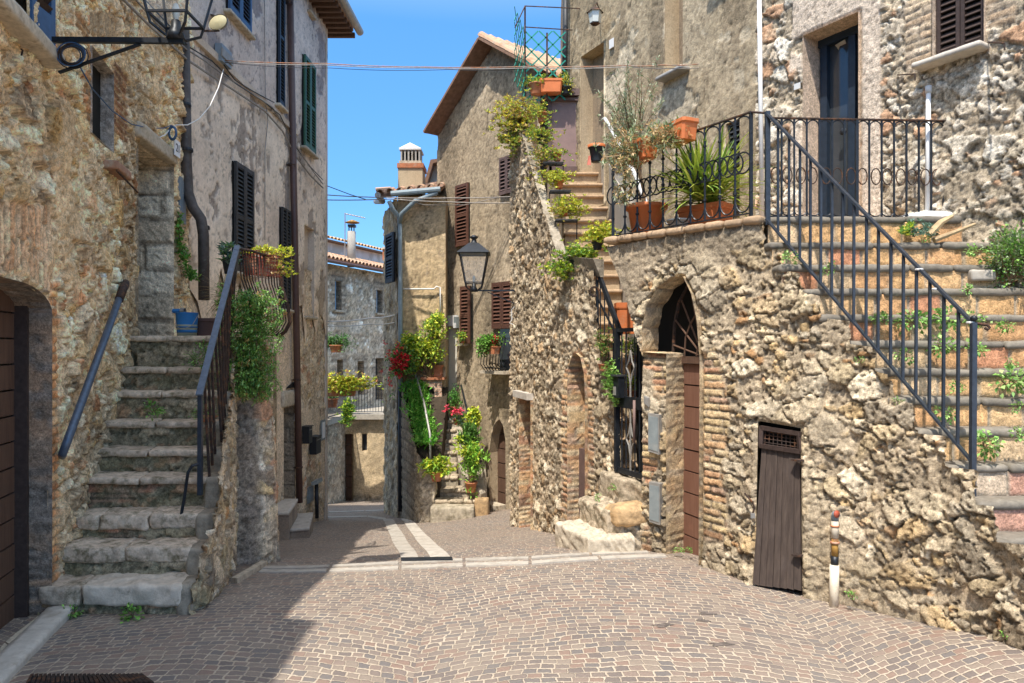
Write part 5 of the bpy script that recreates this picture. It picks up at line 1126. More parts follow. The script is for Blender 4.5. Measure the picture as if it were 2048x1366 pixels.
wall_patch('wall', gW.mapf, g_out, [g_door, g_ar, g_lo], .03, lambda s, z: plast(s, z, (.34,.265,.175), (.42,.335,.23), (.19,.15,.10), (.24,.19,.13), 601, .15, 1.1, 1.5), M['plast_rough'], GH, .05)
for h, d_ in ((g_door, .06), (g_ar, .22), (g_lo, .2)): reveal('reveal', gW.mapf, h, d_, M['plaster_tan'], GH, lambda s, z: (.01*fbm(s*8, z*8, 3, 3), np.ones((len(s), 3))))
b = MB(); pbox(b, gWp, g_door[0][0], g_door[1][0]+.2, g_door[0][1], g_door[2][1], -.09, -.06); tag(b.build('door', M['white_door'], GH), 'pale cream door at the head of the stairs')
b = MB(); pbox(b, gWp, g_door[0][0]-.12, g_door[1][0]+.05, g_door[2][1], g_door[2][1]+.22, -.0, .05); b.build('lintel', M['plaster_white'], GH)
b = MB(); a0 = gWp.hit(994, 900)[0]; a1 = gWp.hit(1016, 900)[0]; planks(b, gWp, a0-.3, a1+.05, gWp.hit(1003,1022)[1], gWp.hit(1003,842)[1], -.23, 6, .03, .02, True); b.build('arched_door', M['wood_brown'], GH)
b = MB(); pbox(b, gWp, gWp.hit(975,1010)[0], gWp.hit(1008,1010)[0], gWp.hit(990,1014)[1]-.2, gWp.hit(990,1005)[1], -.05, .2); b.build('doorstep', M['travertine'], GH)
b = MB(); pbox(b, gWp, g_lo[0][0]-.1, g_lo[-1][0]+.2, g_lo[0][1], g_lo[2][1]+.1, -.24, -.2); b.build('cellar_opening', M['black'], GH)
wd = [gWp.P(s, 0, -.34) for s in (0, sE)]
b = MB(); ND = -gWp.N
pts = [(.02, -1.6), (sE, -1.6), (sE, zE-.03), (sR, zR-.03), (sL, zL-.03)]
V = [gWp.P(a, z, -.34) for a, z in pts]+[gWp.P(a, z, -4) for a, z in pts]; b.add(V, [(0,1,2,3,4),(9,8,7,6,5)]+[(i, i+5, (i+1) % 5+5, (i+1) % 5) for i in range(5)]); b.build('wall_core', M['plaster_tower'], GH)
# roof: two slopes with a projecting verge
rf = MB(); up = Vector((0,0,1)); D3 = gWp.D
RL = (gWp.P(sL, zL, 0)-gWp.P(sR, zR, 0)).normalized(); RR = (gWp.P(sE, zE, 0)-gWp.P(sR, zR, 0)).normalized()
top = gWp.P(sR, zR+.04, .0); o1 = .34
lL = (sR-sL)/max(1e-6, math.hypot(1, 0))*1.0; LL = (gWp.P(sL, zL, 0)-gWp.P(sR, zR, 0)).length+.16; LRt = (gWp.P(sE, zE, 0)-gWp.P(sR, zR, 0)).length+.5
nL = RL.cross(gWp.N); nL = nL if nL.z > 0 else -nL; nR = RR.cross(gWp.N); nR = nR if nR.z > 0 else -nR
def slope(mb, d, n, L_, t0, t1, o0, o1): a = top+gWp.N*o0; V = [a+n*t0, a+d*L_+n*t0, a+d*L_+n*t0+gWp.N*(o1-o0), a+n*t0+gWp.N*(o1-o0)]; V2 = [v+n*(t1-t0) for v in V]; mb.add(V+V2, [(0,1,2,3),(4,7,6,5),(0,4,5,1),(1,5,6,2),(2,6,7,3),(3,7,4,0)])
m_ = MB(); slope(m_, RL, nL, LL, .0, .05, -4.3, o1); slope(m_, RR, nR, LRt, .0, .05, -4.3, o1); gro = m_.build('roof', M['roof_under'], GH)
m_ = MB(); aN = top+gWp.N*(o1-.02)
tiles_row(m_, top+gWp.N*(o1-.08)+nL*.06, top+gWp.N*(o1-.08)+nL*.06+RL*LL, .055, .33, .15, -gWp.N)
m_.build('verge_tiles', M['tiles'], gro); m_ = MB()
for q in range(3): tiles_row(m_, top+gWp.N*(o1-.05)+nR*.07+RR*LRt*.0, top+nR*.07+gWp.N*(o1-.05)+RR*.0-gWp.N*.01, .07, .3, .3, RR) if False else None
k = 0
while k*.20 < 4.2:
    c0 = top+gWp.N*(o1-.08-k*.20)+nR*.055; jj = 0
    while jj*.34 < LRt: tiles_row(m_, c0+RR*(jj*.34), c0+RR*(jj*.34)+gWp.N*.001, .088, 1, .40, RR); jj += 1
    k += 1
m_.build('tiles', M['tiles'], gro)
def gsh(px0, px1, rt, rb, mat, lab, lv=2, off=.03, **k): return shutter(gWp, px0, px1, rt, rb, M[mat], GH, off, lv, lab, slat=.07, **k)
gsh(915, 940, 369, 492, 'sh_brown', 'closed brown shutter high on the gable wall', 1)
gsh(1003, 1032, 313, 388, 'wood_purple_dark', 'mauve louvred shutters under the roof')
gsh(988, 1029, 564, 657, 'sh_brown', 'brown louvred shutters above the caged balcony')
r_ = (gWp.hit(930,573)[0], gWp.hit(949,573)[0], gWp.hit(940,686)[1], gWp.hit(940,573)[1]); gsh(930, 949, 573, 687, 'sh_brown', 'narrow brown shutter standing off the wall', 1, .10)
b = MB(); pbox(b, gWp, gWp.hit(921,690)[0], gWp.hit(938,690)[0], gWp.hit(930,692)[1], gWp.hit(930,687)[1], 0, .14); b.build('sill', M['travertine'], GH)
b = MB(); pbox(b, gWp, gWp.hit(985,746)[0], gWp.hit(1032,746)[0], gWp.hit(1005,747)[1], gWp.hit(1005,741)[1], 0, .30); b.build('balcony_slab', M['travertine'], GH)
b = MB(); pbox(b, gWp, gWp.hit(1001,746)[0], gWp.hit(1030,746)[0], gWp.hit(1005,741)[1], gWp.hit(1005,658)[1], .0, .02); b.build('window', M['glass'], GH)
cg = thing('balcony_cage', 'small bellied iron railing cage on the narrow balcony of the gabled house', 'railing', gWp.pp(1005, 741, .2))
for k in range(8):
    a = gWp.hit(988, 700)[0]; e = gWp.hit(1030, 700)[0]; s_ = a+(e-a)*k/7; zb = gWp.hit(1005,741)[1]; zt_ = gWp.hit(1005,676)[1]
    b = MB(); b.tube([gWp.P(s_, zb, .22), gWp.P(s_, zb+.12, .32), gWp.P(s_, zb+.3, .30), gWp.P(s_, zt_, .22)], .009, 5); b.build('bar', M['iron'], cg)
b = MB(); b.tube([gWp.P(a, zt_, .02), gWp.P(a, zt_, .22), gWp.P(e, zt_, .22)], .012, 5); b.build('top_rail', M['iron'], cg)
b = MB(); b.tube([gWp.P(a, zb+.05, .02), gWp.P(a, zb+.05, .22), gWp.P(e, zb+.05, .22)], .012, 5); b.build('bottom_rail', M['iron'], cg)
t, s0, s1, zb, zt = boxthing('meter_box', 'small grey meter box beside the pale door of the gabled house', 'meter box', gWp, 914, 919, 634, 656, .08, M['panel_grey']); b = MB(); pbox(b, gWp, s0+.005, s1-.005, zb, zb+.10, .08, .10); b.build('dial', M['white_metal'], t)

# ---------------------------------------------------------------- tan house with the concrete chimney
TH = thing('tan_house', 'narrow tan rendered house with a blue grey downpipe and an oversailing tiled roof', 'house', (-1.9, 14.4, -1.5))
tP_ = Plane((-2.32, 14.22), (-1.35, 14.22)); tHW = PolyWall([(-2.95, 16.2), (-2.32, 14.22), (-1.35, 14.22)])
ze = CAMZ-(392-HOR)*14.22/F
wall_patch('wall', tHW.mapf, rect(tHW.S[1], tHW.L, -.1, ze), [], .03, lambda s, z: plast(s, z, (.50,.37,.21), (.56,.43,.27), (.32,.235,.14), (.34,.26,.17), 611, .17, .7, 1.5), M['plast_rough'], TH, .05)
wall_patch('side_wall', tHW.mapf, rect(0, tHW.S[1], -2.6, ze), [], .05, lambda s, z: rubble(s, z, .16, 1.3, .05, STONE, (.36,.3,.22), 613), M['stone'], TH, .05)
wall_patch('lower_wall', tHW.mapf, rect(tHW.S[1], tHW.L, -2.0, -.08), [], .05, lambda s, z: ashlar(s, z, .2, .5, .02, [(.26,.21,.15),(.30,.24,.17)]), M['stone'], TH, .05)
b = MB(); b.prism([(-2.28, 14.30), (-1.36, 14.30), (-1.3, 17), (-3.0, 17)], -2.5, ze-.02); b.build('wall_core', M['plaster_tan'], TH)
b = MB(); V = [PX(762,427,14.1), PX(880,392,13.9), PX(880,383,16.0)+Vector((0,0,.5)), PX(772,410,16.2)+Vector((0,0,.35))]
V = [Vector((-2.62, 13.95, ze-.10)), Vector((-1.42, 13.95, ze+.03)), Vector((-1.42, 16.2, ze+.75)), Vector((-3.1, 16.2, ze+.45))]
b.add(V+[v+Vector((0,0,.07)) for v in V], [(0,3,2,1),(4,5,6,7),(0,1,5,4),(1,2,6,5),(2,3,7,6),(3,0,4,7)]); trf = b.build('roof', M['roof_under'], TH)
b = MB(); tiles_row(b, V[0]+Vector((0,-.02,.10)), V[1]+Vector((0,-.02,.10)), .075, .19, .4, (0,1,.3)); tiles_row(b, V[0]+Vector((0,.1,.10)), V[3]+Vector((0,0,.10)), .075, .19, .35, (1,0,.1)); b.build('tiles', M['tiles'], trf)
b = MB(); b.tube([Vector((-2.66, 13.86, ze-.06)), Vector((-2.70, 14.6, ze-.03)), Vector((-3.15, 16.2, ze+.3))], .06, 10); b.build('gutter', M['zinc'], trf)
b = MB(); b.tube([Vector((-2.40, 13.88, ze-.03)), Vector((-1.42, 13.88, ze+.06))], .055, 10); b.build('gutter', M['grey_pipe'], trf)
pipe([PX(778,402,13.85), PX(786,420,13.88), PX(797,432,14.1), PX(800,450,14.12), PX(801,640,14.12), PX(801,775,14.12)], .045, 'downpipe', M['grey_pipe'], TH, lab='blue grey downpipe at the corner of the tan house')
pipe([PX(875,385,13.9), PX(830,402,13.9), PX(803,428,14.0), PX(800,445,14.1)], .045, 'downpipe', M['grey_pipe'], TH)
pipe([PX(801,775,14.12), PX(801,1022,14.08)], .05, 'downpipe', M['iron'], TH, lab='black lower length of the downpipe')
pipe([PX(806,578,14.14), PX(868,578,14.14), PX(873,573,14.14), PX(880,575,14.14), PX(881,640,14.14)], .016, 'conduit', M['cable_white'], TH)
sP = tHW.pl[0]
shp = Plane((-2.40, 14.25), (-2.72, 14.9)); shutter(shp, 778, 793, 478, 576, M['sh_navy'], TH, .05, 1, 'open navy shutter leaf on the shaded side', z=(ze-1.75, ze-.75), slat=.06)
# chimney
CH = thing('chimney', 'square rendered chimney with a slotted concrete cowl and brick collar', 'chimney', PX(821, 375, 15.4))
def cbox(px0, px1, rt, rb, y, d, mat, name, par): 
    b = MB(); a = PX(px0, rb, y); c = PX(px1, rt, y); b.box(((a.x+c.x)/2, y+d/2, (a.z+c.z)/2), (c.x-a.x, d, c.z-a.z)); return b.build(name, M[mat], par)
cbox(796,845,334,395,15.2,.52,'plaster_tan','stack',CH); cbox(794,847,326,335,15.17,.58,'terracotta','collar',CH); cbox(798,843,321,327,15.2,.5,'travertine','base_slab',CH)
for k in range(6): x = 801+k*7.2; cbox(x, x+3.2, 299, 322, 15.22, .05, 'plaster_grey', 'slat', CH)
cbox(802,838,299,322,15.45,.05,'black','flue',CH); cbox(801,804,299,322,15.3,.4,'plaster_grey','slat',CH); cbox(837,840,299,322,15.3,.4,'plaster_grey','slat',CH)
b = MB(); y=15.2; a = PX(798,299,y); c = PX(842,299,y); t_ = PX(820,285,y+.25); z2_ = a.z+.035
b.add([(a.x,y,a.z),(c.x,y,a.z),(c.x,y+.5,a.z),(a.x,y+.5,a.z),(a.x,y,z2_),(c.x,y,z2_),(c.x,y+.5,z2_),(a.x,y+.5,z2_),(t_.x,y+.25,t_.z)], [(0,3,2,1),(0,1,5,4),(1,2,6,5),(2,3,7,6),(3,0,4,7),(4,5,8),(5,6,8),(6,7,8),(7,4,8)]); b.build('cap', M['plaster_white'], CH)
# small gable between chimney and gabled house
SG = thing('rear_house', 'stub of a pale stone gable with a dark eave behind the chimney', 'house', PX(865, 370, 16.5))
b = MB(); Q = [PX(852,372,16.6), PX(884,372,16.6), PX(884,316,16.6), PX(871,318,16.6)]; b.add(Q+[q+Vector((0,1.5,0)) for q in Q], [(0,1,2,3),(7,6,5,4),(0,3,7,4),(3,2,6,7),(1,0,4,5)]); b.build('wall', M['plaster_white'], SG)
b = MB(); Q = [PX(847,370,16.3), PX(861,319,16.3), PX(884,316,16.3), PX(884,322,16.3), PX(866,326,16.3), PX(853,371,16.3)]; b.add(Q+[q+Vector((0,1.6,0)) for q in Q], [(0,1,2,3,4,5),(0,6,7,1),(1,7,8,2),(5,4,10,11),(4,3,9,10),(0,5,11,6)]); b.build('roof', M['roof_under'], SG)

# ---------------------------------------------------------------- far house across the lane
FH = thing('far_house', 'distant grey rubble house with blue framed slit windows below a tiled eave', 'house', (-5, 24, -3.3))
fW = PolyWall([(-7.2, 18.73), (-3.0, 29.05)]); fP = fW.pl[0]; zE4 = 4.25
def fr_(px0, px1, rt, rb): s0 = fP.hit(px0, rt)[0]; s1 = fP.hit(px1, rt)[0]; c = (px0+px1)/2; return rect(min(s0,s1), max(s0,s1), fP.hit(c, rb)[1], fP.hit(c, rt)[1])
f_w = [fr_(670,683,562,620), fr_(753,765,580,626), fr_(674,686,719,790), fr_(715,728,722,790), fr_(751,768,716,800)]
f_br = [fr_(662,691,535,628), fr_(748,772,560,635), fr_(662,694,705,800), fr_(707,735,705,800), fr_(745,776,705,800)]
def relF(s, z):
    A = rubble(s, z, .26, 1.2, .06, [(.62,.51,.37),(.70,.61,.48),(.50,.41,.29),(.80,.72,.60),(.54,.43,.30)], (.48,.38,.27), 621, .2, 1.1, .6)
    m = np.zeros(len(s))
    for r_ in f_br: m = np.maximum(m, pip(s, z, r_).astype(float))
    return blend(A, bricks(s, z, .075, .3, .02, [(.42,.34,.25),(.36,.28,.20),(.46,.38,.28)], (.30,.25,.19), 622), m)
wall_patch('wall', fW.mapf, rect(0, fW.L, -3.6, zE4), f_w, .06, relF, M['stone_far'], FH, .05)
for i, h in enumerate(f_w):
    reveal('reveal', fW.mapf, h, .3, M['stone_far'], FH, lambda s, z: bricks(s, z, .075, .3, .02, [(.42,.34,.25),(.36,.28,.20)], (.30,.25,.19), 623))
    b = MB(); pbox(b, fP, h[0][0], h[1][0], h[0][1], h[2][1], -.32, -.3); w_ = b.build('window', M['glass'], FH)
    if i < 2: b = MB(); pbox(b, fP, h[0][0]+.0, h[0][0]+.12, h[0][1], h[2][1], -.3, -.05); b.build('shutter', M['sh_blue_pale'], FH); b = MB(); pbox(b, fP, h[0][0]-.1, h[1][0]+.1, h[0][1]-.07, h[0][1], 0, .1); b.build('sill', M['travertine'], FH)
b = MB(); b.prism([tuple(fP.P(0,0,.45).xy), tuple(fP.P(fW.L,0,.45).xy), tuple(fP.P(fW.L,0,-1.4).xy), tuple(fP.P(0,0,-1.4).xy)], [zE4, zE4, zE4+.5, zE4+.5], [zE4+.07, zE4+.07, zE4+.57, zE4+.57]); frf = b.build('roof', M['roof_under'], FH)
b = MB(); a = fP.P(0, zE4+.1, .45); e = fP.P(fW.L, zE4+.1, .45); nv = (-fP.N+Vector((0,0,.27))).normalized()
for k in range(6): tiles_row(b, a+nv*(k*.33), e+nv*(k*.33), .08, .2, .42, nv)
b.build('tiles', M['tiles'], frf)
b = MB(); b.tube([fP.P(0, zE4, .5), fP.P(fW.L, zE4, .5)], .06, 8); b.build('gutter', M['pipe_brown'], frf)
b = MB(); a = fP.P(0, 0, -1.4); e = fP.P(fW.L, 0, -1.4); pbox(b, fP, 0, fW.L, zE4+.4, 5.30, -1.5, -1.4); b.build('upper_wall', M['plaster_white'], FH)
b = MB(); 
for k in range(2): tiles_row(b, fP.P(0, 5.38, -1.25)+nv*(k*.33), fP.P(fW.L, 5.38, -1.25)+nv*(k*.33), .08, .2, .42, nv)
b.build('upper_tiles', M['tiles_light'], frf)
b = MB(); pbox(b, fP, 0, fW.L, 5.27, 5.33, -1.6, -1.2); b.build('upper_eave', M['roof_under'], frf)
b = MB(); b.prism([tuple(fP.P(0,0,-.35).xy), tuple(fP.P(fW.L,0,-.35).xy), tuple(fP.P(fW.L,0,-2).xy), tuple(fP.P(0,0,-2).xy)], -3.6, zE4); b.build('wall_core', M['stone_far'], FH)
fc = thing('flue', 'tall round concrete flue with a rusty tin hat on the far roof', 'chimney', PX(703, 528, 23.8))
b = MB(); b.tube([PX(703,534,23.8), PX(703,463,23.8)], .14, 14); b.build('pipe', M['plaster_grey'], fc, True); b = MB(); b.tube([PX(703,524,23.8), PX(703,518,23.8)], .18, 14); b.build('collar', M['travertine'], fc)
b = MB(); 
for dx in (-5, 0, 5): b.tube([PX(703+dx,464,23.8), PX(703+dx,449,23.8)], .02, 6)
b.build('cowl_legs', M['iron'], fc); b = MB(); b.box(PX(704,452,23.8), (.24,.24,.08)); b.build('cowl', M['iron'], fc)
b = MB(); p = PX(705,444,23.8); b.lathe(p, [(.24,-.03),(.25,-.02),(.10,.05),(0,.08)], 10); b.build('hat', M['rust_yellow'], fc)
an = thing('television_antenna', 'thin television antenna mast with a horizontal boom beside the flue', 'antenna', PX(690, 520, 23.6))
b = MB(); b.tube([PX(690,520,23.6), PX(690,427,23.6)], .018, 6); b.build('mast', M['zinc'], an); b = MB(); b.tube([PX(689,427,23.6), PX(730,436,23.6)], .016, 6)
for k in range(7): c = PX(692+k*6,428+k*1.3,23.6); b.tube([c-Vector((0,.2,0)), c+Vector((0,.2,0))], .008, 4)
b.build('boom', M['zinc'], an)
an = thing('television_antenna', 'thin dark antenna rod rising left of the navy shutter', 'antenna', PX(775, 512, 22.5))
b = MB(); b.tube([PX(775,530,22.5), PX(775,447,22.5)], .02, 6); b.build('mast', M['iron'], an); b = MB(); 
for r0 in (470, 473): b.tube([PX(773,r0,22.5), PX(778,r0-1,22.5)], .015, 5)
b.build('boom', M['iron'], an)
fb = thing('brick_chimney', 'small brick chimney stub beyond the far white gable', 'chimney', PX(770, 510, 26)); cbox(765,778,497,520,26,.4,'terracotta','stack',fb); cbox(764,779,494,498,25.95,.5,'travertine','cap',fb)
# far terrace wall with door and the balcony railing
LT = thing('lane_terrace', 'stone terrace wall closing the lane, with a brown door and small window below its slab', 'wall', (-4.5, 21.5, -3.2))
lW = PolyWall([(-5.75, 19.0), (-5.25, 19.6), (-5.13, 21.5), (-3.2, 21.5)]); zT = CAMZ-(836-HOR)*21.5/F
lp = lW.pl[2]; l_d = rect(lp.hit(689,0)[0]+lW.S[2], lp.hit(707,0)[0]+lW.S[2], -3.4, lp.hit(698,868)[1]); l_w = rect(lp.hit(724,0)[0]+lW.S[2], lp.hit(734,0)[0]+lW.S[2], lp.hit(729,902)[1], lp.hit(729,868)[1])
def relLT(s, z):
    A = rubble(s, z, .2, 1.3, .07, [(.46,.38,.27),(.52,.44,.32),(.36,.29,.2),(.42,.34,.24)], (.38,.31,.22), 631); fine = fbm(s*16, z*16, 4, 632)
    R_ = (.03+.02*fine, np.array([(.50,.38,.23)])*(1+.7*fine+.7*fbm(s*2.4, z*1.4, 4, 633))[:, None]); return blend(A, R_, .85*sm(lW.S[2]-.1, lW.S[2]+.1, s)*sm(-3.1, -2.8, z))
wall_patch('wall', lW.mapf, rect(0, lW.L, -3.7, zT), [l_d, l_w], .05, relLT, M['stone_far'], LT, .05)
for h in (l_d, l_w): reveal('reveal', lW.mapf, h, .2, M['stone_far'], LT, lambda s, z: (.01*fbm(s*8, z*8, 3, 3), np.array([(.36,.27,.17)])*np.ones((len(s), 1))))
b = MB(); planks(b, lp, l_d[0][0]-lW.S[2], l_d[1][0]-lW.S[2], -3.4, l_d[2][1], -.2, 7, .04, .02, True); tag(b.build('door', M['wood_brown'], LT), 'brown boarded door under the terrace')
b = MB(); pbox(b, lp, l_w[0][0]-lW.S[2], l_w[1][0]-lW.S[2], l_w[0][1], l_w[2][1], -.2, -.18); b.build('window', M['glass'], LT)
b = MB(); b.prism([(-5.85, 18.95), (-5.15, 19.45), (-5.02, 21.25), (-3.1, 21.25), (-3.1, 24.5), (-6.2, 24)], zT-.02, zT+.13); b.build('slab', M['travertine_dark'], LT)
b = MB(); b.prism([(-5.9, 19.3), (-5.45, 19.8), (-5.35, 21.75), (-3.1, 21.75), (-3.1, 24), (-6.2, 24)], -3.6, zT-.03); b.build('core', M['stone_far'], LT)
TRL = thing('terrace_railing', 'dark iron balustrade along the far lane terrace', 'railing', (-4.5, 21.3, zT+.13))
rp_ = [Vector((-5.80, 18.95, zT+.13)), Vector((-5.17, 19.5, zT+.13)), Vector((-5.05, 21.32, zT+.13)), Vector((-3.25, 21.32, zT+.13))]
for i, (a, e) in enumerate(zip(rp_[:-1], rp_[1:])):
    n = int((e-a).length/.085)
    for h_ in (.08, .9): b = MB(); b.tube([a+Vector((0,0,h_)), e+Vector((0,0,h_))], .016, 6); b.build('rail', M['iron'], TRL)
    for k in range(n): 
        q = a.lerp(e, (k+.5)/n); b = MB(); b.tube([q+Vector((0,0,.06)), q+Vector((0,0,.9))], .0085, 5); b.build('bar', M['iron'], TRL)

# ---------------------------------------------------------------- central stairs with planted edges
CS = thing('lane_stairs', 'narrow pale stone stairs climbing between flower pots to the gabled house', 'stairs', (-1.1, 12.5, -1.3))
crow = [1000, 978, 953, 928, 903, 881, 859, 841, 825, 806, 797]; 
cl = [868,866,872,874,876,878,878,878,876,874,870]; cr = [962,961,905,902,900,897,895,893,890,888,886]
for i in range(11):
    y = 12.42+.25*i; z = CAMZ-(crow[i]-HOR)*y/F; x0 = (cl[i]-1024)/F*y; x1 = (max(cr[i], 903) -1024)/F*y+(.10 if i > 1 else 0)
    cut = [0, .45, 1.] if i % 2 else [0, .62, 1.]
    for q in range(2):
        V, Fc = rough_block([(x0+(x1-x0)*cut[q]+.003, y-.02), (x0+(x1-x0)*cut[q+1]-.003, y-.02), (x0+(x1-x0)*cut[q+1]-.003, y+.3), (x0+(x1-x0)*cut[q]+.003, y+.3)], z-.07, z+random.uniform(-.008,.008), .035, .02, .015, 7, 640+i*2+q); mk('tread', V, Fc, M['step_pale'], CS, None, True)
    V, Fc = rough_block([(x0-.02, y+.005), (x1, y+.005), (x1, y+.3), (x0-.02, y+.3)], z-.30, z-.065, .04, .01, .012, 8, 660+i); mk('riser', V, Fc, M['step_pale2'], CS, None, True)
V, Fc = rough_block([(-1.42, 12.15), (-.66, 12.12), (-.66, 12.45), (-1.42, 12.45)], -1.6, -1.17, .04, .02, .02, 7, 690); mk('step', V, Fc, M['step_pale2'], CS, None, True)
V, Fc = rough_block([(-.66, 12.28), (-.42, 12.28), (-.40, 12.5), (-.66, 12.5)], -1.5, -1.06, .04, .03, .02, 7, 691); mk('step_end_block', V, Fc, M['boulder'], CS, None, True)
ckW = PolyWall([(-2.25, 14.2), (-1.72, 12.62), (-1.60, 12.42), (-1.38, 12.40), (-1.38, 12.6)])
def relCk(s, z):
    A = ashlar(s, z, .2, .5, .02, [(.30,.25,.18),(.26,.21,.15)]); B_ = rubble(s, z, .14, .8, .06, [(.50,.43,.32),(.44,.37,.27),(.40,.33,.23)], (.36,.3,.22), 671); return blend(A, B_, sm(ckW.S[1]-.2, ckW.S[1], s))
wall_patch('side_wall', ckW.mapf, [(0, -2.1), (ckW.L, -1.7), (ckW.L, -.72), (ckW.S[3]-.02, -.62), (ckW.S[2], -.40), (ckW.S[1], -.2), (0, .95)], [], .035, relCk, M['stone'], CS, .05)
b = MB(); b.prism([(-2.2, 14.25), (-1.68, 12.72), (-1.45, 12.5), (-1.30, 12.6), (-1.30, 14.25)], -1.7, [.80, -.3, -.5, -.6, .80]); b.build('soil_bed', M['soil'], CS)
b = MB(); b.prism([(-.95, 13.0), (-.55, 12.4), (-.45, 12.6), (-.50, 13.2), (-1.1, 14.3), (-1.35, 14.6)], -1.7, [-.7, -1.0, -1.0, -.6, .1, .3]); b.build('stone_bed', M['stone_cap'], CS)
# brick flower trough with an arched niche
BP = thing('brick_planter', 'brick planter with an arched niche and terracotta trough at the stair head', 'planter', PX(864, 796, 14.0))
xl, xr_ = PX(846,0,14.0).x, PX(884,0,14.0).x; zb_ = CAMZ-(800-HOR)*14.0/F; zt_ = CAMZ-(757-HOR)*14.0/F; bq = PolyWall([(xl, 14.0), (xr_, 14.0)])
wall_patch('front', bq.mapf, rect(0, bq.L, zb_-.5, zt_), [arch_poly(.02, bq.L*.62, zb_-.02, zb_+.12, zb_+.27)], .025, lambda s, z: bricks(s, z, .05, .16, .012, [(.50,.28,.18),(.56,.34,.22)], (.46,.38,.3), 681), M['stone'], BP, .02)
b = MB(); b.box(((xl+xr_)/2, 14.35, zb_-.1), (xr_-xl, .5, .7)); b.build('niche_back', M['soil'], BP); b = MB(); b.box(((xl+xr_)/2, 14.2, zt_+.0), (xr_-xl+.1, .5, .05)); b.build('ledge', M['terracotta'], BP)
b = MB(); b.box(((xl+xr_)/2, 14.14, zt_+.15), (xr_-xl-.02, .26, .24)); b.box(((xl+xr_)/2, 14.14, zt_+.25), (xr_-xl+.02, .30, .04)); b.build('trough', M['terracotta'], BP)
HR = thing('stair_handrail', 'grey tubular handrail on the left of the lane stairs', 'handrail', PX(860, 925, 12.7))
b = MB(); b.tube([PX(861,935,12.62), PX(860,868,12.66), PX(848,805,13.4), PX(825,728,14.3)], .022, 8); b.build('rail', M['zinc'], HR, True)
HR = thing('stair_handrail', 'grey tubular handrail against the gabled house on the right of the lane stairs', 'handrail', PX(935, 822, 13.4))
b = MB(); b.tube([PX(962,925,12.75), PX(952,878,12.9), PX(935,822,13.6), PX(922,770,14.2)], .02, 8); b.build('rail', M['iron'], HR, True)
# ================================================================ railings
def rbar(mb, a, b, w, t): mb.bar(a, b, w, t)
# --- left: pipe handrail on the rubble wall
HL = thing('wall_handrail', 'blue grey pipe handrail fixed to the rubble wall left of the stairs', 'handrail', rub.pp(128, 905, .1))
b = MB(); b.tube([rub.pp(124,912,.02), rub.pp(126,905,.10), rub.pp(140,868,.12), rub.pp(185,745,.12), rub.pp(238,598,.12)], .026, 12); b.build('rail', M['rail_blue'], HL, True)
b = MB(); b.tube([rub.pp(238,600,.12), rub.pp(246,578,.12), rub.pp(250,570,.10), rub.pp(251,566,.03)], .033, 12); b.build('end_elbow', M['iron_rust'], HL, True)
b = MB(); b.tube([rub.pp(159,812,.12), rub.pp(162,815,.02)], .015, 8); b.build('bracket', M['iron_rust'], HL)
# --- left: stair railing and bellied balcony rail
LR = thing('stair_railing', 'blue grey railing with thin rusty bars on the open side of the mossy stairs', 'railing', (-2.2, 5.1, .5))
ra, rb = PX(400,783,5.08), PX(474,494,6.22); dv = rb-ra
b = MB(); b.bar(ra-dv*.02, rb+dv*.01, .048, .014); b.build('top_rail', M['rail_blue'], LR)
b = MB(); b.bar(ra-Vector((0,0,.03)), rb-Vector((0,0,.03)), .02, .03); b.build('under_rail', M['rail_dark'], LR)
for k in range(12):
    t = (k+.1)/11.4; q = ra.lerp(rb, t); zt = float(np.interp(q.y, [c[0] for c in ctop], [c[1] for c in ctop])); x = ckx(q.y)-.03
    if k == 0: foot = PX(400, 990, 5.08)
    else: foot = Vector((x if t > .3 else q.x*.6+x*.4, q.y, zt))
    b = MB(); b.bar(q-Vector((0,0,.02)), foot, .016 if k else .03, .016 if k else .03, (0,1,0)); b.build('bar', M['iron_rust'] if k else M['rail_dark'], LR)
b = MB(); b.bar(PX(474,500,6.2), PX(455,640,6.2), .04, .04, (0,1,0)); b.build('post', M['rail_dark'], LR)
b = MB(); b.tube([PX(362,1033,4.96), PX(368,1000,4.97), PX(373,965,4.98), PX(376,945,4.98), PX(384,932,4.99), PX(396,928,5.02)], .011, 8); b.build('foot_bar', M['iron'], LR)
BL = thing('balcony_railing', 'rusty bellied bars and rail around the stair landing', 'railing', (-2.4, 6.9, 1.7))
bp_ = [PX(475,497,6.22), PX(505,502,6.7), PX(535,512,7.1), PX(556,522,7.45), PX(563,520,8.2)]
b = MB(); b.tube(bp_, .013, 8); b.build('top_rail', M['iron_rust'], BL); low = [Vector((p.x, p.y, 1.73)) for p in bp_]; b = MB(); b.tube(low, .012, 8); b.build('bottom_rail', M['iron_rust'], BL)
Sx = np.r_[0, np.cumsum([(bp_[i+1]-bp_[i]).length for i in range(4)])]
for k in range(22):
    s = Sx[-1]*(k+.5)/22; i = min(3, int(np.searchsorted(Sx, s)-1)); t = (s-Sx[i])/(Sx[i+1]-Sx[i]); a = bp_[i].lerp(bp_[i+1], t); e = low[i].lerp(low[i+1], t); d = (bp_[i+1]-bp_[i]); n = Vector((d.y, -d.x, 0)).normalized()
    b = MB(); b.tube([a, a.lerp(e, .35)+n*.02, a.lerp(e, .62)+n*.09, a.lerp(e, .82)+n*.11, a.lerp(e, .94)+n*.06, e], .007, 5); b.build('bar', M['iron_rust'], BL)
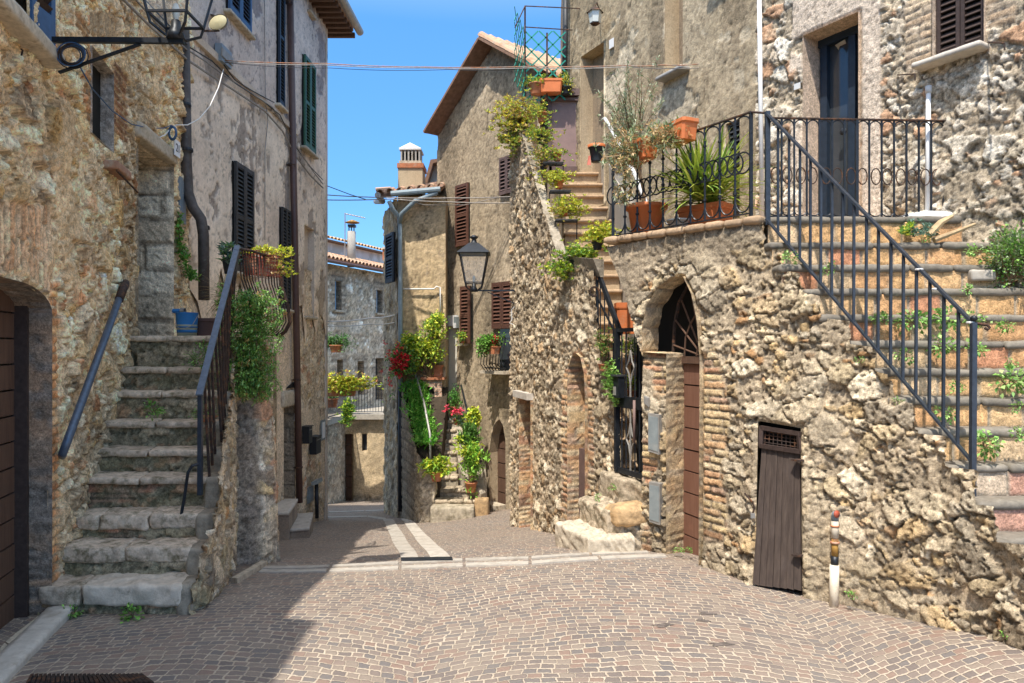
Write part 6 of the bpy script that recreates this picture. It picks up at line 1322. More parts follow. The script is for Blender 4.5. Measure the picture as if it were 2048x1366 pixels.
# --- right: stair railing
RR_ = thing('stair_railing', 'blue black iron railing with straight bars sloping down the wide sunlit staircase', 'railing', PX(1946, 985, 4.03))
tA, tB = PX(1533,226,5.34), PX(1945,645,4.05); lA, lB = PX(1533,438,5.34), PX(1943,922,4.05)
b = MB(); b.bar(tA, tB, .036, .014); b.build('top_rail', M['rail_dark'], RR_)
b = MB(); b.bar(lA, lB, .030, .012); b.build('bottom_rail', M['rail_dark'], RR_)
for px in (1556,1578,1600,1621,1642,1664,1685,1708,1733,1757,1782,1807,1833,1860,1888,1917):
    f = (px-1533)/(1945-1533); yq = 1/((1-f)/5.34+f/4.05); a = PX(px, 0, yq); 
    t = (5.34-yq)/(5.34-4.05); za = tA.lerp(tB, t); zb = lA.lerp(lB, t)
    ext = .0
    b = MB(); b.bar(Vector((za.x, yq, za.z-.005)), Vector((zb.x, yq, zb.z+.004)), .015, .015, (0,1,0)); b.build('bar', M['rail_dark'], RR_)
b = MB(); b.bar(PX(1535,223,5.34), PX(1535,450,5.34), .034, .034, (0,1,0)); b.build('post', M['rail_dark'], RR_)
b = MB(); b.bar(PX(1947,645,4.04), PX(1945,992,4.04), .028, .028, (0,1,0)); b.build('post', M['rail_dark'], RR_)
b = MB(); b.lathe(PX(1948,637,4.04), [(0,-.02),(.016,-.012),(.02,0),(.016,.012),(0,.02)], 12); b.build('ball_finial', M['iron'], RR_, True)
b = MB(); b.tube([tB, PX(1960,648,4.03), PX(1975,650,4.02), PX(1979,655,4.02), PX(1975,659,4.02), PX(1970,656,4.02)], .009, 8); b.build('curled_end', M['iron_rust'], RR_, True)
for px, r0 in ((1838,534),(1872,573),(1941,640)):
    f = (px-1533)/(1945-1533); yq = 1/((1-f)/5.34+f/4.05); b = MB(); b.lathe(PX(px, r0+5, yq), [(.022,-.006),(.024,0),(.022,.006)], 10); b.build('wire_tie', M['cable_white'], RR_)
# --- terrace railing above the stairs
def ring(mb, c, ax, r, rt=.006, a0=0, a1=360, n=14, sx=1., sz=1.):
    mb.tube([Vector(c)+ax*(r*sx*math.cos(math.radians(a0+(a1-a0)*k/n)))+Vector((0,0,1))*(r*sz*math.sin(math.radians(a0+(a1-a0)*k/n))) for k in range(n+1)], rt, 5)
T1 = thing('terrace_railing', 'scrolled iron railing across the terrace edge above the wide stairs', 'railing', PX(1700, 435, 5.45))
yA = 5.45; xa = PX(1538,0,yA).x; xb = PX(1936,0,yA+.08).x; zt = CAMZ-(236-HOR)*yA/F; zb = CAMZ-(433-HOR)*yA/F
X1 = Vector((xb-xa, .08, 0)); U1 = X1.normalized(); O1 = Vector((xa, yA, 0)); L1 = X1.length
for z_ in (zt, zb): b = MB(); b.bar(O1+Vector((0,0,z_)), O1+X1+Vector((0,0,z_)), .026, .010); b.build('rail', M['iron_rust'] if z_ == zt else M['iron'], T1)
n = 16
for k in range(n+1):
    c = O1+X1*(k/n); b = MB(); th = .022 if k in (7, n) else .012; b.bar(c+Vector((0,0,zb-(.04 if k in (7, n) else 0))), c+Vector((0,0,zt)), th, th, (0,1,0)); b.build('bar', M['iron'], T1)
    if k < n:
        m = c+X1*(.5/n); w_ = L1/n*.5
        b = MB(); ring(b, m+Vector((0,0,zt-.012-w_*.9)), U1, w_*.92, .005, 0, 180, 10); b.build('top_scroll', M['iron'], T1)
        b = MB(); ring(b, m+Vector((0,0,zb+.012+w_*.5)), U1, w_*.9, .005, 180, 360, 10, 1, .6); b.build('bottom_scroll', M['iron'], T1)
    if k % 2 == 1 and k < n:
        for sgn in (-1, 1): b = MB(); ring(b, c+U1*(sgn*L1/n*.46)+Vector((0,0,zb+(zt-zb)*.42)), U1, L1/n*.42, .005, 0, 360, 16, .9, 1.5); b.build('ring', M['iron_rust'], T1)
# --- scrolled railing along the slanted terrace edge
T2 = thing('terrace_railing', 'ornate iron railing of interlaced loops along the slanted terrace edge in front of the yucca', 'railing', PX(1380, 455, 5.8))
ln = lambda c: float(np.interp(c, [1213,1300,1415,1530], [6.44,6.10,5.68,5.35]))+.09
P0, P1 = PX(1226,0,ln(1226)), PX(1502,0,ln(1502)); zt0 = CAMZ-(317-HOR)*ln(1226)/F; zt1 = CAMZ-(224-HOR)*ln(1502)/F; zb0 = TZ+.03; zb1 = TZ+.06
P0.z = 0; P1.z = 0; W2 = P1-P0; U2 = W2.normalized(); L2 = W2.length; n = 10
b = MB(); b.bar(P0+Vector((0,0,zt0)), P1+Vector((0,0,zt1)), .026, .010); b.build('rail', M['iron_rust'], T2)
b = MB(); b.bar(P0+Vector((0,0,zb0)), P1+Vector((0,0,zb1)), .022, .010); b.build('rail', M['iron'], T2)
b = MB(); b.tube([P1+Vector((0,0,zt1)), PX(1530,226,5.36)], .010, 6); b.build('rail', M['iron_rust'], T2)
for k in range(n+1):
    f = k/n; c = P0+W2*f; zt_ = zt0+(zt1-zt0)*f; zb_ = zb0+(zb1-zb0)*f; H_ = zt_-zb_; th = .024 if k in (0, n) else .014
    b = MB(); b.bar(c+Vector((0,0,zb_-(.03 if k in (0, n) else 0))), c+Vector((0,0,zt_)), th, th, (0,1,0))
    for fz in (.22, .5, .80): b.lathe(c+Vector((0,0,zb_+H_*fz)), [(.008,-.012),(.016,-.008),(.016,.008),(.008,.012)], 8)
    b.build('bar', M['iron'], T2)
    if k < n:
        m = c+W2*(.5/n); w_ = L2/n; f = (k+.5)/n; zt_ = zt0+(zt1-zt0)*f; zb_ = zb0+(zb1-zb0)*f
        b = MB(); ring(b, m+Vector((0,0,zt_-.02-w_*.5)), U2, w_*.5, .007, 0, 180, 10, 1, 1.1); b.build('top_loop', M['iron'], T2)
        b = MB(); ring(b, m+Vector((0,0,zb_+.01+w_*.9)), U2, w_*.5, .007, 180, 360, 10, 1, 1.7); b.build('bottom_loop', M['iron'], T2)
        for o in (-.5, 0.): 
            b = MB(); ring(b, m+U2*(o*w_)+Vector((0,0,zb_+H_*.52)), U2, w_*.5, .007, 0, 360, 16, 1, 1.25); b.build('middle_loop', M['iron'], T2)
# --- white pipe handrail at the upper flight
WH = thing('white_handrail', 'thin white pipe handrail beside the upper flight of stairs', 'handrail', PX(1300, 430, 7.6))
b = MB(); b.tube([PX(1205,240,9.6), PX(1210,237,9.55), PX(1222,258,9.2), PX(1268,345,8.3), PX(1303,432,7.6)], .024, 8); b.build('rail', M['white_metal'], WH, True)
b = MB(); b.tube([PX(1281,322,8.25), PX(1281,400,8.25)], .014, 6); b.build('post', M['iron_rust'], WH)
# --- gate, letterbox, inner rail
GT = thing('iron_gate', 'black iron gate with a pale twisted middle bar above the irregular steps', 'gate', (1.08, 6.6, .4))
g0 = Vector((1.012, 6.74, 0)); g1 = Vector((1.195, 6.30, 0)); gd_ = g1-g0; GU = gd_.normalized(); zb_ = .405; zt_ = CAMZ-(655-HOR)*6.5/F; zm = CAMZ-(806-HOR)*6.5/F
def gp(f, z): return g0+gd_*f+Vector((0,0,z))
for f in (0., .99): b = MB(); b.bar(gp(f, zb_), gp(f, zt_), .05 if f == 0 else .03, .035, tuple(GU)); b.build('stile', M['iron'], GT)
for z_, t_ in ((zb_+.025, .05), (zt_-.02, .035), (zm, .11)): b = MB(); b.bar(gp(0, z_), gp(1, z_), .025, t_); b.build('rail', M['iron'], GT)
for f in (.18, .34, .66, .82): b = MB(); b.bar(gp(f, zb_), gp(f, zt_), .012, .012, (0,1,0)); b.build('bar', M['iron'], GT)
def diamond(zc, h):
    for sg in (-1, 1): b = MB(); b.tube([gp(.5, zc-h), gp(.5+sg*.06, zc-h*.35), gp(.5+sg*.15, zc), gp(.5+sg*.06, zc+h*.35), gp(.5, zc+h)], .008, 6); b.build('diamond', M['zinc'], GT)
b = MB(); b.tube([gp(.5, zb_), gp(.5, zb_+.45)], .009, 6); b.build('middle_bar', M['zinc'], GT); diamond(CAMZ-(880-HOR)*6.5/F, .16); diamond(CAMZ-(735-HOR)*6.5/F, .16)
b = MB(); b.tube([gp(.5, CAMZ-(880-HOR)*6.5/F+.16), gp(.5, CAMZ-(735-HOR)*6.5/F-.16)], .009, 6); b.build('middle_bar', M['zinc'], GT)
gn = Vector((GU.y, -GU.x, 0)); gn = gn if gn.y < 0 else -gn
b = MB(); b.tube([gp(.80, CAMZ-(885-HOR)*6.4/F)+gn*.05, gp(.80, CAMZ-(800-HOR)*6.4/F)+gn*.05], .013, 8); b.build('handle', M['wood_purple'], GT, True)
b = MB(); b.box(gp(.2, CAMZ-(774-HOR)*6.6/F)+gn*.05, (.14, .07, .20), (GU, gn, Vector((0,0,1)))); LB = thing('letterbox', 'black letterbox hung on the iron gate', 'letterbox', gp(.2, .9)); b.build('case', M['iron'], LB)
b = MB(); b.box(gp(.2, CAMZ-(751-HOR)*6.6/F)+gn*.055, (.16, .10, .015), (GU, gn, Vector((0,0,1)))); b.build('lid', M['sh_black'], LB)
b = MB(); b.box(gp(.2, CAMZ-(782-HOR)*6.6/F)+gn*.087, (.05, .005, .08), (GU, gn, Vector((0,0,1)))); b.build('flap', M['zinc'], LB)
IR = thing('inner_railing', 'black sloping railing behind the gate, between tower wall and terrace', 'railing', (.95, 6.9, 1.4))
i0, i1 = PX(1190,528,7.25), PX(1242,668,6.75)
b = MB(); b.bar(i0, i1, .03, .05); b.build('rail', M['iron'], IR); b = MB(); b.bar(i0-Vector((0,0,.30)), i1-Vector((0,0,.10)), .012, .02); b.build('rail', M['iron'], IR)
for k in range(6): t = (k+.3)/6; q = i0.lerp(i1, t); b = MB(); b.bar(q, Vector((q.x, q.y, min(q.z-.3, 1.38))), .012, .012, (0,1,0)); b.build('bar', M['iron'], IR)
b = MB(); b.bar(PX(1194,560,7.2), PX(1196,745,7.2), .03, .03, (0,1,0)); b.build('post', M['iron'], IR)
b = MB(); ring(b, PX(1189,583,7.0), Vector((1,0,0)), .045, .012, 0, 300, 12); RC = b.build('iron_coil', M['iron_rust'], None); tag(RC, 'rusty iron ring hung at the head of the inner railing', 'ring')

# ================================================================ lamps
def lantern(base, s, parent_label, glass=True, name='street_lamp', group=None):
    """base: bottom of the glass cage seat, s: bottom half width"""
    t = thing(name, parent_label, 'street lamp', base); b_ = Vector(base)
    wb, wt, hg = s, s*1.62, s*3.4
    def fr(mb, w, z, r): c = [b_+Vector((i*w, j*w, z)) for i, j in ((-1,-1),(1,-1),(1,1),(-1,1))]; [mb.bar(c[k], c[(k+1) % 4], r, r) for k in range(4)]; return c
    z0 = s*.95
    m = MB(); c0 = fr(m, wb, z0, .014); c1 = fr(m, wt, z0+hg, .016)
    for a, e in zip(c0, c1): m.bar(a, e, .013, .013)
    cb = [b_+Vector((i*wb*.35, j*wb*.35, 0)) for i, j in ((-1,-1),(1,-1),(1,1),(-1,1))]
    for a, e in zip(cb, c0): m.tube([a, a.lerp(e, .55)+Vector((0,0,-s*.1))+(e-b_-Vector((0,0,z0)))*.18, e], .009, 5)
    m.build('frame', M['iron'], t)
    m = MB()
    for k in range(4): m.add([c0[k], c0[(k+1) % 4], c1[(k+1) % 4], c1[k]], [(0,1,2,3)])
    m.build('glass', M['pane'], t)
    m = MB(); zt = z0+hg; ov = wt*1.18; q = [b_+Vector((i*ov, j*ov, zt)) for i, j in ((-1,-1),(1,-1),(1,1),(-1,1))]; q2 = [b_+Vector((i*wt*.95, j*wt*.95, zt+s*.35)) for i, j in ((-1,-1),(1,-1),(1,1),(-1,1))]; q3 = [b_+Vector((i*wt*.34, j*wt*.34, zt+s*1.25)) for i, j in ((-1,-1),(1,-1),(1,1),(-1,1))]
    V = q+q2+q3; Fc = [(0,3,2,1),(8,9,10,11)]
    for r_ in (0, 4):
        for k in range(4): Fc.append((r_+k, r_+(k+1) % 4, r_+4+(k+1) % 4, r_+4+k))
    m.add(V, Fc); m.build('lamp_roof', M['iron'], t)
    m = MB(); m.lathe(b_+Vector((0,0,zt+s*1.25)), [(s*.5,0),(s*.32,s*.2),(s*.22,s*.45),(s*.45,s*.62),(s*.48,s*.78),(s*.2,s*.95),(0,s*1.0)], 14); m.build('finial', M['iron'], t, True)
    m = MB(); m.lathe(b_, [(0,-.01),(s*.45,-.01),(s*.4,s*.25),(s*.25,s*.5),(s*.22,s*.9),(0,s*.95)], 12); m.build('socket', M['iron'], t, True)
    m = MB(); m.lathe(b_+Vector((0,0,z0)), [(s*.10,0),(s*.18,s*.3),(s*.2,s*.55),(s*.12,s*.8),(0,s*.9)], 12); m.build('bulb', M['glass_lamp'], t, True)
    return t
YL = 4.32; lb = PX(352, 76, YL)
SL1 = lantern(lb, .118, 'large black street lantern close by on a bracket from the rubble house')
b = MB(); b.bar(PX(106,80,YL-.02), PX(368,82,YL), .028, .032); b.build('bracket_arm', M['iron'], SL1)
b = MB(); b.bar(PX(118,145,YL-.02), PX(281,88,YL), .018, .014); b.build('brace', M['iron'], SL1)
YF = 9.72; lb = PX(948, 582, YF)
SL2 = lantern(lb, .118, 'black street lantern farther away in front of the gabled house')
b = MB(); b.bar(PX(940,581,YF), PX(1034,581,YF), .022, .022); b.build('bracket_arm', M['iron'], SL2)
b = MB(); b.bar(PX(975,584,YF), PX(1034,609,YF), .016, .012); b.build('brace', M['iron'], SL2)
b = MB(); b.tube([PX(1031,612,YF), PX(1023,620,YF), PX(1024,640,YF), PX(1019,646,YF), PX(1028,650,YF), PX(1034,649,YF)], .008, 6); b.build('wire', M['cable_white'], SL2)
# small wall lantern
WL = thing('wall_lamp', 'small old wall lantern above the half open door of the brown house', 'wall lamp', bP.pp(1190, 30, .15)); c = bP.pp(1190, 24, .22)
b = MB(); b.lathe(c, [(.07,-.16),(.095,0)], 6); b.build('glass', M['glass_lamp'], WL); b = MB(); b.lathe(c, [(.12,-.01),(.04,.06),(0,.08)], 6); b.build('lamp_roof', M['iron_rust'], WL)
b = MB(); b.lathe(c, [(.0,-.18),(.05,-.175),(.075,-.155)], 6); b.build('lamp_base', M['iron_rust'], WL); b = MB(); b.tube([c+Vector((0,0,.07)), c+Vector((.03,.02,.14)), bP.pp(1196, 12, .10), bP.pp(1200, 20, .0)], .008, 6); b.build('arm', M['iron_rust'], WL)
# floodlight and junction box on the plastered house
FLD = thing('floodlight', 'oval floodlight with yellowed glass on the plastered house', 'floodlight', plC.pp(438, 45, .3)); c = plC.pp(438, 46, .30)
ax = (Vector((.92,-.38,0)), Vector((.38*.8,.92*.8,.6)).normalized(), Vector((0,0,1)))
ax = (Vector((.92,-.38,0)).normalized(), Vector((0,0,1)), Vector((-.38,-.92,0)).normalized())
b = MB(); b.lathe(c, [(.0,-.06),(.09,-.05),(.14,0),(.15,.02)], 20, None, (ax[0], ax[1]*.62, ax[2])); b.build('housing', M['zinc'], FLD, True)
b = MB(); b.lathe(c+ax[2]*.018, [(.135,0),(.10,.012),(0,.018)], 20, None, (ax[0], ax[1]*.62, ax[2])); b.build('lens', M['lens'], FLD, True)
b = MB(); b.bar(plC.pp(424,30,.0), c+Vector((0,0,.07)), .05, .02); b.bar(plC.pp(408,62,.02), c-Vector((0,0,.09)), .015, .02); b.build('bracket', M['iron_rust'], FLD)
t, s0, s1, zb, zt = boxthing('junction_box', 'grey blue junction box with cables on the plastered house', 'junction box', plC, 428, 448, 96, 130, .10, M['box_blue']); b = MB(); pbox(b, plC, s0-.02, s1+.02, zb+.05, zt-.06, .10, .115); b.build('lid', M['zinc'], t)
t, s0, s1, zb, zt = boxthing('meter_box', 'tall blue grey meter box beside the old dark downpipe', 'meter box', rubW.pl[1], 353, 365, 356, 446, .04, M['box_blue']); b = MB(); pbox(b, rubW.pl[1], s0+.02, s1-.02, zb+.03, zt-.03, .04, .045); b.build('door', M['box_blue'], t)

# ================================================================ cables
def cable(pts, r, mat, label, group=None, sag=0, name='cable'):
    P = [PX(*p) for p in pts]; Q = []
    for i in range(len(P)-1):
        for k in range(8): t = k/8; q = P[i].lerp(P[i+1], t); q.z -= sag*4*t*(1-t); Q.append(q)
    Q.append(P[-1]); b = MB(); b.tube(Q, r, 5); o = b.build(name, M[mat], None, True); return tag(o, label, 'cable', group)
cable([(450,121,8.8),(650,127,8.6),(850,134,8.4),(1060,133,8.2),(1250,131,7.9),(1322,130,7.9),(1398,128,7.95)], .006, 'cable_rust', 'upper strand of the rusty cable crossing the sky between the plastered and brown houses', sag=.01)
cable([(450,124,8.8),(650,130,8.6),(850,136,8.4),(1060,136,8.2),(1250,134,7.9),(1398,136,7.95)], .005, 'cable', 'lower strand of the rusty cable crossing the sky between the plastered and brown houses', sag=.012)
cable([(450,125,8.8),(660,136,8.6),(900,139,8.4),(1060,136,8.2)], .0035, 'cable_dark', 'thin dark wire sagging just below the upper rusty cable pair', sag=.02)
cable([(655,390,13.4),(780,395,13.2),(900,396,13.0),(1028,393,12.8)], .010, 'cable', 'higher of two grey cables strung low between the plastered and gabled houses', sag=.01)
cable([(655,400,13.4),(780,398,13.2),(900,404,13.0),(1028,406,12.8)], .010, 'cable', 'lower of two grey cables strung low between the plastered and gabled houses', sag=.01)
cable([(800,398,13.2),(850,410,13.1),(930,410,13.0),(1000,394,12.9)], .007, 'cable', 'loose grey cable looping beneath the pair in front of the tan house')
cable([(655,372,13.4),(700,389,13.3),(735,400,13.3)], .008, 'cable_dark', 'short dark cable slanting down beside the plastered house corner')
cable([(655,643,13.6),(740,636,13.8),(789,630,14.0)], .014, 'cable_white', 'higher white cable spanning the lane in front of the far house', sag=.02)
cable([(655,652,13.6),(740,648,13.8),(789,645,14.0)], .010, 'cable_white', 'lower white cable spanning the lane in front of the far house', sag=.02)
def wall_cable(pts, r, mat, label, off=.07):
    P = []
    for i in range(len(pts)-1):
        for k in range(6):
            t = k/6; px = pts[i][0]+(pts[i+1][0]-pts[i][0])*t; row = pts[i][1]+(pts[i+1][1]-pts[i][1])*t
            pl = rub if px < 270 else (rubW.pl[1] if px < 374 else plC); P.append(pl.pp(px, row, off))
    P.append(plC.pp(*pts[-1], off)); b = MB(); b.tube(P, r, 5); return tag(b.build('cable', M[mat], None, True), label, 'cable')
wall_cable([(236,-12),(300,52),(345,92),(375,120),(420,150),(470,182),(530,222),(565,262),(590,310),(620,350),(646,376)], .014, 'cable', 'thick grey cable running along both left facades, outermost of its bundle')
wall_cable([(262,-12),(312,45),(372,98),(410,122),(450,152),(500,185),(545,215),(575,262),(600,305),(628,345),(646,368)], .010, 'cable', 'second grey cable of the bundle on the left facades')
wall_cable([(280,-12),(330,42),(380,95),(424,122),(470,166),(530,205),(560,230),(590,292),(622,335),(646,360)], .008, 'cable_dark', 'thin dark cable above the grey ones on the left facades')
wall_cable([(448,130),(470,160),(505,182),(548,205)], .008, 'cable_dark', 'short dark cable drooping right from the junction box')
wall_cable([(529,0),(530,120),(531,205),(536,240),(530,300),(530,480)], .007, 'cable', 'thin upright cable on the plastered house left of the brown downpipe', .05)
b = MB(); P = [plC.pp(447,138,.12), PX(437,175,7.9), PX(420,212,7.7), PX(398,238,7.6), PX(375,250,7.4), PX(352,250,7.3), PX(340,258,7.3), PX(330,270,7.2), PX(318,275,7.1), PX(292,270,6.9)]; b.tube(P, .006, 5); tag(b.build('cable', M['cable_white'], None, True), 'white cable drooping from the junction box to above door 21', 'cable')
b = MB(); P = [rub.pp(158,130,.1), rub.pp(185,178,.1), rub.pp(225,222,.1), rub.pp(262,248,.1), PX(300,257,6.9), PX(328,256,7.2), PX(344,250,7.3)]; b.tube(P, .005, 5); tag(b.build('cable', M['cable_blue'], None, True), 'thin blue cable from the bracket coil to above door 21', 'cable')
cl_ = thing('cable_coil', 'coil of blue and brown cables hung on the near lantern bracket', 'cable coil', PX(143, 110, YL))
for k in range(13):
    b = MB(); c = PX(143+random.uniform(-4,4), 109+random.uniform(-4,4), YL-.03+random.uniform(-.02,.02)); ring(b, c, Vector((1,0,0)), (.078+random.uniform(-.018,.016)), .0036, 0, 360, 22, 1.08, .88); b.build('loop', M[('cable_blue','cable_dark','iron_rust')[k % 3]], cl_)
cl_ = thing('cable_coil', 'small bundle of blue cable on the wall above door 21', 'cable coil', PX(345, 262, 7.3))
for k in range(4):
    b = MB(); ring(b, PX(345, 266, 7.28+k*.01), Vector((1,0,0)), .045+k*.004, .008, 0, 360, 16, .75, 1.3); b.build('loop', M['cable_blue'], cl_)
# trellis on the tower
TT = thing('trellis', 'green plastic lattice trellis on a thin rusty frame above the flower boxes', 'trellis', PX(1080, 180, 9.9))
A0 = PX(1029, 240, 9.6); A1 = PX(1050, 195, 10.35); A2 = PX(1131, 195, 10.35)
for a, e, w_ in ((A0, A1, 6), (A1, A2, 6)):
    d = (e-a); d.z = 0; L_ = d.length; u = d.normalized(); zb_ = A1.z-.05; zt_ = CAMZ-(62-HOR)*10.35/F; H_ = zt_-zb_; st_ = .21
    k = -int(H_/st_)-1
    while k*st_ < L_:
        for sg in (1, -1):
            # line x = k*st + sg*z
            x0 = k*st_; x1 = k*st_+H_
            if sg < 0: x0, x1 = x1, x0
            pts = [(x0, 0), (x1, H_)]; (xa_, za_), (xb_, zb2) = pts
            def clip(xv, zv, xo, zo):
                if xv < 0: f = (0-xv)/(xo-xv); return 0, zv+(zo-zv)*f
                if xv > L_: f = (L_-xv)/(xo-xv); return L_, zv+(zo-zv)*f
                return xv, zv
            if max(x0, x1) <= 0 or min(x0, x1) >= L_: continue
            p = clip(xa_, za_, xb_, zb2); q = clip(xb_, zb2, xa_, za_); b = MB()
            b.bar(a*1.0+Vector((u.x*p[0], u.y*p[0], zb_-a.z+p[1])), a*1.0+Vector((u.x*q[0], u.y*q[0], zb_-a.z+q[1])), .006, .020); b.build('slat', M['trellis'], TT)
        k += 1
for p in ((1050, 12, 10.35, 195), (1094, 66, 10.3, 200)):
    b = MB(); b.bar(PX(p[0], p[3], p[2]), PX(p[0], p[1], p[2]), .025, .025, (0,1,0)); b.build('post', M['iron_rust'], TT)
for r_ in (12, 54): b = MB(); b.bar(PX(1050, r_, 10.35), PX(1180 if r_ == 12 else 1145, r_+6, 10.35), .012, .012); b.build('frame_bar', M['iron_rust'], TT)
b = MB(); b.bar(PX(1050,12,10.35), PX(1030,55,9.6), .012, .012); b.build('frame_bar', M['iron_rust'], TT)
pipe([PX(1131,-40,10.5), PX(1131,70,10.5), PX(1128,190,10.5)], .04, 'downpipe', M['sh_black'], BH, lab='dark downpipe on the corner of the brown house')
# leaning white parasol pole on the terrace
PP_ = thing('parasol_stand', 'bare white parasol pole standing in a white foot on the terrace', 'parasol stand', PX(1855, 440, 5.58))
b = MB(); b.tube([PX(1855,440,5.58), PX(1857,180,5.58)], .018, 12); b.build('pole', M['white_metal'], PP_, True); b = MB(); b.tube([PX(1857,186,5.58), PX(1857,172,5.58)], .024, 12); b.build('collar', M['white_metal'], PP_, True)
b = MB(); b.lathe(PX(1850,444,5.58), [(.20,0),(.19,.05),(.05,.08),(0,.08)], 24); b.build('foot', M['white_metal'], PP_, True)
# ================================================================ plants, pots
def rnd(n, s=1.): return RNG.normal(0, s, (n, 3))
def unit(a): return a/np.maximum(np.linalg.norm(a, axis=1, keepdims=True), 1e-9)
GREEN = [(.10,.22,.04),(.14,.28,.05),(.08,.17,.035),(.18,.32,.07)]
LIME = [(.34,.42,.04),(.44,.48,.05),(.24,.36,.04),(.50,.48,.07)]
YEL = [(.54,.48,.05),(.44,.42,.06),(.58,.50,.08),(.34,.34,.06),(.30,.20,.06)]
DARKG = [(.05,.12,.03),(.07,.16,.035),(.10,.20,.05)]
OLIVE = [(.17,.22,.12),(.24,.28,.17),(.12,.17,.08),(.30,.33,.22)]
BLUEG = [(.12,.20,.16),(.16,.25,.20),(.09,.16,.11)]
DRY = [(.42,.30,.15),(.34,.20,.09),(.48,.36,.20),(.28,.26,.10)]
RED = [(.55,.02,.03),(.45,.03,.04),(.62,.05,.06)]
def leaf_arrays(P, D, Lh, W, cols, fold=.25, jit=.25):
    n = len(P); D = unit(D); up = np.tile([0, 0, 1.], (n, 1))+rnd(n, .35); S = unit(np.cross(D, up)); U = np.cross(S, D)
    Lh = Lh*(1+RNG.uniform(-.3, .3, n)); W = W*(1+RNG.uniform(-.3, .3, n)); L_ = Lh[:, None]; W_ = W[:, None]
    a = P; b = P+D*L_*.5+S*W_*.5+U*W_*fold; c = P+D*L_-U*L_*.10; d = P+D*L_*.5-S*W_*.5+U*W_*fold
    V = np.stack([a, b, c, d], 1).reshape(-1, 3); F_ = np.arange(n*4).reshape(n, 4)
    C = 1.45*pal(RNG.random(n), cols)*(1+RNG.uniform(-.38, .32, n))[:, None]; C = np.repeat(C, 4, 0)
    return V, F_, C
class Leaves:
    def __init__(s): s.V = []; s.F = []; s.C = []; s.n = 0
    def add(s, V, F_, C): s.V.append(V); s.F.append(F_+s.n); s.C.append(C); s.n += len(V)
    def leaves(s, *a, **k): s.add(*leaf_arrays(*a, **k))
    def blade(s, base, dirv, L_, w, cols, droop=.5, seg=5):
        d = Vector(dirv).normalized(); p = Vector(base); side = d.cross(Vector((0,0,1))); side = side.normalized() if side.length > .01 else Vector((1,0,0)); V = []; col = np.array(random.choice(cols))*random.uniform(.8, 1.2)
        for k in range(seg+1):
            t = k/seg; ww = w*(1-t)**.6*(.6+.8*min(1, t*4)) if k < seg else .0005; V += [tuple(p-side*ww/2), tuple(p+Vector((0,0,-.12*ww))), tuple(p+side*ww/2)]; p = p+d*(L_/seg); d = (d+Vector((0,0,-droop/seg*(.4+t*1.6)))).normalized()
        F_ = []
        for k in range(seg): a = k*3; F_ += [(a, a+1, a+4, a+3), (a+1, a+2, a+5, a+4)]
        s.add(np.array(V), np.array(F_), np.tile(col, (len(V), 1)))
    def rosette(s, c, r, cols, n=11, up=(0,0,1), flat=.5):
        u = np.array(up, float); u /= np.linalg.norm(u); th = RNG.uniform(0, 6.28, n); e = RNG.uniform(flat*.2, 1.2, n); a = np.cross(u, [1, .3, .2]); a /= np.linalg.norm(a); b = np.cross(u, a)
        D = (np.cos(th)*np.cos(e))[:, None]*a+(np.sin(th)*np.cos(e))[:, None]*b+np.sin(e)[:, None]*u
        s.leaves(np.tile(c, (n, 1))+D*r*.1, D, np.full(n, r), np.full(n, r*.42), cols)
    def build(s, name, parent=None): return mk(name, np.vstack(s.V), np.vstack(s.F), M['leaf'], parent, np.vstack(s.C))
def clumps(L, c, rad, K, per, ll, lw, cols, spread=.35, out=.8, upb=.25, csz=None, shell=.5):
    """K leaf clumps spread through an ellipsoid"""
    c = np.array(c); rad = np.array(rad); u = unit(rnd(K)); r = RNG.uniform(shell, 1, K)**.8; cc = c+u*rad*r[:, None]*(1+.25*RNG.normal(size=(K, 1))*.6); cs = (csz or float(np.min(rad))*spread)
    P = np.repeat(cc, per, 0)+rnd(K*per, cs*.5); D = (P-np.repeat(cc, per, 0))/cs*.9+np.repeat(u, per, 0)*out+np.array([0, 0, upb])+rnd(K*per, .35)
    pc = np.array(cols)
    L.leaves(P, D, np.full(K*per, ll), np.full(K*per, lw), cols)
    return cc
def twigs(name, base, pts, parent, r=.004, mat='stem', mx=26):
    b = MB(); base = Vector(base); pts = list(pts); random.shuffle(pts)
    for p in pts[:mx]:
        p = Vector(p); m = base.lerp(p, .5)+Vector((random.uniform(-.02,.02), random.uniform(-.02,.02), .02)); b.tube([base, m, p], [r*1.5, r, r*.6], 4, None, False)
    return b.build(name, M[mat], parent)
def round_pot(parent, c, r, h, mat='terracotta', rim=.12, soil=True):
    b = MB(); c = Vector(c); b.lathe(c, [(0,0),(r*.68,0),(r*.70,.01),(r*.94,h*(1-rim)),(r*1.06,h*(1-rim)),(r*1.08,h),(r*.96,h),(r*.93,h*.9),(0,h*.88)], 28); o = b.build('pot', M[mat], parent, True)
    return o
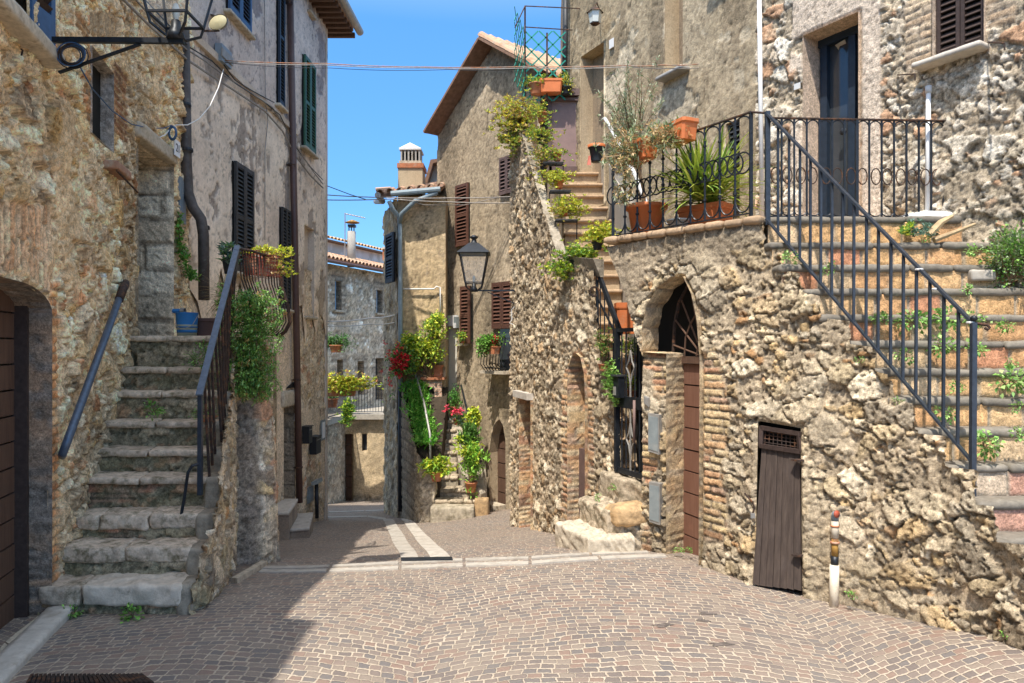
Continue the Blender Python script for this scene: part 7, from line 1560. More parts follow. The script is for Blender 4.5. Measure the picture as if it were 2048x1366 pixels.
def trough(parent, c, L_, W_, h, u, mat='plastic_orange', name='trough', tilt=0):
    u = Vector(u).normalized(); v = Vector((-u.y, u.x, 0)).normalized(); c = Vector(c); b = MB()
    def lp(l, w, z, ch=.12): 
        k = min(l, w)*ch; return [c+u*x+v*y+Vector((0,0,z)) for x, y in ((-l/2+k,-w/2),(l/2-k,-w/2),(l/2,-w/2+k),(l/2,w/2-k),(l/2-k,w/2),(-l/2+k,w/2),(-l/2,w/2-k),(-l/2,-w/2+k))]
    prof = [(.86,0),(.86,.002),(.95,h*.78),(1.0,h*.80),(1.03,h*.84),(1.03,h),(.98,h),(.95,h*.9)]
    V = []; [V.extend(lp(L_*s_, W_*s_, z)) for s_, z in prof]; Fc = [tuple(range(8))[::-1]]
    for i in range(len(prof)-1):
        for k in range(8): Fc.append((i*8+k, i*8+(k+1) % 8, (i+1)*8+(k+1) % 8, (i+1)*8+k))
    Fc.append(tuple(range((len(prof)-1)*8, len(prof)*8))); b.add(V, Fc); return b.build(name, M[mat], parent)
def plant(name, label, cat, loc, group=None): return thing(name, label, cat, loc, group)
Zt = Vector((0,0,1))
# ---- left landing
t = plant('potted_succulent', 'blue green succulent in a dark plastic pot on the balcony corner', 'potted plant', PX(461,548,6.35)); round_pot(t, PX(461,548,6.35), .075, .13, 'plastic_dark')
L = Leaves(); 
for k in range(26): p = PX(459+RNG.uniform(-16,16), 508+RNG.uniform(-16,22), 6.3+RNG.uniform(-.08,.08)); L.rosette(p, .055, BLUEG+[(.16,.30,.10)], 10)
L.build('foliage', t)
t = plant('dry_palm', 'dried straw coloured palm fan on the stair landing', 'dead palm', PX(430,620,6.9)); L = Leaves(); o = PX(452,592,6.9)
for k in range(60):
    a = RNG.uniform(.35, 3.6); d = Vector((-math.cos(a-1.2)*.9, RNG.uniform(-.25,.25), math.sin(a-1.2)*.9)); L.blade(o+Vector((0,0,RNG.uniform(-.05,.05))), d, RNG.uniform(.18,.34), .012, DRY, RNG.uniform(.2,1.2), 4)
L.build('fronds', t); b = MB(); b.tube([PX(455,640,6.9), o], .02, 6); b.build('stem', M['straw'], t)
t = thing('bucket', 'blue and cream painted metal bucket with a wire handle on the top stair', 'bucket', PX(374,671,6.55)); bc = PX(374,671,6.55); bc.z = 1.708; r = .098; hb = .21
b = MB(); b.lathe(bc, [(0,0),(r*.86,0),(r*.92,hb*.5)], 28); b.build('lower_band', M['bucket_cream'], t, True)
b = MB(); b.lathe(bc, [(r*.92,hb*.5),(r*1.0,hb),(r*1.04,hb+.008),(r*.97,hb+.006),(r*.85,hb*.4),(0,.05)], 28); b.build('upper_band', M['bucket_blue'], t, True)
b = MB(); b.lathe(bc, [(r*.885,hb*.14),(r*.895,hb*.14),(r*.91,hb*.27),(r*.9,hb*.27)], 28); b.lathe(bc, [(r*.935,hb*.36),(r*.94,hb*.36),(r*.945,hb*.42),(r*.935,hb*.42)], 28); b.build('stripe', M['bucket_blue'], t, True)
b = MB(); b.tube([bc+Vector((-r*1.02,0,hb*.9)), bc+Vector((-r*.8,-r*.7,hb*.45)), bc+Vector((0,-r*1.08,hb*.28)), bc+Vector((r*.8,-r*.7,hb*.45)), bc+Vector((r*1.02,0,hb*.9))], .003, 5); b.build('handle', M['zinc'], t)
t = thing('planter', 'dark red plastic trough behind the railing next to the blue bucket', 'planter', PX(418,665,6.75)); c_ = PX(420,660,6.75); c_.z = 1.71; trough(t, c_, .34, .2, .17, (1,.1,0), 'pipe_brown'); b = MB(); b.box(c_+Vector((0,0,.148)), (.29,.15,.02)); b.build('soil', M['soil'], t)
t = thing('pipe_fitting', 'short blue pipe fitting on the ground behind the bucket', 'pipe', PX(358,624,6.75)); b = MB(); b.tube([PX(346,622,6.9), PX(366,622,6.9)], .022, 10); b.build('pipe', M['bucket_blue'], t); b = MB(); b.lathe(PX(366,622,6.9), [(.03,-.02),(.03,.02)], 10, None, (Vector((0,1,0)), Vector((0,0,1)), Vector((1,0,0)))); b.build('flange', M['zinc'], t)
# red crate with trailing succulents on the balcony rail
t = plant('hanging_crate', 'red wire crate of yellow green succulents hung on the balcony rail', 'planter', PX(540,548,7.05)); cc_ = [PX(512,548,6.9), PX(574,546,7.2)]
b = MB(); u = (cc_[1]-cc_[0]); u.z = 0; u.normalize(); v = Vector((-u.y, u.x, 0)); O = PX(513,549,6.95); LL_, WW_, HH_ = .30, .22, .24
for fz in np.linspace(0, 1, 8):
    z = Zt*HH_*fz; q = [O+z, O+u*LL_+z, O+u*LL_+v*WW_+z, O+v*WW_+z]
    for k in range(4): b.bar(q[k], q[(k+1) % 4], .005, .005)
for fu in np.linspace(0, 1, 10):
    b.bar(O+u*LL_*fu, O+u*LL_*fu+Zt*HH_, .005, .005); b.bar(O+v*WW_+u*LL_*fu, O+v*WW_+u*LL_*fu+Zt*HH_, .005, .005)
for fv in np.linspace(0, 1, 6): b.bar(O+v*WW_*fv, O+v*WW_*fv+Zt*HH_, .005, .005); b.bar(O+v*WW_*fv+u*LL_, O+v*WW_*fv+u*LL_+Zt*HH_, .005, .005)
b.build('crate', M['rope_red'], t); b = MB(); b.box(O+u*LL_/2+v*WW_/2+Zt*.09, (LL_*.94, WW_*.94, .16), (u, v, Zt)); b.build('soil', M['brick_dull'], t)
L = Leaves(); top = O+u*LL_*.6+v*WW_*.4+Zt*HH_; pts = []
for k in range(110):
    th = RNG.uniform(0, 6.28); rr = RNG.uniform(0,1)**.5; p = top+Vector((math.cos(th)*rr*.24, math.sin(th)*rr*.2, RNG.uniform(-.02,.07)-rr*.02))
    if k > 70: p = top+Vector((RNG.uniform(.12,.27), RNG.uniform(-.12,.12), RNG.uniform(-.26,.04)))
    L.rosette(p, .034, LIME+YEL[:2], 8); pts.append(p)
for k in range(60): p = top+Vector((RNG.uniform(-.10,.22), RNG.uniform(-.16,-.02), RNG.uniform(-.24,-.02))); L.rosette(p, .03, DRY+[(.55,.20,.12)], 6)
L.build('foliage', t); twigs('stems', top-Zt*.1, pts, t, .003, 'stem', 40)
# green fern like mass hanging over the railing
t = plant('hanging_plant', 'big green feathery plant hanging through the stair railing down the buttress', 'plant', PX(500,620,6.6)); L = Leaves(); pts = []
for k in range(620):
    u_ = RNG.random(); row = 590+u_*200+RNG.normal()*10; w_ = 62-20*abs(u_-.35)-22*u_; px = 500+RNG.normal()*w_*.55+(20*u_ if RNG.random() < .5 else -22*u_); px = min(max(px, 440), 560)
    p = PX(px, row, 6.15+.0022*(px-450)+RNG.uniform(-.14,.12)); pts.append(p); n_ = 14; cl = GREEN+[(.22,.36,.09),(.26,.38,.10),(.12,.24,.08)] if RNG.random() > .12 else [(.35,.22,.08),(.20,.24,.08)]
    q = np.tile(p, (n_, 1))+rnd(n_, .016); L.leaves(q, rnd(n_, .8)+np.array([0,-.3,-.25 if u_ > .4 else .2]), np.full(n_, .042 if k % 3 else .028), np.full(n_, .013), cl)
L.build('foliage', t); twigs('stems', PX(500,600,6.5), pts, t, .0035, 'stem', 60)
t = plant('hanging_plant', 'green leafy sprig growing through the railing beside the top stairs', 'plant', PX(410,720,6.0)); L = Leaves(); clumps(L, PX(408,712,5.95), (.10,.08,.09), 26, 14, .03, .010, GREEN+DARKG, csz=.05); L.build('foliage', t); twigs('stems', PX(425,740,6.0), [PX(408+RNG.uniform(-15,15),712+RNG.uniform(-15,15),5.95) for k in range(10)], t, .003)
t = plant('potted_plant', 'small trailing weed in a shallow clay dish on a stair edge', 'potted plant', PX(418,842,5.6)); round_pot(t, PX(416,843,5.62), .07, .045); L = Leaves(); clumps(L, PX(405,828,5.6), (.08,.05,.05), 12, 10, .022, .010, GREEN, csz=.03); L.build('foliage', t)
# ivy by the drainpipe
t = plant('ivy', 'bright green ivy climbing beside the old dark downpipe', 'ivy', PX(365,560,7.6)); L = Leaves(); q = [(358,432),(357,455),(360,478),(365,500),(368,520),(374,540),(382,550),(390,556)]
for k in range(320):
    i = RNG.integers(0, len(q)-1); f = RNG.random(); px = q[i][0]+(q[i+1][0]-q[i][0])*f+RNG.normal()*5; row = q[i][1]+(q[i+1][1]-q[i][1])*f+RNG.normal()*4; L.leaves(np.array([PX(px, row, 7.62+RNG.uniform(-.04,.05))]), rnd(1)+np.array([[.3,-.8,.1]]), np.array([.045]), np.array([.035]), GREEN+[(.12,.34,.05)])
L.build('foliage', t); b = MB(); b.tube([PX(a[0],a[1],7.66) for a in q], .006, 5); b.build('stem', M['stem'], t)
# ---- weeds
def weed(px, row, y, s, lab, cols=GREEN+[(.18,.36,.07)], n=10, up=.2, g=None, z=None):
    p = PX(px, row, y); t = plant('weed', lab, 'weed', p, g); L = Leaves(); clumps(L, p+Zt*s*.5, (s, s*.6, s*.6), n, 9, s*.42, s*.30, cols, csz=s*.45, upb=up); L.build('foliage', t)
    twigs('stems', p, [p+Vector((RNG.uniform(-s,s)*.7, -.01, RNG.uniform(.2,1)*s)) for k in range(6)], t, s*.03); return t
weed(305, 826, 5.60, .065, 'small green weed growing on a middle riser of the mossy stairs')
weed(142, 1233, 4.42, .05, 'bright green weed at the left foot of the mossy stairs'); weed(266, 1236, 4.40, .06, 'bright green weed at the foot of the lowest pale stair slab')
weed(1155, 935+0, 6.3, .001, 'x') if False else None
# ---- right staircase weeds
WD = [(1578,525,5.1,.05,'pale green weed between the first bars of the sloping rail'),(1655,549,5.05,.045,'weed under the second step edge from the top left'),(1570,523,5.2,.03,''),(1768,652,4.78,.06,''),(1830,655,4.78,.08,''),(1890,652,4.78,.085,''),(1945,648,4.75,.06,''),(2012,668,4.75,.055,''),(1812,722,4.62,.055,''),(1882,705,4.62,.07,''),(1948,712,4.62,.065,''),(2020,735,4.6,.04,''),(2018,780,4.48,.09,''),(1916,783,4.48,.045,''),(1890,838,4.34,.055,''),(2036,822,4.34,.04,''),(1970,905,4.2,.08,''),(2040,880,4.2,.05,''),(1720,730,4.6,.03,''),(1800,812,4.42,.035,''),(1850,488,5.25,.04,''),(1935,590,4.95,.045,''),(1955,515,5.15,.06,'')]
where = ['left end of the second highest step','inner corner under the top railing','third step edge near the rail','fourth riser left','fourth riser between two bars','fourth riser right of centre','fourth riser beside the post','fourth riser far right','fifth riser left','fifth riser centre','fifth riser beside the post','fifth step at the picture edge','seventh tread at the right, largest tuft','sixth riser near the post','seventh riser behind the low bar','eighth step at the picture edge','ninth riser right of the post','tenth step at the picture edge','wall edge beside the fifth step','wall edge beside the seventh step','top riser beside the driftwood','third riser at the right','second riser near the bush']
for (px, row, y, s, _), w_ in zip(WD, where): weed(px, row-4, y-.05, s, 'green weed on the sunlit staircase, '+w_, [(.16,.30,.07),(.22,.38,.10),(.12,.24,.06),(.30,.42,.14)], max(5, int(s*150)), 0., 'weeds on the sunlit staircase')
for px, row, y, lab in ((1165,1096,6.0,''),(1196,1000,6.35,'weed in the joint beside the gate steps'),(1356,1103,5.8,'weed at the foot of the brick pier'),(1376,1106,5.7,'weed right beside the arched door sill'),(1705,1195,4.45,'tiny weed at the foot of the cream standpipe'),(1225,978,6.45,'weed on the top gate step'),(2020,1275,3.75,'weed at the foot of the rubble wall, right picture edge')):
    if lab: weed(px, row, y, .035, lab, n=6)
# ---- big bush right edge and succulents at the stair top
t = plant('bush', 'green bush growing at the right end of the top steps', 'bush', PX(2015,565,5.0)); L = Leaves(); cs_ = clumps(L, PX(2025,515,5.0), (.20,.16,.20), 90, 26, .026, .018, GREEN+OLIVE+[(.2,.36,.08)], csz=.07, shell=.2); L.build('foliage', t); twigs('stems', PX(2020,565,5.0), cs_, t, .004)
t = plant('succulents', 'blue green and lime succulents sprawling over the top step beside driftwood', 'succulents', PX(1835,480,5.2)); L = Leaves()
for k in range(50): px = RNG.uniform(1800,1872); p = PX(px, 475-RNG.uniform(0,40)*(1-abs(px-1836)/60), 5.2+RNG.uniform(-.05,.1)); L.rosette(p, .035, BLUEG if px > 1822 else LIME+GREEN, 9)
L.build('foliage', t)
for i_, (pts_, r_) in enumerate((([(1868,480),(1900,468),(1950,448)], .022), ([(1858,470),(1882,445),(1905,432)], .03))):
    b = MB(); b.tube([PX(p_[0], p_[1], 5.2) for p_ in pts_], [r_, r_*.8, r_*.5], 7); tag(b.build('driftwood', M['straw'], None), ['long thin piece of driftwood lying right of the succulents','short thick piece of driftwood leaning beside the succulents'][i_], 'driftwood')
t = plant('small_shrub', 'small green shrub behind the end of the scrolled railing', 'shrub', PX(1920,430,5.7)); L = Leaves(); cs_ = clumps(L, PX(1921,402,5.7), (.07,.07,.13), 50, 16, .022, .012, GREEN+BLUEG, csz=.045, shell=.2); L.build('foliage', t); twigs('stems', PX(1921,432,5.7), cs_, t, .003)
V, Fc = rough_block([(3.30, 5.02), (3.46, 5.0), (3.50, 5.15), (3.32, 5.15)], 2.08, 2.16, .015, .01, .008, 9, 2); tag(mk('broken_marble', V, Fc, M['marble'], None, None, True), 'broken pink marble slab lying on the stairs by the bush', 'stone slab')
# ---- terrace pots
t = plant('yucca', 'yucca with long yellow green blades in a wide orange trough', 'potted plant', PX(1410,455,6.15)); c_ = PX(1411,455,6.12); c_.z = TZ; trough(t, c_, .44, .28, .23, (.72,-.69,0)); b = MB(); b.box(c_+Zt*.20, (.36,.22,.02), (Vector((.72,-.69,0)), Vector((.69,.72,0)), Zt)); b.build('soil', M['soil'], t)
L = Leaves()
for q in range(5):
    o = c_+Vector((random.uniform(-.12,.12), random.uniform(-.08,.08), .22+random.uniform(0,.28)))
    for k in range(64):
        th = RNG.uniform(0, 6.28); e = RNG.uniform(-.1, 1.35); L.blade(o, (math.cos(th)*math.cos(e), math.sin(th)*math.cos(e), math.sin(e)), RNG.uniform(.36,.62), .026, [(.36,.45,.06),(.28,.40,.06),(.46,.50,.10),(.18,.30,.05)], RNG.uniform(.3,1.1))
L.build('blades', t); b = MB(); b.tube([c_+Zt*.15, c_+Zt*.5], .03, 8); b.build('trunk', M['stem'], t)
t = plant('flower_pot', 'large round orange plastic pot behind the left part of the ornate railing', 'pot', PX(1293,475,6.35)); c_ = PX(1293,470,6.42); c_.z = TZ; round_pot(t, c_, .18, .30, 'plastic_orange'); b = MB(); b.lathe(c_+Zt*.265, [(0,.005),(.165,0)], 20); b.build('soil', M['soil'], t)
t = plant('flower_pot', 'small grey white tub between the two orange pots on the terrace', 'pot', PX(1358,462,6.1)); c_ = PX(1358,462,6.15); c_.z = TZ; round_pot(t, c_, .10, .12, 'plaster_white'); b = MB(); b.lathe(c_+Zt*.105, [(0,.005),(.09,0)], 20); b.build('soil', M['soil'], t)
# two orange boxes on the rail with dry hanging succulents
def railbox(px, row, y, lab, L_, u):
    t = plant('rail_planter', lab, 'planter', PX(px, row, y)); c_ = PX(px, row, y); trough(t, c_, L_, .17, .17, u); b = MB(); b.box(c_+Zt*.15, (L_*.8, .12, .02), (Vector(u).normalized(), Vector((-u[1], u[0], 0)).normalized(), Zt)); b.build('soil', M['soil'], t); return t, c_
tA_, cA = railbox(1358, 287, 5.95, 'right one of two orange planters perched on the ornate railing', .34, (.4,-.9,0))
tB_, cB = railbox(1282, 322, 6.22, 'left one of two orange planters perched on the ornate railing', .34, (.4,-.9,0))
for t_, c0, sp in ((tA_, (1335,262,5.9), (46,26)), (tB_, (1262,290,6.15), (44,34))):
    L = Leaves(); pts = []
    for k in range(150):
        px = c0[0]+RNG.normal()*sp[0]*.5-8; row = c0[1]+RNG.normal()*sp[1]*.55+10; p = PX(px, row, c0[2]+RNG.uniform(-.12,.12)); pts.append(p); green = RNG.random() < .45; n_ = 9
        D = rnd(n_, .6)+np.array([0, -.1, .45 if green else -.1]); L.leaves(np.tile(p, (n_, 1)), D, np.full(n_, .06 if green else .045), np.full(n_, .011), (OLIVE+[(.16,.24,.10)]) if green else DRY+[(.55,.38,.2)])
    if t_ is tB_:
        for k in range(70): p = PX(1250+RNG.normal()*9+8*math.sin(k), 325+RNG.random()*85, 6.1+RNG.uniform(-.05,.05)); n_ = 7; L.leaves(np.tile(p, (n_, 1)), rnd(n_, .6)+np.array([0,-.1,-.3]), np.full(n_, .045), np.full(n_, .010), DRY+OLIVE)
    L.build('foliage', t_); twigs('stems', PX(c0[0]+10, c0[1]+25, c0[2]), pts, t_, .004, 'straw', 50)
# olive tree
t = plant('olive_tree', 'young olive tree with grey green leaves standing on the terrace', 'tree', PX(1290,440,6.9)); base = PX(1292,430,6.95); base.z = TZ+.0; L = Leaves(); b = MB(); ends = []
tr = [base, PX(1287,380,6.95), PX(1275,330,6.9), PX(1268,290,6.85)]; b.tube(tr, [.022,.018,.014,.011], 7)
for k in range(34):
    s_ = tr[-1].lerp(tr[-2], RNG.random()*.9); a = RNG.uniform(0, 6.28); e = PX(1258+RNG.normal()*30, 215+RNG.normal()*36, 6.85)+Vector((0, RNG.uniform(-.3,.3), 0)); m = s_.lerp(e, .5)+Vector((RNG.uniform(-.04,.04), 0, .03)); b.tube([s_, m, e], [.006,.004,.002], 4, None, False)
    for q in range(26): f = RNG.uniform(.35, 1.05); p = (s_.lerp(m, f*2) if f < .5 else m.lerp(e, (f-.5)*2)); d = (e-s_).normalized(); ends.append((tuple(p), tuple(d)))
for s_e in ((1195,185,6.9),(1310,170,6.9),(1253,130,6.85),(1325,205,6.8),(1215,205,6.9)):
    e = PX(*s_e); s_ = tr[-1]; m = s_.lerp(e, .55)+Vector((0,0,.04)); b.tube([s_, m, e], [.006,.004,.002], 4, None, False)
    for q in range(40): f = RNG.uniform(.5, 1.02); ends.append((tuple(m.lerp(e, (f-.5)*2)), tuple((e-m).normalized())))
b.build('trunk', M['stem'], t); P = np.array([e[0] for e in ends]); D = np.array([e[1] for e in ends])*.8+rnd(len(ends), .6); L.leaves(P+rnd(len(P), .01), D, np.full(len(P), .050), np.full(len(P), .011), OLIVE+[(.34,.38,.26)]); L.build('foliage', t); round_pot(t, base-Zt*.0, .09, .13, 'terracotta')
# bucket pot with orange rim on the flight
t = plant('flower_pot', 'dark bucket with an orange rim beside the top of the upper stairs', 'pot', PX(1193,322,9.4)); c_ = PX(1193,324,9.2); round_pot(t, c_, .10, .20, 'plastic_dark'); b = MB(); b.lathe(c_+Zt*.2, [(.115,-.015),(.118,.02),(.105,.025),(0,.02)], 20); b.build('rim', M['plastic_orange'], t, True)
t = thing('bag', 'small red and white paper bag leaning on the dark bucket', 'bag', PX(1178,330,9.1)); b = MB(); b.add([PX(1174,330,9.1), PX(1182,330,9.1), PX(1181,312,9.15), PX(1177,311,9.15), PX(1174,330,9.2), PX(1182,330,9.2), PX(1181,312,9.18), PX(1177,311,9.18)], [(0,1,2,3),(7,6,5,4),(0,4,5,1),(1,5,6,2),(2,6,7,3),(3,7,4,0)]); b.build('paper', M['plastic_red'], t)
# ---- tower parapet pots, top to bottom
def rosette_bush(L, px, row, y, sx, sy, n, cols, r=.032, m=9, dz=.12):
    pts = []; n = int(n*1.75); r = r*1.12
    for k in range(n): p = PX(px+RNG.normal()*sx*.5, row+RNG.normal()*sy*.5, y+RNG.uniform(-dz,dz)); L.rosette(p, r, cols, m); pts.append(p)
    return pts
YG = YEL+[(.38,.46,.09),(.26,.36,.08)]
t = plant('succulent_bush', 'large dry yellow succulent bush spilling over the top of the tower wall', 'plant', PX(1035,235,9.4)); L = Leaves(); pts = rosette_bush(L, 1032, 238, 9.45, 42, 44, 210, YG+DRY[:2], .042, 8); pts += rosette_bush(L, 1022, 280, 9.5, 28, 26, 70, YG+DARKG, .04, 8); L.build('foliage', t); twigs('stems', PX(1045,245,9.5), pts, t, .005, 'stem', 90)
def parpot(px, row, y, r_, h_, lab, fol, fpos, shelf=True, rect_=False, matp='terracotta'):
    t = plant('potted_succulent', lab, 'potted plant', PX(px, row, y), 'succulent pots along the tower parapet')
    if r_: (trough(t, PX(px, row, y), r_*2.4, r_*1.5, h_, (1,0,0), matp, 'pot') if rect_ else round_pot(t, PX(px, row, y), r_, h_, matp))
    L = Leaves(); pts = []
    for f in fol: pts += rosette_bush(L, *f)
    L.build('foliage', t); twigs('stems', PX(px, row, y)+Zt*h_*.8, pts, t, .003, 'stem', 40)
    return t
def shelf(px, row, y, w_, lab):
    t = thing('pot_shelf', lab, 'shelf', PX(px, row, y)); b = MB(); c_ = PX(px, row, y)
    for k in range(6): b.box(c_+Vector((0,(k-2.5)*.035,0)), (w_,.015,.01))
    b.build('slats', M['sh_black'], t); b = MB(); b.bar(c_+Vector((-w_/2,0,0)), c_+Vector((-w_/2,.05,-.22)), .012, .012, (0,1,0)); b.bar(c_+Vector((w_/2,0,0)), c_+Vector((w_/2,.05,-.22)), .012, .012, (0,1,0)); b.build('leg', M['iron'], t)
parpot(1084, 245, 9.25, .07, .13, 'succulent pot highest on the tower parapet, below the trellis', [(1078,222,9.25,26,18,55,YG+GREEN,.03,8)], None)
parpot(1082, 287, 9.1, .06, .10, 'second succulent pot down, rounded yellow cushion hiding its dark pot', [(1082,268,9.1,34,22,85,YG+GREEN,.032,9)], None, matp='plastic_dark')
parpot(1115, 322, 8.9, .055, .10, 'third succulent pot down, on a slatted shelf with dry trailing stems', [(1095,312,8.9,38,16,80,YG+GREEN,.030,8),(1078,318,8.9,20,30,30,DRY,.03,6)], None)
shelf(1106, 328, 8.88, .26, 'slatted dark metal pot shelf under the third succulent pot')
parpot(1118, 377, 8.6, .06, .10, 'fourth succulent pot down, orange pot under a flat lime cushion', [(1110,358,8.6,36,16,90,LIME+YG,.030,9)], None, matp='plastic_orange')
shelf(1120, 384, 8.58, .26, 'slatted dark metal pot shelf under the fourth succulent pot')
t = parpot(1128, 432, 8.3, .06, .10, 'fifth succulent pot down with grassy blades rising from lime rosettes', [(1140,418,8.3,34,22,110,LIME+YG,.030,9),(1115,428,8.3,18,16,30,DRY+YG,.03,7)], None, matp='plastic_orange')
L = Leaves()
for k in range(40): th = RNG.uniform(0, 6.28); L.blade(PX(1122,420,8.3), (math.cos(th)*.5, math.sin(th)*.4, 1), RNG.uniform(.10,.22), .010, LIME+GREEN, .5, 4)
L.build('blades', t); shelf(1132, 442, 8.28, .26, 'slatted dark metal pot shelf under the fifth succulent pot')
t = parpot(1195, 500, 7.25, .06, .08, 'succulent tub at the head of the inner railing, dense lime rosettes', [(1200,470,7.2,34,22,130,LIME+YG,.030,10)], None, matp='plastic_dark')
t = parpot(1150, 535, 7.6, .06, .08, 'lowest succulent tub, spilling lime rosettes over the tower wall edge', [(1160,508,7.55,42,16,120,LIME+GREEN,.030,9),(1122,540,7.6,26,20,80,LIME+GREEN,.032,9)], None, matp='plastic_dark')
# ---- on top of the mauve panel
t = plant('flower_pot', 'round terracotta pot of yellow flowers left on the ledge above the mauve panel', 'potted plant', PX(1072,188,10.3)); round_pot(t, PX(1072,190,10.3), .11, .16); L = Leaves(); rosette_bush(L, 1068, 166, 10.3, 22, 10, 40, YG+GREEN, .035, 8); L.build('foliage', t)
t = plant('planter', 'long orange trough in the middle of the ledge above the mauve panel', 'planter', PX(1102,188,10.3)); trough(t, PX(1102,187,10.3), .34, .2, .19, (1,0,0)); L = Leaves(); rosette_bush(L, 1085, 160, 10.3, 16, 8, 20, LIME+GREEN, .035, 8); L.build('foliage', t)
t = plant('potted_plant', 'dark pot with a small leafy plant right on the ledge above the mauve panel', 'potted plant', PX(1133,188,10.3)); round_pot(t, PX(1133,189,10.3), .08, .10, 'plastic_dark'); L = Leaves(); clumps(L, PX(1133,165,10.3), (.10,.08,.13), 24, 12, .04, .02, YG+DARKG, csz=.05, shell=.2); L.build('foliage', t)
# ---- gate area
t = plant('planter', 'tall orange trough on the inner stairs seen above the gate', 'planter', PX(1252,655,7.0)); trough(t, PX(1254,668,7.25), .24, .2, .32, (1,0,0)); L = Leaves(); clumps(L, PX(1250,690,7.1), (.10,.05,.08), 14, 10, .03, .014, GREEN, csz=.04); L.build('foliage', t)
t = plant('hanging_plant', 'green succulent hanging down the wall left of the iron gate', 'plant', PX(1225,740,6.75)); L = Leaves(); pts = rosette_bush(L, 1224, 765, 6.70, 16, 30, 110, [(.14,.26,.05),(.20,.34,.08),(.26,.38,.10)], .030, 9, .05); pts += rosette_bush(L, 1232, 800, 6.68, 9, 14, 30, [(.20,.34,.08),(.26,.38,.10)], .028, 9, .04); L.build('foliage', t); twigs('stems', PX(1222,735,6.75), pts, t, .003)
t = plant('potted_plant', 'plant with dry stems on the low wall below the inner railing', 'potted plant', PX(1208,735,6.85)); round_pot(t, PX(1206,742,6.9), .05, .07); L = Leaves(); pts = rosette_bush(L, 1208, 690, 6.85, 14, 26, 50, GREEN+DRY, .030, 8, .05); L.build('foliage', t); twigs('stems', PX(1206,735,6.88), pts, t, .003)
for px, row, lab in ((1262,700,'leafy plant seen through the upper gate bars'),(1268,770,'leafy plant seen through the gate beside the letterbox')):
    t = plant('potted_plant', lab, 'potted plant', PX(px, row+25, 7.1)); round_pot(t, PX(px, row+30, 7.1), .07, .10); L = Leaves(); clumps(L, PX(px, row, 7.1), (.09,.06,.09), 24, 10, .035, .015, GREEN+LIME, csz=.04, shell=.2); L.build('foliage', t)
# ================================================================ centre plants
t = plant('wall_climber', 'lime green climber spreading across the tan house corner', 'climber', PX(860,755,14.0)); L = Leaves(); b = MB(); pts = []
for cx, cy, sx, sy, n_ in ((868,655,20,22,60),(845,690,26,14,60),(825,700,22,20,60),(860,705,22,16,45),(815,680,14,12,24),(876,640,8,14,14),(822,730,22,14,30)):
    for k in range(n_): p = PX(cx+RNG.normal()*sx*.55, cy+RNG.normal()*sy*.55, 13.9+RNG.uniform(-.15,.15)); pts.append(p); m = 9; L.leaves(np.tile(p, (m, 1))+rnd(m, .04), rnd(m)+np.array([0,-.3,.2]), np.full(m, .075), np.full(m, .042), LIME+[(.22,.36,.07),(.14,.26,.05)])
L.build('foliage', t); twigs('stems', PX(862,757,14.0), pts, t, .010, 'stem', 40)
b = MB(); b.tube([PX(862,760,14.0), PX(852,700,13.95), PX(866,650,14.0)], .02, 6); b.tube([PX(866,760,14.0), PX(870,700,13.95), PX(880,660,14.0)], .012, 6); b.build('trunk', M['stem'], t)
t = plant('red_geranium', 'red flowering geranium overhanging the black pipe beside the lane stairs', 'geranium', PX(805,745,13.8)); L = Leaves(); pts = []
for k in range(110): p = PX(805+RNG.normal()*14, 728+RNG.normal()*17, 13.75+RNG.uniform(-.12,.12)); pts.append(p); m = 8; L.leaves(np.tile(p, (m, 1))+rnd(m, .035), rnd(m)+np.array([0,-.3,.2]), np.full(m, .065), np.full(m, .045), GREEN+DARKG)
L.build('foliage', t)
for k in range(60): L = Leaves(); p = PX(798+RNG.normal()*13, 722+RNG.normal()*18, 13.62+RNG.uniform(-.06,.06)); m = 9; L.leaves(np.tile(p, (m, 1))+rnd(m, .018), rnd(m)+np.array([0,-.5,.2]), np.full(m, .045), np.full(m, .04), RED); L.build('flower', t)
twigs('stems', PX(812,760,13.8), pts, t, .006)
t = plant('hedge', 'bright green leafy plants filling the bed left of the lane stairs', 'shrub', PX(840,880,13.2)); L = Leaves(); pts = []
for k in range(520):
    f = RNG.random(); row = 768+f*120; px = 836+(f-.3)*24+RNG.normal()*11; y = 14.0-1.3*f+RNG.uniform(-.12,.12); p = PX(px, row, y); pts.append(p); m = 7; L.leaves(np.tile(p, (m, 1))+rnd(m, .03), rnd(m, .5)+np.array([0,-.35,.75]), np.full(m, .10), np.full(m, .028), [(.10,.30,.04),(.16,.38,.05),(.07,.22,.03),(.24,.42,.08)])
L.build('foliage', t); twigs('stems', PX(845,880,13.0), pts, t, .008, 'stem', 50)
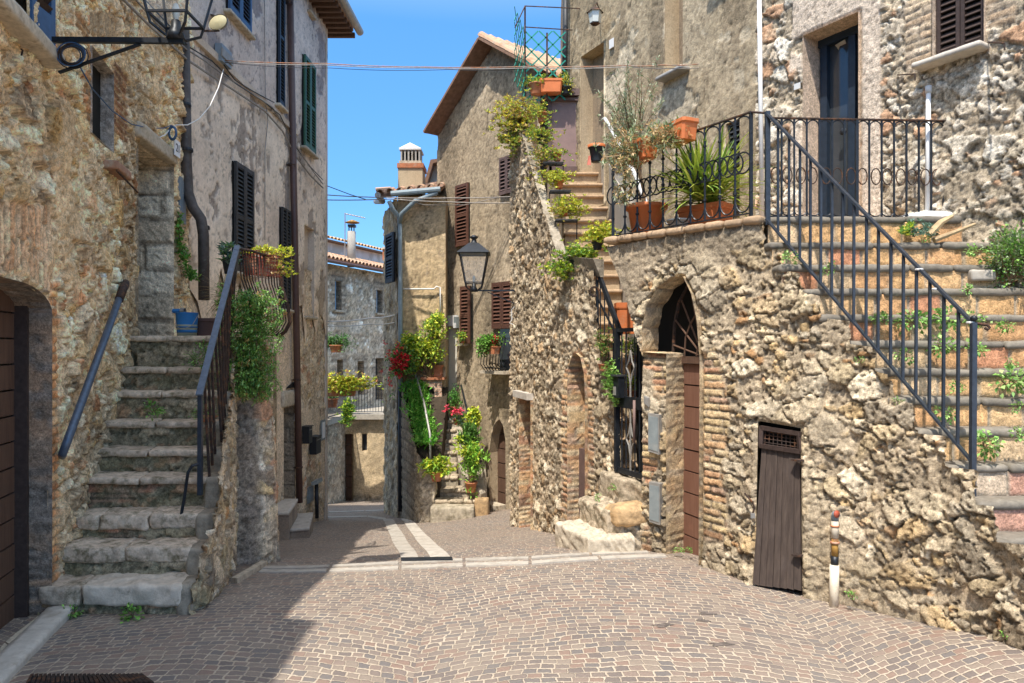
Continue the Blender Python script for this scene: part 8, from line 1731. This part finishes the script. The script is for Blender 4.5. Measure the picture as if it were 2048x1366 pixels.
def pplant(px, row, y, r_, h_, lab, fs, flowers=None, matp='terracotta', cat='potted plant', name='potted_plant'):
    t = plant(name, lab, cat, PX(px, row, y)); round_pot(t, PX(px, row, y), r_, h_, matp); L = Leaves(); pts = []
    for (cx, cy, sx, sy, n_, ll, lw, cols, upb) in fs:
        for k in range(n_): p = PX(cx+RNG.normal()*sx*.5, cy+RNG.normal()*sy*.5, y+RNG.uniform(-.1,.1)); pts.append(p); m = 8; L.leaves(np.tile(p, (m, 1))+rnd(m, .025), rnd(m, .55)+np.array([0,-.3,upb]), np.full(m, ll), np.full(m, lw), cols)
    L.build('foliage', t); twigs('stems', PX(px, row, y)+Zt*h_*.8, pts, t, .005)
    if flowers:
        for k in range(flowers[4]): L = Leaves(); p = PX(flowers[0]+RNG.normal()*flowers[2]*.5, flowers[1]+RNG.normal()*flowers[3]*.5, y-.1); m = 8; L.leaves(np.tile(p, (m, 1))+rnd(m, .02), rnd(m)+np.array([0,-.5,.2]), np.full(m, .045), np.full(m, .035), flowers[5] if len(flowers) > 5 else RED); L.build('flower', t)
    return t
pplant(873, 962, 12.35, .115, .17, 'lime leafed plant in a clay pot at the left foot of the lane stairs', [(873,935,26,15,50,.11,.05,LIME+[(.20,.36,.06)],.3)])
pplant(942, 984, 12.45, .11, .18, 'tall green plant in a clay pot at the right foot of the lane stairs', [(946,925,18,38,120,.09,.024,[(.20,.40,.05),(.26,.44,.07),(.14,.30,.04)],.8),(940,905,18,16,30,.09,.04,LIME,.3)])
pplant(938, 905, 12.9, .09, .13, 'dark green upright plant beside the gabled house wall on the lane stairs', [(938,876,18,22,100,.09,.024,GREEN+DARKG,.8),(920,880,8,8,12,.08,.04,LIME,.2)])
pplant(940, 860, 13.3, .08, .12, 'yellow green round leafed plant halfway up the lane stairs', [(946,838,14,15,60,.07,.05,LIME,.2)])
pplant(915, 850, 13.6, .08, .12, 'blue green plant with pink red flowers on the lane stairs', [(920,842,12,14,44,.07,.02,BLUEG+GREEN,.7)], (910,822,24,7,16,[(.62,.08,.14),(.55,.05,.08)]))
pplant(908, 825, 14.1, .08, .12, 'clipped dark green conical shrub near the pale door', [(908,800,12,24,110,.05,.012,[(.08,.22,.04),(.12,.30,.05)],.6)])
t = plant('balcony_planter', 'terracotta box of red and green geraniums on the caged balcony', 'planter', gWp.pp(980, 706, .3)); c_ = gWp.pp(983, 708, .36); trough(t, c_, .36, .18, .15, gWp.D, 'terracotta'); L = Leaves()
for k in range(100): p = PX(980+RNG.normal()*11, 684+RNG.normal()*6, c_.y-.05+RNG.uniform(-.1,.1)); m = 7; L.leaves(np.tile(p, (m, 1))+rnd(m, .03), rnd(m)+np.array([0,-.3,.2]), np.full(m, .06), np.full(m, .04), GREEN+[(.2,.4,.06)])
for k in range(22): p = PX(966+RNG.normal()*7, 696+RNG.normal()*5, c_.y-.1); m = 7; L.leaves(np.tile(p, (m, 1))+rnd(m, .03), rnd(m)+np.array([0,-.3,-.2]), np.full(m, .06), np.full(m, .04), GREEN)
L.build('foliage', t)
for k in range(9): L = Leaves(); p = PX(990+RNG.normal()*5, 680+RNG.normal()*5, c_.y-.15); m = 9; L.leaves(np.tile(p, (m, 1))+rnd(m, .015), rnd(m), np.full(m, .035), np.full(m, .03), RED); L.build('flower', t)
pplant(925, 687, 13.95, .04, .05, 'tiny green plant on the sill beside the standing brown shutter', [(925,672,8,12,26,.04,.03,LIME+GREEN,.2)])
# far lane plants
pplant(672, 705, 20.5, .20, .22, 'bushy dark green plant in a clay pot hung high in the far lane', [(672,685,32,14,150,.09,.025,DARKG+[(.08,.2,.06)],.3)])
t = plant('balcony_flowers', 'yellow green flowering plants along the far lane railing', 'flowers', PX(690,780,19.6)); L = Leaves(); rosette_bush(L, 688, 768, 19.6, 52, 15, 260, LIME+YG+[(.5,.22,.12)], .085, 7); L.build('foliage', t); trough(t, PX(682,792,19.8), .9, .25, .22, (1,.2,0), 'terracotta')
t = plant('hanging_plant', 'green vine hanging below the far lane railing', 'vine', PX(696,800,19.5)); L = Leaves(); rosette_bush(L, 694, 825, 19.5, 13, 26, 90, GREEN+LIME[:2], .08, 7); L.build('foliage', t)
t = plant('hanging_plant', 'small green vine at the right end of the far lane railing', 'vine', PX(782,800,19.5)); L = Leaves(); rosette_bush(L, 781, 778, 19.5, 12, 22, 70, GREEN+LIME, .07, 7); L.build('foliage', t)
for px in (660, 667): pplant(px, 815, 20.2, .13, .26, ['left clay pot behind the far railing','right clay pot behind the far railing'][px == 667], [(px,792,8,6,10,.08,.03,GREEN,.3)])
# damp spots on the setts
for k, (px, row) in enumerate(((1325,1252),(1440,1290),(1412,1228),(1405,1242))):
    p = ground_hit(px, row); b = MB(); rr = (.055,.06,.05,.04)[k]; V = [on_ground(p+Vector((math.cos(a)*rr*(1+.35*math.sin(3*a+k)+.2*math.sin(7*a+2*k)), math.sin(a)*rr*.55*(1+.4*math.sin(2*a+k)), 0)), .003) for a in np.linspace(0, 6.1, 30)]; b.add(V, [tuple(range(30))])
    tag(b.build('damp_patch', M['stain'], None), ['small dark stain on the sunny setts nearer the arched door','larger dark stain on the sunny setts nearest the viewer','faint dark stain farthest back on the sunny setts','faint dark stain between the other stains'][k], None, None, 'structure')
# ================================================================ light, sky, camera
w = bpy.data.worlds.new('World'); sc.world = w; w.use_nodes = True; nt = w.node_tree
SUN = Vector((-.19, -.50, 1.0)).normalized()
el = math.asin(SUN.z); az = math.atan2(SUN.x, SUN.y)
sky = nt.nodes.new('ShaderNodeTexSky'); sky.sky_type = 'NISHITA'; sky.sun_disc = False; sky.sun_elevation = el; sky.sun_rotation = az; sky.altitude = 300; sky.air_density = 1.0; sky.dust_density = .6; sky.ozone_density = 1.5
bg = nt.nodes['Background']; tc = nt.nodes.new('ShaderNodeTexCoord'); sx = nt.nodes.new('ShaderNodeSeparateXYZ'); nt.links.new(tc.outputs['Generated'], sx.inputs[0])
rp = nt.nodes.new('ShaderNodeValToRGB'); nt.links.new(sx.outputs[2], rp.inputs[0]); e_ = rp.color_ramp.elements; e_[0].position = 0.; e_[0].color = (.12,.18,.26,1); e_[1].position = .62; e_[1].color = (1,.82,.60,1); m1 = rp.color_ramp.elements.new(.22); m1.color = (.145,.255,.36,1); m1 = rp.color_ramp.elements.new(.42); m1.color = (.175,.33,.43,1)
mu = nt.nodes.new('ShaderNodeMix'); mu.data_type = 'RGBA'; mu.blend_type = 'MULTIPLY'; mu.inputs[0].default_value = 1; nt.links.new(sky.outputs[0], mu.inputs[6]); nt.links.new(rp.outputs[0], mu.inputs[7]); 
m2 = nt.nodes.new('ShaderNodeVectorMath'); m2.operation = 'SCALE'; m2.inputs['Scale'].default_value = 1.6; nt.links.new(mu.outputs[2], m2.inputs[0]); nt.links.new(m2.outputs[0], bg.inputs['Color']); bg.inputs['Strength'].default_value = .15  # sky dimmed low down, warmed and boosted overhead to fill the shaded walls
L = bpy.data.lights.new('sun', 'SUN'); L.energy = 2.1; L.angle = math.radians(.53); L.color = (1, .95, .87)
lo = bpy.data.objects.new('sun', L); COL.objects.link(lo); lo.rotation_euler = SUN.to_track_quat('Z', 'Y').to_euler()
cam = bpy.data.cameras.new('camera'); co = bpy.data.objects.new('camera', cam); COL.objects.link(co); sc.camera = co
co.location = (0, 0, CAMZ); co.rotation_euler = (math.radians(90), 0, 0); cam.sensor_width = 36; cam.lens = 36*F/2048; cam.shift_y = (HOR-683)/2048; cam.clip_end = 2000; cam.clip_start = .05
sc.view_settings.view_transform = 'Standard'; sc.view_settings.look = 'None'; sc.view_settings.exposure = EXPO; sc.view_settings.gamma = 1
sc.cycles.max_bounces = 6; sc.cycles.diffuse_bounces = 4; sc.cycles.transparent_max_bounces = 16
